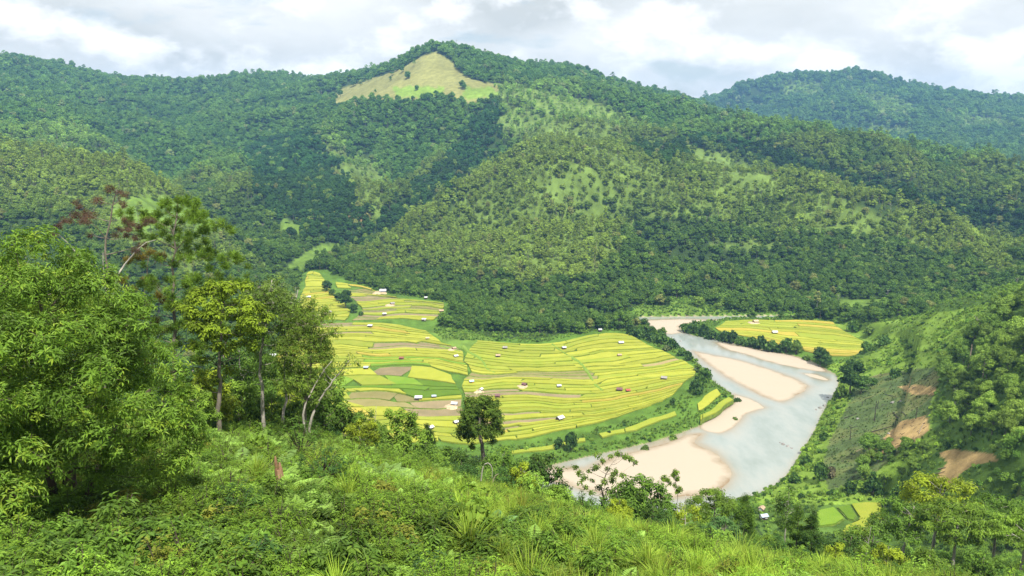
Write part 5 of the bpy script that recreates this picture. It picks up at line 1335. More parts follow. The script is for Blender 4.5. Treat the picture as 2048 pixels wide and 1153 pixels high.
# ---------------------------------------------------------------- undergrowth on the near hillside
EDGE_PX = [(-400, 835), (200, 848), (440, 848), (560, 856), (640, 868), (740, 895), (880, 935), (1000, 968), (1150, 1015), (1260, 1048), (1400, 1095), (1550, 1130), (1640, 1153)]
def choose(prob, u):
    c = np.cumsum(prob, 1); c /= c[:, -1:]
    return (u[:, None] > c).sum(1)
def build_undergrowth():
    rng = np.random.RandomState(31)
    P = jitter_ring(6.0, 74, lambda r: 0.58 if r < 34 else 0.78, math.radians(46), rng)
    x, y = P[:, 0], P[:, 1]
    z = ground(x, y)
    px, py, D = project(np.stack([x, y, z], -1))
    ok = (D > 4) & (py < 1500) & (px > -300) & (px < 2350) & seen(x, y, z + 2.0, 0.02)
    x, y, z, px, py, D = [a[ok] for a in (x, y, z, px, py, D)]
    n = len(x)
    u = fbm(x / 3.2, y / 3.2, 201, 3); v = fbm(x / 4.5, y / 4.5, 202, 3); w = fbm(x / 8, y / 8, 203, 2)
    # which plant rules where: ferns along the brow, grass on the right shoulder, dark shrubs at the feet, shade plants on the left
    bottom = sstep(1000, 1080, py + 160 * (v - 0.5)) * (1 - sstep(950, 1400, px))
    right = sstep(820, 1010, px + 0.25 * (py - 1000)) * (1 - 0.35 * bottom)
    leftd = (1 - sstep(300, 480, px)) * sstep(860, 930, py)
    fernz = np.clip(1 - right - 0.7 * bottom - 0.8 * leftd, 0.03, 1)
    pr = np.stack([0.10 + 1.3 * bottom + 0.9 * leftd, 0.40 + 0.6 * sstep(0.5, 0.6, u) * (1 - 0.5 * right), (1.6 * fernz + 0.2 * bottom + 0.15 * right) * sstep(0.36, 0.52, v) * 1.6,
                   (1.15 * right + 0.2 * fernz * sstep(0.5, 0.6, w)) * (0.5 + 1.0 * sstep(0.38, 0.55, u)), 0.16 + 0.10 * right, np.full(n, 0.02)], -1)
    k = choose(pr, rng.rand(n))
    names = ('shrub', 'fine', 'fern', 'grass', 'herb', 'bush')
    vid = np.array([UIDX[names[a]][0] for a in range(6)])[k] + (rng.rand(n) * np.array([UIDX[names[a]][1] for a in range(6)])[k]).astype(int)
    base = np.array([[0.085, 0.178, 0.028], [0.140, 0.262, 0.036], [0.215, 0.38, 0.095], [0.225, 0.37, 0.050], [0.21, 0.35, 0.04], [0.11, 0.2, 0.03]])
    base = base * np.array([1.22, 1.12, 0.85])
    tint = base[k] * rng.uniform(0.62, 1.3, (n, 1)) * (0.55 + 0.9 * w[:, None])
    yl = rng.rand(n) < 0.05
    tint[yl] = np.array([0.22, 0.25, 0.035]) * rng.uniform(0.7, 1.1, (yl.sum(), 1))
    s = np.array([0.95, 0.95, 0.95, 0.85, 0.9, 0.9])[k] * rng.uniform(0.6, 1.25, n) * (0.8 + 0.4 * u)
    s *= np.where(D < 18, 0.85, 1.0)
    scl = np.stack([s, s, s * rng.uniform(0.75, 1.1, n)], -1)
    rot = np.stack([rng.uniform(-0.15, 0.15, n), rng.uniform(-0.15, 0.15, n), rng.uniform(0, 6.28, n)], -1)
    scatter('undergrowth', 'thick undergrowth of ferns, grass and leafy shrubs on the near slope', 'undergrowth', np.stack([x, y, z - 0.04], -1), rot, scl, vid, np.clip(tint, 0, 0.6), UNDER)
    print('undergrowth', n)
build_undergrowth()

# ---------------------------------------------------------------- scrub on the steep drop, the clearing and the river banks
def build_scrub():
    rng = np.random.RandomState(37)
    P = jitter_ring(62, 700, lambda r: 1.8 if r < 240 else 1.75, math.radians(40), rng)
    x, y = P[:, 0], P[:, 1]
    z = ground(x, y)
    ok = seen(x, y, z + 2.5, 0.01)
    x, y, z = x[ok], y[ok], z[ok]
    px, py, D = project(np.stack([x, y, z], -1))
    steep = D < 232
    clear = in_zone([CLEAR], px, py, D, 232, 620); burnt = in_zone([BURNT], px, py, D, 232, 620); soil = in_zone(SOIL, px, py, D, 232, 620)
    dr = sdist(RIVER, x, y); df = np.minimum(sdist(FIELD, x, y), sdist(FARBANK, x, y)); dst = sdist(STRIP, x, y)
    low = (D >= 232) & ~clear & (df > 1.5) & (df < 60) & (z < 30)
    u = fbm(x / 9, y / 9, 211, 3); v = fbm(x / 22, y / 22, 212, 3)
    p = np.zeros(len(x))
    p[steep] = 0.9; p[clear] = (0.3 + 1.0 * sstep(0.45, 0.6, u))[clear] * 0.7; p[low] = (0.35 + 0.8 * sstep(0.42, 0.6, u))[low]
    instrip = dst < 0
    p[instrip] = (0.4 + 0.4 * sstep(0.5, 0.62, u))[instrip]
    # the yellow strips stay open
    for L in (L_STRIP1, L_STRIP2, L_STRIP3, L_STRIP4):
        q = px2xy(list(L[0]) + list(L[1])[::-1]); p[sdist(q, x, y) < 1.2] = 0
    p[burnt] = (0.42 + 0.3 * sstep(0.5, 0.62, v))[burnt]; p[soil] = 0.0
    rh = (D >= 232) & (x > 90) & (z > 3) & ~clear & ~soil; p[rh] = np.maximum(p[rh], 0.6)
    wood = in_zone([WOOD] + CLUMP, px, py, D, 232, 620); p[wood & ~soil] = np.maximum(p[wood & ~soil], 0.5)
    gl = in_zone(GLADE, px, py, D, 400, 760); p[gl] = 0.75
    p[inside(HPAD_PX, px, py) & (D < 400)] = 0
    bank = (dr > 1.0) & (dr < 6.5) & (D > 232)
    p[bank] = np.maximum(p[bank], 0.8)
    p[dr < 0.8] = 0
    p[df < 0.5] = 0
    ok = rng.rand(len(x)) < p
    x, y, z, px, py, D, steep, clear, u, v, dr, burnt = [a[ok] for a in (x, y, z, px, py, D, steep, clear, u, v, dr, burnt)]
    n = len(x)
    isg = rng.rand(n) < np.where(steep, 0.12, np.where(clear, 0.45, np.where(D > 560, 0.25, 0.6)))
    vid = np.where(isg, UIDX['grass'][0] + rng.randint(0, 3, n), np.where(D < 240, UIDX['thicket'][0] + rng.randint(0, 3, n), UIDX['bush'][0] + rng.randint(0, 5, n)))
    a = rng.rand(n, 1)
    tint = np.array([0.10, 0.21, 0.032]) * (1 - a) + np.array([0.23, 0.37, 0.052]) * a
    dk = rng.rand(n) < np.where(steep, 0.45, 0.12)
    tint[dk] = np.array([0.05, 0.115, 0.024])
    tint[isg] = np.array([0.17, 0.29, 0.04])
    tint[clear & ~burnt] *= np.array([1.3, 1.22, 1.1])
    tint[burnt] = np.array([0.10, 0.165, 0.04])
    tint *= rng.uniform(0.75, 1.3, (n, 1))
    s = np.where(steep, np.where(isg, rng.uniform(0.9, 1.6, n), rng.uniform(0.45, 1.05, n)), np.where(isg, rng.uniform(0.8, 1.5, n), rng.uniform(0.45, 1.35, n) * (0.6 + 0.8 * u)))
    s = np.where(burnt, s * 0.42, s)
    scl = np.stack([s, s, s * rng.uniform(0.75, 1.25, n)], -1)
    rot = np.stack([rng.uniform(-0.1, 0.1, n), rng.uniform(-0.1, 0.1, n), rng.uniform(0, 6.28, n)], -1)
    scatter('scrub', 'bushy scrub and rough grass on the clearing, levees and steep drop', 'scrub', np.stack([x, y, z - 0.05], -1), rot, scl, vid, np.clip(tint, 0, .6), UNDER)
    print('scrub', n)
build_scrub()
# ---------------------------------------------------------------- trees of the near hillside
def attach(rng, nodes, c, M, sag=0.12, r_scale=1.0, sides=5):
    """one branch from the best point of what has grown so far out to c"""
    Pn = np.array([q[0] for q in nodes]); Rn = np.array([q[1] for q in nodes])
    d = c - Pn; L = np.linalg.norm(d, axis=1)
    cost = L + 1.4 * np.maximum(0, 0.35 * L - d[:, 2]) + 0.5 / np.maximum(Rn, 0.01) * 0.02
    k = int(np.argmin(cost)); a = Pn[k]; ln = L[k]
    r0 = min(Rn[k] * 0.8, 0.012 + 0.014 * ln * r_scale)
    t = np.linspace(0, 1, 6)[:, None]
    wob = rng.normal(size=3) * 0.07 * ln
    P = a * (1 - t) + c * t + np.sin(t * np.pi) * (wob + np.array([0, 0, -sag * ln]))
    R = r0 * (1 - t[:, 0]) + max(0.006, r0 * 0.25) * t[:, 0]
    tube(M, P, R, sides)
    for i in range(1, 6): nodes.append((P[i], R[i]))
def build_tree(name, label, trunk, clusters, style, tint, bark, seed, r0=0.2, loc=None, tints=None, group=None, root=None):
    """trunk: world polyline from the ground up; clusters: (world centre, radius[, tint])"""
    rng = np.random.RandomState(seed)
    trunk = np.asarray(trunk, float); base = trunk[0].copy()
    T = smooth_line(trunk, 16) - base
    T[0, 2] -= 0.5
    t = np.linspace(0, 1, 16)
    T[1:-1, :2] += rng.normal(size=(14, 2)) * 0.02 * np.linalg.norm(T[-1]) * 0.25
    R = r0 * (1 - 0.8 * t)
    Mt = Mesh(); tube(Mt, T, R, 8)
    nodes = [(T[i], R[i]) for i in range(3, 16)]
    Mb = Mesh()
    cl = [(np.asarray(q[0], float) - base, q[1]) for q in clusters]
    order = sorted(range(len(cl)), key=lambda i: np.min(np.linalg.norm(cl[i][0] - T, axis=1)))
    for i in order: attach(rng, nodes, cl[i][0], Mb, sag=style.get('sag', 0.1), r_scale=style.get('rs', 1.0))
    Mc = Mesh()
    for i, (c, r) in enumerate(cl):
        n = style['shoots']; n = max(3, int(n * (r / style['r']) ** 2))
        d = rdir(n, rng, style.get('up', 0.35))
        O = c + d * r * (rng.uniform(0.25, 1.0, (n, 1)) ** 0.6) * np.array([1, 1, style.get('flat', 0.75)])
        bias = rng.uniform(0.15, 0.85)
        for q in range(0, n, 5):
            tube(Mb, np.array([c * 0.8 + (c - 0.1 * d[q] * r) * 0.2, (c + O[q]) / 2, O[q]]), [0.012, 0.009, 0.004], 3)
        rosettes(rng, Mc, O, unit(d + np.array([0, 0, style.get('shoot_up', 0.5)])), style['k'], style['L'], style['W'], style.get('spread', 0.9), style.get('droop', 0.25), var0=np.clip(rng.normal(bias, 0.22, n), 0, 1))
    if root is None: root = thing(name, label, 'tree', base, 0, group)
    link('trunk', Mt.data('trunk', bark, smooth=True), root)
    if Mb.v: link('branches', Mb.data('branches', bark, smooth=True), root)
    link('crown', Mc.data('crown', style.get('mat', M_LEAF)), root, tint=tint)
    return root
def base_at(px, py, D):
    p = at_depth(px, py, D); p[2] = ground(p[0], p[1]); return p
def pts(D, *l, jit=0.0, rng=None):
    return [at_depth(a[0], a[1], D + (a[2] if len(a) > 2 else (rng.uniform(-jit, jit) if rng is not None else 0))) for a in l]
M_LEAF_BIG = mat_leaf('big_tree_leaves', yellow=(0.42, 0.36, 0.03), ymix=0.3, transl=0.35, rough=0.5, spec=0.18)
M_NEEDLE = mat_leaf('pine_needles', yellow=(0.2, 0.22, 0.03), ymix=0.15, transl=0.2, rough=0.6)
M_DEADNEEDLE = mat_leaf('dry_needles', yellow=(0.20, 0.10, 0.05), ymix=0.3, transl=0.1, rough=0.8)
S_BIG = dict(shoots=42, r=0.8, k=9, L=0.21, W=0.058, up=0.4, flat=0.8, spread=0.85, droop=0.15, mat=M_LEAF_BIG)
S_BROAD = dict(shoots=24, r=0.8, k=6, L=0.30, W=0.14, up=0.5, flat=0.55, spread=0.95, droop=0.2)
S_SPARSE = dict(shoots=22, r=0.8, k=6, L=0.24, W=0.075, up=0.2, flat=0.9, spread=0.9, droop=0.5)
S_PINE = dict(shoots=13, r=0.6, k=24, L=0.40, W=0.034, up=0.5, flat=0.6, spread=0.62, droop=0.02, shoot_up=0.6, sag=0.05, mat=M_NEEDLE)
S_DEAD = dict(shoots=17, r=0.5, k=14, L=0.24, W=0.022, up=0.2, flat=0.7, spread=0.7, droop=0.5, sag=0.02, mat=M_DEADNEEDLE)
S_LONE = dict(shoots=26, r=0.9, k=6, L=0.32, W=0.16, up=0.3, flat=0.85, spread=0.95, droop=0.3)
def dome(rng, px, py, D, rx, ry, n, r, lo=0.55, keep=None, zmin=-0.75, depth=0.9):
    """cluster centres filling an uneven dome"""
    s = D / FPX * 1.02
    c = at_depth(px, py, D); out = []
    tries = 0
    while len(out) < n and tries < 6000:
        tries += 1
        d = rdir(1, rng, 0.15)[0]
        if d[2] < zmin: continue
        q = rng.uniform(lo, 1.0) ** 0.7
        lump = 0.82 + 0.36 * vnoise(np.array([d[0] * 2.1 + 9]), np.array([d[2] * 2.1 + d[1] * 1.7 + 4]), int(px))[0]
        p = c + d * q * lump * np.array([rx * s, rx * s * depth, ry * s])
        if out and min(np.linalg.norm(p - o[0]) for o in out) < r * 0.72: continue
        out.append((p, r * rng.uniform(0.75, 1.25)))
    return out
def near_trees():
    rng = np.random.RandomState(51)
    # the big leafy tree on the left
    D = 27.0; b = base_at(140, 1000, D)
    cl = dome(rng, 70, 775, D, 310, 262, 150, 0.80) + dome(rng, 60, 800, D - 1.5, 260, 200, 50, 0.85, lo=0.1)
    cl += [(p, 0.7) for p in pts(D, (350, 745, -1), (372, 790, -0.5), (340, 830, -1.5), (300, 870, -2), (385, 840, 0.5), (320, 700, 1), (250, 600, 0.5), (290, 660, -1), (230, 900, -3), (150, 880, -4), (60, 900, -4.5), (-20, 880, -4), (395, 880, 0), (260, 820, -3.5), (120, 800, -4.8), (20, 800, -5), (200, 740, -4.5), (100, 700, -4.5), (0, 700, -4.5))]
    tr = [b, at_depth(138, 900, D) , at_depth(120, 800, D + 0.3), at_depth(100, 690, D + 0.2), at_depth(80, 600, D)]
    t = build_tree('leafy_tree', 'big bright leafy tree filling the left edge with a wide low dense crown', tr, cl, S_BIG, (0.15, 0.275, 0.032), M_BARK_DARK, 1, r0=0.26)
    for k, (dx, tp) in enumerate((((-22, 985), [(60, 830), (0, 720)]), ((14, 995), [(230, 860), (300, 780)]), ((30, 1000), [(215, 900), (330, 850)]))):
        M = Mesh(); q = base_at(140 + dx[0], dx[1], D - 0.4)
        tube(M, smooth_line(np.array([q - [0, 0, 0.4]] + [at_depth(a, c, D - 0.6) for a, c in tp]), 9) - b, np.linspace(0.17 - 0.02 * k, 0.05, 9), 7)
        link('side_trunk', M.data('side_trunk', M_BARK_DARK, smooth=True), t)
    # its paler neighbour behind, at the frame edge
    D = 35.0; b = base_at(40, 930, D)
    cl = dome(rng, 60, 640, D, 175, 122, 60, 0.85) + dome(rng, -110, 640, D + 1, 150, 160, 40, 0.9)
    build_tree('leafy_tree', 'paler yellow green leafy tree rising behind the big left tree at the frame edge', [b, at_depth(45, 780, D), at_depth(50, 650, D), at_depth(52, 540, D)], cl, dict(S_BIG, L=0.23, W=0.075), (0.20, 0.315, 0.042), M_BARK, 2, r0=0.22)
    # the green pine
    D = 62.0; b = base_at(352, 852, D)
    tr = [b] + pts(D, (350, 760), (348, 640), (347, 520), (352, 440), (355, 402))
    P = [(352, 402), (366, 398), (330, 418), (318, 432), (384, 412), (398, 428), (388, 440), (368, 430), (345, 432), (272, 428), (262, 440), (298, 446), (322, 452), (420, 446), (432, 458), (405, 462), (372, 464), (342, 468), (308, 470), (392, 482), (412, 492), (428, 510), (450, 512),
         (470, 522), (455, 530), (402, 508), (380, 500), (362, 520), (415, 540), (430, 552), (398, 552), (318, 520), (300, 560), (285, 572), (330, 575), (372, 562), (392, 582), (425, 580), (450, 570), (470, 562), (482, 575), (440, 600), (405, 612), (372, 600), (340, 612), (310, 610),
         (385, 640), (412, 650), (352, 652), (322, 660), (392, 682), (430, 640), (360, 690), (330, 700), (300, 690), (420, 690), (390, 720), (352, 735), (318, 740)]
    cl = [(p + rng.normal(size=3) * [0.62, 0.7, 0.20], 0.34 * rng.uniform(0.75, 1.35)) for _ in range(4) for p in pts(D, *P, jit=2.2, rng=rng)]
    build_tree('pine_tree', 'tall green pine with dark needle tufts beside the brown dying pine', tr, cl, S_PINE, (0.15, 0.255, 0.03), M_BARK, 3, r0=0.21)
    # its dying neighbour
    D = 60.0; b = base_at(214, 848, D)
    tr = [b] + pts(D, (212, 740), (216, 600), (213, 520), (214, 450), (224, 405), (234, 380))
    P = [(234, 380), (220, 378), (245, 388), (246, 404), (196, 400), (158, 412), (150, 404), (247, 410), (150, 430), (162, 438), (172, 426), (184, 430), (140, 440), (128, 440), (176, 442), (248, 440), (262, 446), (258, 456), (276, 450), (240, 458), (230, 470), (290, 446), (300, 440), (252, 470),
         (118, 452), (180, 470), (268, 474), (284, 488), (272, 500), (105, 468)]
    cl = [(p, 0.5 * rng.uniform(0.7, 1.2)) for p in pts(D, *P, jit=1.6, rng=rng)]
    t = build_tree('dying_pine', 'dying pine with bare grey limbs and brown needles above the left tree', tr, cl, S_DEAD, (0.13, 0.082, 0.058), M_BARK, 4, r0=0.2)
    M = Mesh(); tube(M, smooth_line(np.array(pts(D, (222, 620), (236, 552), (262, 515), (288, 488), (312, 480))), 10) - b, np.linspace(0.11, 0.025, 10), 6)
    tube(M, smooth_line(np.array(pts(D, (214, 600), (207, 540), (206, 505))), 7) - b, np.linspace(0.07, 0.02, 7), 5)
    tube(M, smooth_line(np.array(pts(D, (180, 548), (148, 500), (118, 470))), 7) - b, np.linspace(0.05, 0.02, 7), 5)
    link('dead_limb', M.data('dead_limb', M_BARK_PALE, smooth=True), t)
    # a thin yellowing pine between them
    D = 66.0; b = base_at(296, 850, D)
    P = [(300, 505), (280, 515), (262, 520), (318, 512), (246, 560), (262, 580), (290, 560), (318, 590), (250, 620), (280, 630), (312, 640), (330, 600), (240, 660), (270, 690), (300, 720), (225, 560), (330, 660)]
    cl = [(p, 0.6 * rng.uniform(0.8, 1.2)) for p in pts(D, *P, jit=1.5, rng=rng)]
    build_tree('pine_tree', 'thin pine with yellowing orange tinged needles between the green and the dying pine', [b] + pts(D, (294, 760), (290, 640), (292, 560), (298, 510)), cl, dict(S_PINE, shoots=9), (0.20, 0.165, 0.03), M_BARK, 5, r0=0.15)
    # yellowish broadleaf tree with a bare lower trunk
    D = 55.0; b = base_at(437, 852, D)
    cl = dome(rng, 442, 640, D, 82, 85, 52, 0.75) + [(p, 0.75) for p in pts(D, (490, 600), (500, 640), (488, 685, 0.5), (470, 690), (505, 690), (455, 700, -1), (400, 650), (385, 690), (410, 720, -1), (400, 745, 1), (430, 760), (395, 770), (460, 740, 1))]
    build_tree('broadleaf_tree', 'broadleaf tree with yellow tinged leaves and a bare grey lower trunk', [b] + pts(D, (437, 780), (440, 700), (444, 640), (446, 590)), cl, S_BROAD, (0.18, 0.265, 0.02), M_BARK, 6, r0=0.2)
    # slender grey trunks
    D = 60.0; b = base_at(524, 866, D)
    cl = dome(rng, 545, 630, D, 64, 80, 70, 0.8, lo=0.3) + [(p, 0.7) for p in pts(D, (505, 640), (520, 660), (560, 650), (545, 690), (512, 700), (555, 720), (530, 740))]
    build_tree('slender_tree', 'slender tall tree with a forked grey trunk and thin crown, left of the trunk cluster', [b] + pts(D, (526, 800), (520, 740), (528, 660), (540, 600), (544, 560)), cl, S_SPARSE, (0.14, 0.225, 0.04), M_BARK_PALE, 7, r0=0.17)
    D = 62.0; b = base_at(568, 868, D)
    cl = dome(rng, 592, 660, D, 52, 100, 60, 0.75, lo=0.3) + [(p, 0.7) for p in pts(D, (575, 720), (600, 740), (580, 770), (560, 690))]
    build_tree('slender_tree', 'slender pale trunked tree with wispy grey green top in the trunk cluster', [b] + pts(D, (570, 780), (572, 700), (582, 640), (596, 580)), cl, dict(S_SPARSE, shoots=9), (0.17, 0.23, 0.07), M_BARK_PALE, 8, r0=0.13)
    D = 58.0; b = base_at(608, 872, D)
    cl = dome(rng, 612, 715, D, 66, 120, 120, 0.75, lo=0.3) + [(p, 0.65) for p in pts(D, (640, 760), (650, 790), (625, 810), (590, 790), (600, 830), (660, 720))]
    build_tree('slender_tree', 'leafier slender tree with twin grey trunks at the right of the trunk cluster', [b] + pts(D, (612, 800), (620, 730), (622, 660), (628, 620)), cl, dict(S_SPARSE, shoots=18), (0.14, 0.225, 0.03), M_BARK, 9, r0=0.16)
    D = 56.0; b = base_at(618, 876, D)
    cl = [(p, 0.62) for p in pts(D, (700, 718), (690, 726), (675, 730), (712, 724), (660, 740), (680, 755), (668, 775), (690, 745), (650, 760), (645, 735), (658, 790), (632, 800))]
    t = build_tree('leaning_tree', 'leaning tree with long bare pale limbs reaching right over the yellow rice', [b] + pts(D, (622, 840), (640, 800), (668, 760), (698, 722)), cl, dict(S_SPARSE, shoots=12), (0.15, 0.235, 0.035), M_BARK_PALE, 10, r0=0.12)
    M = Mesh(); tube(M, smooth_line(np.array([b - [0, 0, .3]] + pts(D, (606, 830), (625, 780), (650, 738), (664, 722))), 10) - b, np.linspace(0.11, 0.02, 10), 6)
    link('side_trunk', M.data('side_trunk', M_BARK_PALE, smooth=True), t)
    # the lone tree
    D = 96.0; b = base_at(967, 930, D)
    cl = dome(rng, 962, 840, D, 47, 54, 56, 1.0) + [(p, 0.8) for p in pts(D, (930, 870), (1000, 862), (945, 890), (985, 884), (935, 800), (990, 810))]
    t = build_tree('lone_tree', 'lone dark rounded tree with a bare trunk standing in front of the golden fields', [b] + pts(D, (966, 905), (960, 870), (958, 830), (962, 795)), cl, S_LONE, (0.095, 0.165, 0.022), M_BARK, 11, r0=0.36)
    # the airy crooked tree in front of the sandbar
    D = 84.0; b = base_at(1206, 1030, D)
    P = [(1160, 945), (1168, 955), (1178, 942), (1150, 935), (1185, 960), (1192, 935), (1205, 922), (1222, 912), (1238, 908), (1250, 912), (1262, 918), (1272, 925), (1215, 938), (1230, 945), (1245, 950), (1198, 975), (1210, 965), (1225, 960), (1182, 985), (1240, 970), (1172, 975), (1160, 965), (1195, 910)]
    cl = [(p, 0.55 * rng.uniform(0.8, 1.3)) for p in pts(D, *P, jit=1.8, rng=rng)]
    build_tree('crooked_tree', 'airy crooked tree with open limbs in front of the broad sandbar', [b] + pts(D, (1206, 1000), (1203, 975), (1212, 950), (1222, 930)), cl, dict(S_BROAD, shoots=14, r=0.6, flat=0.8), (0.12, 0.205, 0.026), M_BARK, 12, r0=0.18)
    # the sapling with four leaf balls
    D = 80.0; b = base_at(1352, 1040, D)
    cl = [(p, r) for p, r in zip(pts(D, (1352, 945), (1348, 950), (1354, 958), (1328, 957), (1335, 960), (1340, 968), (1349, 970), (1357, 978), (1354, 984), (1360, 980)), (0.5, 0.45, 0.45, 0.5, 0.45, 0.3, 0.3, 0.5, 0.4, 0.4))]
    build_tree('sapling', 'thin sapling with four separate leaf balls against the sand', [b] + pts(D, (1354, 1010), (1356, 985), (1350, 960), (1351, 946)), cl, dict(S_BROAD, shoots=26, r=0.5, flat=0.9, L=0.22, W=0.11), (0.14, 0.235, 0.025), M_BARK_PALE, 13, r0=0.07)
near_trees()

# kinds of smaller trees along the brow and the drop
def local_tree(rng, Ht, rx, rz, n, r, style, zc=0.62, r0=0.12, upright=False):
    cl = []
    tries = 0
    while len(cl) < n and tries < 4000:
        tries += 1
        d = rdir(1, rng, 0.1)[0]; q = rng.uniform(0.35, 1.0) ** 0.6
        if upright:
            h = rng.uniform(0.12, 1.0); w = rx * (1 - h) ** 0.6 * rng.uniform(0.5, 1.0); a = rng.uniform(0, 6.28)
            p = np.array([math.cos(a) * w, math.sin(a) * w, Ht * h])
        else: p = np.array([0, 0, Ht * zc]) + d * q * np.array([rx, rx, rz])
        if cl and min(np.linalg.norm(p - o[0]) for o in cl) < r * 0.7: continue
        cl.append((p, r * rng.uniform(0.75, 1.25)))
    lean = rng.uniform(-0.08, 0.08, 2) * Ht
    tr = np.array([[0, 0, 0], [lean[0] * .4, lean[1] * .3, Ht * 0.35], [lean[0] * .6, lean[1] * .8, Ht * 0.65], [lean[0], lean[1], Ht * 0.93]])
    return tr, cl
MID = {}
_r = np.random.RandomState(61)
S_MID = dict(shoots=22, r=0.75, k=6, L=0.30, W=0.13, up=0.35, flat=0.8, spread=0.95, droop=0.3)
S_FEATHER = dict(shoots=24, r=0.75, k=9, L=0.32, W=0.05, up=0.4, flat=0.7, spread=0.95, droop=0.35)
S_FLAT = dict(shoots=24, r=0.9, k=7, L=0.34, W=0.10, up=0.6, flat=0.4, spread=1.0, droop=0.15)
def mid_kind(kind, count, fn, style, bark, tint0, r0):
    MID[kind] = []
    for k in range(count):
        tr, cl = fn()
        t = build_tree('tmp', 'tmp', tr, cl, style, tint0, bark, _r.randint(9999), r0=r0)
        MID[kind].append([(c.name.split('.')[0], c.data) for c in t.children])
        for c in list(t.children): bpy.data.objects.remove(c)
        bpy.data.objects.remove(t)
mid_kind('round', 4, lambda: local_tree(_r, 5.0, 1.9, 1.9, 30, 0.7, S_MID, 0.58), S_MID, M_BARK, (0, 0, 0), 0.12)
mid_kind('upright', 3, lambda: local_tree(_r, 7.0, 1.6, 3.0, 36, 0.6, S_FEATHER, 0.5, upright=True), dict(S_FEATHER, r=0.6), M_BARK, (0, 0, 0), 0.11)
mid_kind('flat', 3, lambda: local_tree(_r, 7.5, 3.2, 1.5, 40, 0.85, S_FLAT, 0.78), S_FLAT, M_BARK_PALE, (0, 0, 0), 0.17)
mid_kind('thin', 3, lambda: local_tree(_r, 6.0, 1.2, 2.2, 14, 0.55, S_SPARSE, 0.62), dict(S_SPARSE, r=0.6), M_BARK_PALE, (0, 0, 0), 0.07)
MID_H = {'round': 5.0 * 0.58 + 1.9 + 0.5, 'upright': 7.3, 'flat': 7.5 * 0.78 + 1.9, 'thin': 6.0 * 0.62 + 2.5}
def put_tree(kind, v, p, rz, s, sz, tint, label, name='hillside_tree', group=None, cat='tree'):
    root = thing(name, label, cat, p, rz, group)
    root.scale = (s, s, s * sz)
    for nm, me in MID[kind][v % len(MID[kind])]:
        o = link(nm, me, root)
        if nm == 'crown': o.color = (*tint, 1)
    return root
DK, MD, LT, YL, BL = (0.065, 0.135, 0.024), (0.115, 0.215, 0.03), (0.18, 0.30, 0.038), (0.26, 0.34, 0.026), (0.09, 0.19, 0.055)
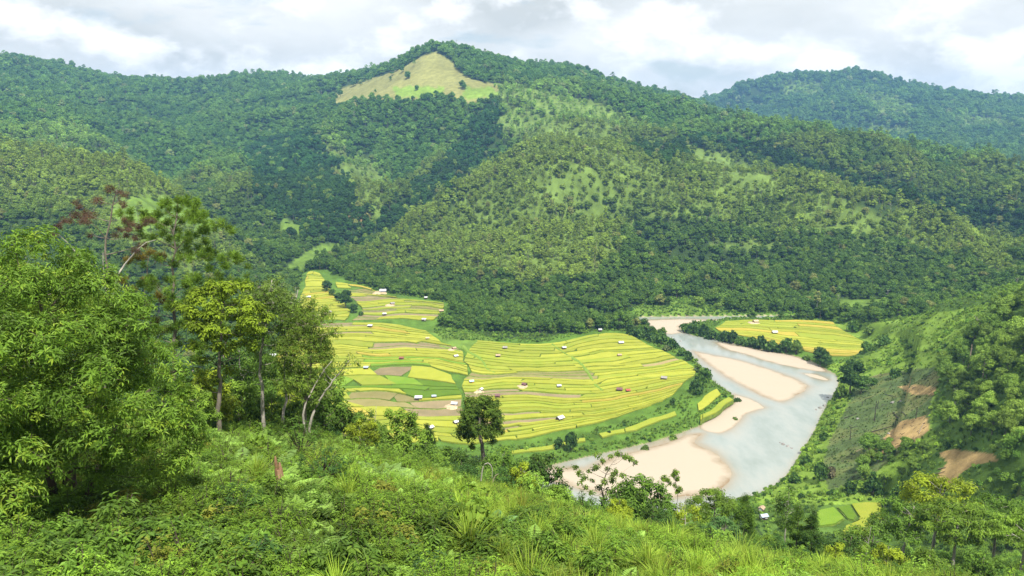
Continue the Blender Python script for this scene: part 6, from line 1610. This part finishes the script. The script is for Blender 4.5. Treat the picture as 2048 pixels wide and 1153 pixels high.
EDGE = [  # kind, photo x, photo y of the top, base y, distance, tint, label
 ('round', 648, 792, 872, 66, MD, 'round bushy tree just right of the leaning limbs'), ('round', 690, 835, 905, 70, MD, 'low bushy tree below the brown stubble plots'), ('thin', 745, 812, 900, 74, MD, 'thin leafy tree with its top against the yellow rice'),
 ('round', 795, 838, 915, 78, LT, 'broad bushy tree on the brow below the white shed'), ('round', 722, 850, 900, 62, YL, 'yellowish shrubby tree low on the brow, left'), ('upright', 858, 868, 945, 84, DK, 'narrow upright dark tree left of the lone tree'),
 ('round', 900, 905, 960, 80, MD, 'small round tree at the foot of the lone tree, left'), ('round', 925, 918, 968, 70, DK, 'dark low tree directly below the lone tree'), ('round', 1002, 912, 975, 88, MD, 'leafy low tree right of the lone trunk'),
 ('round', 1082, 928, 985, 76, DK, 'small very dark round tree at the left end of the sandbar'), ('round', 1040, 942, 1000, 66, YL, 'yellow green bush tree left of the very dark round one'), ('round', 1112, 965, 1020, 64, LT, 'bright bushy tree below the dark round tree'),
 ('thin', 1165, 985, 1040, 66, MD, 'wispy tree at the foot of the crooked tree, left'), ('round', 1252, 955, 1045, 82, MD, 'dense tree right of the crooked tree against the sand'), ('round', 1288, 948, 1045, 88, MD, 'taller domed tree with drooping right side against the sand'),
 ('round', 1235, 995, 1052, 60, YL, 'yellow green bush below the domed tree'), ('round', 1310, 1005, 1060, 66, DK, 'dark bush under the four ball sapling'), ('thin', 1372, 985, 1055, 74, YL, 'wispy yellow sapling right of the four ball sapling'),
 ('flat', 1425, 985, 1065, 84, LT, 'light flat topped tree at the right end of the sandbar'), ('upright', 1486, 990, 1075, 80, MD, 'pointed feathery tree at the near river bend'), ('round', 1445, 1030, 1085, 66, BL, 'bluish green feathery bush below the pointed tree'),
 ('round', 1385, 1045, 1090, 58, LT, 'bright bush at the brow under the sapling'), ('thin', 1570, 965, 1085, 108, MD, 'tall thin tree at the left of the small paddies'), ('upright', 1590, 1012, 1105, 84, MD, 'feathery upright tree in front of the blue white hut'),
 ('upright', 1622, 1022, 1115, 82, DK, 'darker feathery upright tree at the left end of the small paddies'), ('round', 1540, 1070, 1120, 64, LT, 'light bush between the feathery trees and the grass'), ('round', 1690, 1062, 1125, 84, DK, 'dark low tree in front of the yellow paddy'),
 ('round', 1740, 1048, 1120, 88, MD, 'leafy tree at the lower right corner of the yellow paddy'), ('round', 1665, 1085, 1150, 66, YL, 'yellow tipped bush at the bottom below the paddies'), ('round', 1600, 1090, 1150, 60, LT, 'bright bush at the bottom right brow'),
 ('flat', 1798, 1000, 1120, 96, MD, 'loose leafy tree right of the yellow paddy'), ('flat', 1862, 955, 1120, 104, YL, 'tall bright yellow green tree below the eroded gully'), ('flat', 1905, 1005, 1140, 92, LT, 'wide spreading tree with a pale forked trunk at bottom right'),
 ('flat', 1985, 995, 1130, 100, MD, 'wide flat crowned tree near the right edge'), ('flat', 2040, 1030, 1150, 92, LT, 'spreading tree cut by the right frame edge'), ('round', 1780, 1085, 1150, 76, YL, 'yellow green bushy tree at the bottom edge, right of centre'),
 ('round', 1850, 1095, 1160, 74, LT, 'bright bushy tree at the bottom edge below the spreading tree'), ('thin', 1722, 1040, 1140, 78, LT, 'thin pale stemmed tree at the bottom right'), ('round', 1960, 1105, 1165, 78, MD, 'leafy bush at the bottom right corner'),
 ('round', 420, 760, 850, 62, YL, 'yellow green bush under the bare lower trunk'), ('round', 395, 790, 860, 52, LT, 'light shrubby tree in front of the bare trunk'), ('round', 480, 780, 860, 66, LT, 'light leafy tree left of the slender trunks'),
 ('round', 545, 800, 870, 66, MD, 'low tree among the slender trunks'), ('round', 595, 815, 875, 66, MD, 'low tree at the foot of the right slender trunk'), ('thin', 490, 700, 860, 72, MD, 'thin bent tree behind the slender trunks, left'), ('round', 330, 760, 855, 58, MD, 'leafy tree below the green pine'),
 ('round', 560, 770, 866, 82, MD, 'leafy tree between the slender trunks, on the far side of the brow'), ('round', 600, 745, 872, 88, LT, 'light tree behind the right slender trunks'), ('round', 640, 765, 876, 84, MD, 'tree behind the leaning limbs'), ('upright', 530, 690, 866, 86, MD, 'feathery tree behind the forked grey trunk'), ('round', 575, 800, 872, 74, YL, 'yellow green bush at the foot of the pale slender trunk'),
 ('round', 505, 740, 860, 95, DK, 'dark tree in the hollow behind the slender trunks'), ('round', 465, 720, 850, 100, DK, 'dark tree in the hollow behind the yellow tinged tree')]
def brow_trees():
    rng = np.random.RandomState(71)
    for i, (kd, px, top, by, D, tint, lab) in enumerate(EDGE):
        p = at_depth(px, by, D); gz = float(ground(p[0], p[1]))
        zt = at_depth(px, top, D)[2]
        h = max(1.2, zt - gz) * ((1.28 if kd in ('round', 'upright') else 1.12) if px < 1100 else 1.04)
        s = h / MID_H[kd]; sz = 1.0
        if s > 1.7: sz = min(1.25, s / 1.7); s = s / sz
        t = np.array(tint) * rng.uniform(0.85, 1.15)
        put_tree(kd, rng.randint(9), (p[0], p[1], gz - 0.1), rng.uniform(0, 6.28), s, sz, t, lab, group='trees and bushes along the brow')
brow_trees()
# ---------------------------------------------------------------- bushes and trees on the valley floor, rocks, logs, stumps
def put_bush(px, py, w, tint, label, tall=1.0, v=0, group=None, name='bush', cat='bush'):
    p = hit(px, py, lo=120)[0]
    D = np.linalg.norm(p - [0, 0, CAM_Z]); s = w * D / FPX / 2.1
    rng = np.random.RandomState(int(px * 7 + py))
    root = thing(name, label, cat, (p[0], p[1], p[2] - 0.1), rng.uniform(0, 6.28), group)
    root.scale = (s, s, s * tall)
    st, fo, _, _ = PLANT_DATA['bush'][v % 5]
    link('stem', st, root); link('foliage', fo, root, tint=np.array(tint) * rng.uniform(0.85, 1.15))
    return root
def put_forest_tree(px, py, h, tint, label, v=0, wide=1.0, group=None):
    p = hit(px, py, lo=120)[0]
    D = np.linalg.norm(p - [0, 0, CAM_Z]); s = h * D / FPX / 10.5
    root = thing('valley_tree', label, 'tree', (p[0], p[1], p[2] - 0.2), (px * 1.7) % 6.28, group)
    root.scale = (s * wide, s * wide, s)
    kd, tm, cm = FT_DATA[v % 9]
    link('trunk', tm, root); link('crown', cm, root, tint=tint)
    return root
G1, G2, G3 = (0.045, 0.10, 0.02), (0.075, 0.155, 0.028), (0.14, 0.23, 0.036)
put_forest_tree(692, 618, 36, G1, 'tall dark tree at the middle of the ditch between the two far terraces', 0, 1.25)
put_forest_tree(708, 626, 22, G1, 'smaller dark tree just right of the tall ditch tree', 1, 1.3)
put_forest_tree(676, 604, 20, G2, 'small dark tree just left of the tall ditch tree', 3, 1.3)
put_forest_tree(654, 584, 24, G1, 'dark tree at the upper end of the ditch', 2, 1.2)
put_forest_tree(664, 592, 14, G2, 'low tree on the ditch below its upper end', 4, 1.5)
put_bush(722, 632, 14, G2, 'green bush at the lower end of the ditch')
put_bush(634, 640, 11, G1, 'little dark bush in the far left terraces', 1.3)
put_forest_tree(1700, 790, 62, G1, 'big dark bushy tree on the right river bank below the far terraces', 0, 1.15)
put_forest_tree(1722, 788, 44, G2, 'green tree touching the right side of the big dark bank tree', 5, 1.2)
put_forest_tree(1640, 730, 36, G1, 'dark tree at the river end of the far bank terraces', 2, 1.15)
put_forest_tree(1652, 734, 26, G2, 'smaller tree right of the dark tree at the end of the far terraces', 6, 1.1)
put_forest_tree(1345, 812, 18, G2, 'small ball headed tree on the levee of the golden field', 3, 1.0)
put_forest_tree(1395, 746, 24, G3, 'palm like tree on the inner bank above the white and yellow hut', 5, 0.9)
for i, (x, y, w, t, lab) in enumerate((
    (1368, 664, 26, G2, 'first bush at the left tip of the far bank hedge'), (1388, 668, 28, G2, 'broad bush near the left end of the far bank hedge'), (1408, 671, 26, G1, 'dark bush left of the tall ones in the far bank hedge'), (1424, 678, 30, G1, 'tall dark bush of the far bank hedge below the terraces corner'),
    (1450, 684, 30, G1, 'dark pointed bush right of the tall one in the far bank hedge'), (1466, 686, 24, G1, 'narrow dark bush in the middle of the far bank hedge'), (1482, 690, 20, G2, 'narrow upright bush by the middle of the far bank hedge'), (1502, 694, 28, G2, 'rounded bush right of middle in the far bank hedge'),
    (1522, 697, 30, G1, 'dark rounded bush below the white far bank hut'), (1545, 703, 36, G2, 'wide leafy bush low on the far bank right of the hut'), (1572, 706, 34, G2, 'leafy bush over the narrow sandbar'), (1592, 709, 24, G3, 'light bush at the right end of the far bank hedge'), (1612, 722, 20, G3, 'light low bush left of the dark tree at the terrace end'),
    (1262, 672, 26, G1, 'dark bush where the inner bank hedge leaves the forest'), (1280, 676, 26, G2, 'bush in the upper inner bank hedge left of the rapids'), (1300, 682, 28, G1, 'dark bush in the inner bank hedge beside the rapids'), (1322, 690, 28, G2, 'bush in the inner bank hedge above the grey rounded one'), (1344, 698, 26, G1, 'dark bush at the lower end of the upper inner hedge'),
    (1334, 702, 20, (0.13, 0.17, 0.06), 'pale grey green rounded bush on the inner bank'), (1362, 712, 20, G2, 'small bush on the inner bank left of the middle sandbar'), (1376, 722, 20, G1, 'dark bush on the inner bank beside the middle sandbar tip'), (1412, 756, 26, G2, 'bush below the white and yellow hut'), (1400, 772, 32, G2, 'large bush clump on the inner bank'),
    (1392, 788, 34, G1, 'dark large bush at the bend of the inner bank'), (1474, 806, 18, G1, 'small dark bush at the point above the short beach'), (1118, 897, 26, G1, 'dark round bush left of pair on the levee below the golden field'), (1142, 902, 34, G1, 'bigger dark bush right of pair on the levee below the golden field'),
    (1218, 868, 12, G1, 'small dark bush on the levee below the large white hut'), (1470, 845, 16, G3, 'bright bush at the edge of the short beach'), (1290, 905, 18, G3, 'rounded light bush on the levee above the broad sandbar'), (1345, 882, 20, G3, 'light bush on the levee near the beach'),
    (1730, 705, 22, G2, 'bush at the right end of the curved far terraces'), (1706, 664, 26, G2, 'bush cluster right of the far terraces below the forest'), (1740, 668, 24, G3, 'light bush on the lower clearing'), (1768, 690, 24, G2, 'green bush beside the path curve in the clearing'), (1680, 800, 26, G3, 'bright bush under the big dark bank tree'),
    (1662, 850, 22, G3, 'bright bush on the right bank above the rocks'), (1648, 880, 22, G2, 'bush on the right bank beside the rocks'), (1612, 930, 24, G2, 'bush overhanging the river on the right bank'), (1590, 965, 26, G2, 'bush on the lower right bank'), (1660, 955, 26, (0.12, 0.11, 0.06), 'brownish dry bush on the lower clearing'),
    (1640, 965, 34, G2, 'grey green spreading bush on the lower clearing'), (1745, 770, 24, G2, 'bush row in the burnt clearing, left'), (1790, 755, 26, G2, 'bush row in the burnt clearing, right'), (1820, 745, 22, G3, 'light bush at the upper end of the burnt clearing'),
    (1700, 985, 32, G1, 'dark bush at the back rim of the small paddies'), (1745, 990, 36, G1, 'dark bush behind the yellow paddy'), (1800, 1000, 36, G2, 'green bush right of the small paddies'))):
    put_bush(x, y, w, t, lab, tall=1.0 + 0.25 * (i % 3), v=i, group='bushes on the valley floor and river banks')
# rocks
M_ROCK = mat_noise('river_rock', (0.13, 0.12, 0.115), (0.36, 0.34, 0.32), scale=1.4, bump=0.05)
def rock(px, py, w, label, z=None):
    import bmesh
    p = at_height(px, py, 0.0) if z is None else hit(px, py, lo=120)[0]
    s = w * np.linalg.norm(p - [0, 0, CAM_Z]) / FPX / 2
    rng = np.random.RandomState(int(px * 3 + py * 5))
    bm = bmesh.new(); bmesh.ops.create_icosphere(bm, subdivisions=2, radius=1)
    V = np.array([v.co[:] for v in bm.verts]); T = np.array([[v.index for v in f.verts] for f in bm.faces]); bm.free()
    n = fbm(V[:, 0] * 1.3 + px, V[:, 1] * 1.3 + V[:, 2] * 1.7, int(px), 3)
    V = V * (0.6 + 0.8 * n)[:, None] * np.array([1.2, 0.9, 0.62]) * s
    o = link('river_rock', Mesh().add(V, None, T).data('river_rock', M_ROCK), label=label, category='rock', group='rocks along the river')
    o.location = p; o.rotation_euler = (0, 0, rng.uniform(0, 6))
ROCKS = [(1640, 816, 8, 'dark rock in the water at the right bank above mid river'), (1650, 812, 9, 'larger rock touching the right bank above mid river'), (1632, 820, 5, 'small rock left of the bank rocks'), (1646, 822, 4, 'tiny rock in front of the bank rocks'),
         (1566, 889, 8, 'rock at the left end of the lower rock line'), (1575, 893, 7, 'rock in the middle of the lower rock line'), (1583, 897, 5, 'small rock at the right of the lower rock line'), (1560, 886, 4, 'tiny rock left of the lower rock line'),
         (1318, 672, 6, 'pale rock at the top of the rapids'), (1326, 676, 5, 'small pale rock in the rapids'), (1338, 680, 5, 'rock at the middle of the rapids'), (1350, 688, 6, 'rock at the lower end of the rapids'), (1344, 674, 4, 'tiny rock right of the rapids'), (1361, 683, 4, 'tiny rock in the shallow below the rapids'), (1310, 668, 5, 'rock by the far sandbar corner'),
         (1625, 869, 5, 'rock at the right bank waterline'), (1655, 795, 5, 'rock under the right bank bush'), (1500, 632, 6, 'pale rock on the far shore'), (1452, 632, 6, 'pale rock on the far shore, left')]
for r_ in ROCKS: rock(*r_)
for x, y, w, lab in ((1786, 806, 8, 'white boulder lying in the burnt clearing'), (1801, 803, 5, 'small white boulder beside the bigger one'), (1716, 838, 6, 'pale stone low in the burnt clearing'), (1778, 868, 6, 'pale stone on the soil streak'), (1884, 1003, 9, 'pale boulder at the gully foot')):
    rock(x, y, w, lab, z=1)
# charred trunks and logs in the clearing
M_CHAR = mat_noise('charred_wood', (0.03, 0.026, 0.024), (0.10, 0.085, 0.075), scale=2.0, bump=0.03)
M_DRY = mat_noise('dry_wood', (0.20, 0.15, 0.10), (0.40, 0.33, 0.25), scale=2.5, bump=0.02, stretch=(1, 1, 0.3))
def standing(px, py, h, r, label, m=None, lean=(0.02, 0.02), name='burnt_trunk'):
    p = hit(px, py, lo=120)[0]; D = np.linalg.norm(p - [0, 0, CAM_Z]); H_ = h * D / FPX
    M = Mesh(); t = np.linspace(0, 1, 6)
    rng = np.random.RandomState(int(px))
    P = np.c_[lean[0] * H_ * t + rng.normal(size=6) * 0.06, lean[1] * H_ * t + rng.normal(size=6) * 0.06, -0.5 + (H_ + 0.5) * t]
    tube(M, P, r * (1 - 0.55 * t), 7)
    o = link(name, M.data(name, m or M_CHAR), label=label, category='dead trunk', group='charred trunks in the clearing')
    for k in range(2):
        B = Mesh(); a = rng.uniform(0, 6.28); z = H_ * rng.uniform(0.5, 0.8)
        tube(B, [P[3] * [1, 1, 0] + [0, 0, z], P[3] * [1, 1, 0] + [math.cos(a) * 0.6, math.sin(a) * 0.6, z + 0.7]], [r * 0.4, 0.02], 5)
        link('snapped_limb', B.data('snapped_limb', m or M_CHAR), o)
    o.location = p
standing(1749, 842, 38, 0.26, 'tall charred trunk standing in the middle of the burnt clearing')
standing(1755, 818, 16, 0.18, 'short charred stub behind the tall charred trunk')
standing(1700, 880, 20, 0.22, 'short dark post of a burnt tree low in the clearing')
standing(1668, 952, 15, 0.22, 'brown burnt stub near the lower bank')
standing(1832, 838, 22, 0.2, 'dark stump by the soil track')
standing(1938, 734, 40, 0.34, 'broken pale trunk standing in the right wood', M_DRY)
standing(1724, 812, 9, 0.16, 'tiny burnt stub in the upper burnt clearing'); standing(1775, 835, 9, 0.16, 'tiny burnt stub right of the tall charred trunk'); standing(1736, 868, 9, 0.16, 'tiny burnt stub below the tall charred trunk'); standing(1790, 850, 10, 0.16, 'tiny burnt stub left of the soil track')
def log(x0, y0, x1, y1, r, label, m=None, name='fallen_log', lo=120.0, lift=0.1):
    a, b = hit([x0, x1], [y0, y1], lo=lo)
    t = np.linspace(0, 1, 7)[:, None]; P = a * (1 - t) + b * t
    P[:, 2] = ground(P[:, 0], P[:, 1]) + r + lift
    c = P[3].copy(); M = Mesh(); tube(M, P - c, np.linspace(r, r * 0.55, 7), 7)
    o = link(name, M.data(name, m or M_CHAR), label=label, category='log', group='fallen logs in the clearing'); o.location = c
for x0, y0, x1, y1, r, lab, m in ((1688, 838, 1714, 829, 0.2, 'charred log lying across the lower burnt clearing', None), (1786, 826, 1812, 834, 0.22, 'dark log lying right of the tall charred trunk', None), (1700, 858, 1716, 854, 0.16, 'short charred log on the left of the clearing', None), (1742, 866, 1790, 852, 0.2, 'long dark log along the soil streak', None),
                                 (1760, 880, 1790, 866, 0.18, 'second log on the soil streak', M_DRY), (1712, 905, 1740, 893, 0.16, 'pale log at the lower end of the soil streak', M_DRY), (1730, 800, 1748, 794, 0.15, 'dark log in the upper burnt clearing', None), (1770, 790, 1792, 795, 0.15, 'dark log left of the orange mound', None),
                                 (1735, 758, 1765, 748, 0.15, 'brown log above the bush row', M_DRY), (1876, 940, 1892, 936, 0.18, 'pale log lying on the eroded gully', M_DRY), (1865, 950, 1890, 944, 0.15, 'second pale log lying on the eroded gully', M_DRY), (1838, 868, 1846, 850, 0.16, 'log leaning at the top of the soil track', M_DRY)):
    log(x0, y0, x1, y1, r, lab, m)
def litter():
    """charred sticks and stones scattered over the burnt ground"""
    rng = np.random.RandomState(91); M = Mesh()
    xs, ys = rng.uniform(1640, 1880, 900), rng.uniform(735, 985, 900)
    k = inside(BURNT, xs, ys); P = hit(xs[k], ys[k], lo=120)
    for p in P:
        a = rng.uniform(0, 6.28); L = rng.uniform(0.3, 1.6); d = np.array([math.cos(a), math.sin(a)])
        e = p[:2] + d * L; q = np.array([p, [e[0], e[1], ground(e[0], e[1])]]) + [0, 0, 0.1]
        tube(M, q, rng.uniform(0.04, 0.11), 4)
    link('burnt_sticks', M.data('burnt_sticks', M_CHAR), kind='stuff', label='charred sticks littering the burnt clearing', category='sticks')
litter()

# ---------------------------------------------------------------- things on the near slope
M_STUMP = mat_noise('stump_wood', (0.15, 0.075, 0.045), (0.34, 0.21, 0.13), scale=3.0, bump=0.03, stretch=(1, 1, 0.2))
def stump():
    D = 33.0; p = at_depth(560, 995, D); g = float(ground(p[0], p[1]))
    root = thing('tree_stump', 'reddish brown splintered stump sticking out of the ferns', 'stump', (p[0], p[1], g), 0)
    s = D / FPX * 1.03
    for nm, x, h, r in (('splinter', -3, 40, 0.085), ('splinter', 5, 26, 0.11), ('stump_base', 2, 12, 0.2)):
        M = Mesh(); top = h * s + 0.45
        t = np.linspace(0, 1, 6)
        rr = r * (1.15 - 0.35 * t); rr[-1] = r * (0.35 if nm == 'splinter' else 0.9)
        tube(M, np.c_[x * s + 0.03 * np.sin(5 * t), 0.02 * np.cos(4 * t), -0.2 + t * (top + 0.2)], rr, 8)
        link(nm, M.data(nm, M_STUMP), root)
stump()
def stick(pxs, D, r, label, m, name='dead_branch', lift=0.5):
    P = np.array([at_depth(a, b, D) for a, b in pxs]); c = P[0].copy()
    M = Mesh(); Q = smooth_line(P, 12) - c; tube(M, Q, np.linspace(r, r * 0.4, 12), 6)
    o = link(name, M.data(name, m), label=label, category='branch'); o.location = c
stick([(536, 1000), (548, 993), (556, 988)], 32.0, 0.03, 'thin pale dead stick leaning on the reddish stump', M_DRY)
stick([(962, 962), (966, 935), (975, 926), (984, 936), (984, 958)], 62.0, 0.06, 'arched grey dead branch below the lone tree', M_BARK_PALE)
stick([(985, 966), (990, 953), (997, 948)], 58.0, 0.05, 'white bent dead branch right of the arched one', M_DRY)
def near_plant(kind, px, py, D, s, tint, label, name, cat, v=0, tall=1.0):
    p = at_depth(px, py, D); g = float(ground(p[0], p[1]))
    rng = np.random.RandomState(int(px + py))
    root = thing(name, label, cat, (p[0], p[1], g - 0.03), rng.uniform(0, 6.28), f'individual {cat}s standing out on the near slope')
    root.scale = (s, s, s * tall)
    st, fo, _, _ = PLANT_DATA[kind][v % len(PLANT_DATA[kind])]
    if st: link('stem', st, root)
    link('foliage', fo, root, tint=tint)
TG, TF, TS, TD = (0.23, 0.345, 0.035), (0.215, 0.345, 0.095), (0.085, 0.17, 0.024), (0.055, 0.125, 0.03)
for i, (kd, x, y, D, s, t, lab) in enumerate((
    ('grass', 695, 1000, 31, 1.25, TG, 'dense bright grass tussock right of the reddish stump'), ('grass', 655, 945, 38, 1.2, TG, 'grass tussock on the rise above the stump'), ('grass', 640, 918, 42, 1.1, (0.25, 0.34, 0.06), 'pale arching grass tussock near the brow, left of centre'), ('grass', 1060, 1120, 21, 1.45, TG, 'large sprawling grass tussock low at centre right'),
    ('grass', 940, 1085, 24, 1.3, TG, 'tall grass tussock left of the large sprawling one'), ('grass', 1150, 1040, 36, 1.3, (0.27, 0.33, 0.06), 'straw tinged grass tussock below the crooked tree'), ('grass', 1240, 1085, 34, 1.25, TG, 'bright grass tussock on the right shoulder of the slope'), ('grass', 1345, 1105, 36, 1.3, TG, 'grass tussock near the brow under the sapling'),
    ('grass', 1000, 1010, 40, 1.1, TG, 'small grass tussock under the lone tree'), ('grass', 1300, 1145, 24, 1.3, TG, 'grass tussock at the bottom edge right of centre'), ('grass', 1480, 1145, 30, 1.3, (0.24, 0.35, 0.05), 'grass tussock at the bottom right before the trees'),
    ('fern', 430, 900, 44, 1.5, TF, 'large pale fern clump below the bare grey trunk'), ('fern', 480, 930, 38, 1.5, TF, 'pale feathery fern clump midway up the brow'), ('fern', 400, 985, 27, 1.3, TF, 'fern clump beside the big left tree'), ('fern', 800, 1000, 36, 1.5, TF, 'fern clump in the middle of the slope'), ('fern', 760, 965, 38, 1.5, TF, 'pale fern clump above the middle of the slope'),
    ('fern', 860, 1035, 30, 1.4, (0.16, 0.30, 0.10), 'bluish green fern clump right of the middle'), ('fern', 620, 1070, 21, 1.1, TF, 'bright fern clump low in front of the stump'), ('fern', 545, 940, 36, 1.4, TF, 'fern clump up slope of the stump'), ('fern', 990, 1060, 28, 1.3, (0.16, 0.30, 0.10), 'bluish fern among the grass at centre right'),
    ('fine', 645, 960, 35, 1.7, TD, 'dark round bush between the two bright tussocks'), ('fine', 600, 905, 44, 2.0, TS, 'rounded leafy bush on the brow left of centre'), ('fine', 1170, 1000, 50, 1.9, TS, 'leafy bush at the brow below the crooked tree'), ('fine', 470, 1030, 25, 1.3, TD, 'dark leafy bush low left of the stump'),
    ('shrub', 320, 1075, 19.5, 1.35, TS, 'broad leaved shrub at lower left with drooping leaves'), ('shrub', 235, 1010, 23, 1.5, (0.10, 0.19, 0.025), 'shrub with light leaf tips under the big tree'), ('shrub', 60, 1100, 18.5, 1.35, TS, 'leafy shrub in the lower left corner'), ('shrub', 520, 1105, 18.6, 1.25, TD, 'dark shrub at the bottom left of centre'),
    ('shrub', 700, 1110, 19, 1.25, TS, 'leafy dark shrub at the bottom centre'), ('shrub', 860, 1125, 19, 1.25, TD, 'dark shrub at the bottom right of centre'), ('shrub', 160, 1060, 20, 1.3, TS, 'drooping shrub left of the broad leaved one'), ('shrub', 430, 1090, 19, 1.2, (0.095, 0.18, 0.03), 'bright tipped shrub at the bottom between the dark ones'),
    ('herb', 880, 1050, 27, 1.5, (0.26, 0.34, 0.03), 'yellow leaved herb among the grass right of centre'), ('herb', 470, 985, 30, 1.3, (0.20, 0.32, 0.035), 'light broad leaved herb near the stump'))):
    nm = {'grass': 'grass_tussock', 'fern': 'fern', 'fine': 'bush', 'shrub': 'shrub', 'herb': 'herb'}[kd]
    near_plant(kd, x, y, D, s, t, lab, nm, nm.replace('_', ' '), v=i)
# ---------------------------------------------------------------- haze between the viewer and the far hills
def build_haze():
    m, nn, ll = mat_new('haze')
    out = nn.new('ShaderNodeOutputMaterial')
    v = nn.new('ShaderNodeVolumePrincipled')
    v.inputs['Color'].default_value = (0.27, 0.57, 1.0, 1)
    v.inputs['Density'].default_value = 0.000135
    v.inputs['Anisotropy'].default_value = 0.2
    ll.new(v.outputs[0], out.inputs['Volume'])
    R, z0, z1 = 4500.0, float(T_Z.min()) - 1.0, float(T_Z.max()) + 40.0
    V = [(sx * R, sy * R, z) for z in (z0, z1) for sx, sy in ((-1, -1), (1, -1), (1, 1), (-1, 1))]
    F = [(3, 2, 1, 0), (4, 5, 6, 7), (0, 1, 5, 4), (1, 2, 6, 5), (2, 3, 7, 6), (3, 0, 4, 7)]
    me = Mesh().add(np.array(V), np.array(F)).data('haze', m)
    link('haze', me, kind='stuff', label='thin pale blue haze over the distant mountains', category='haze')
build_haze()
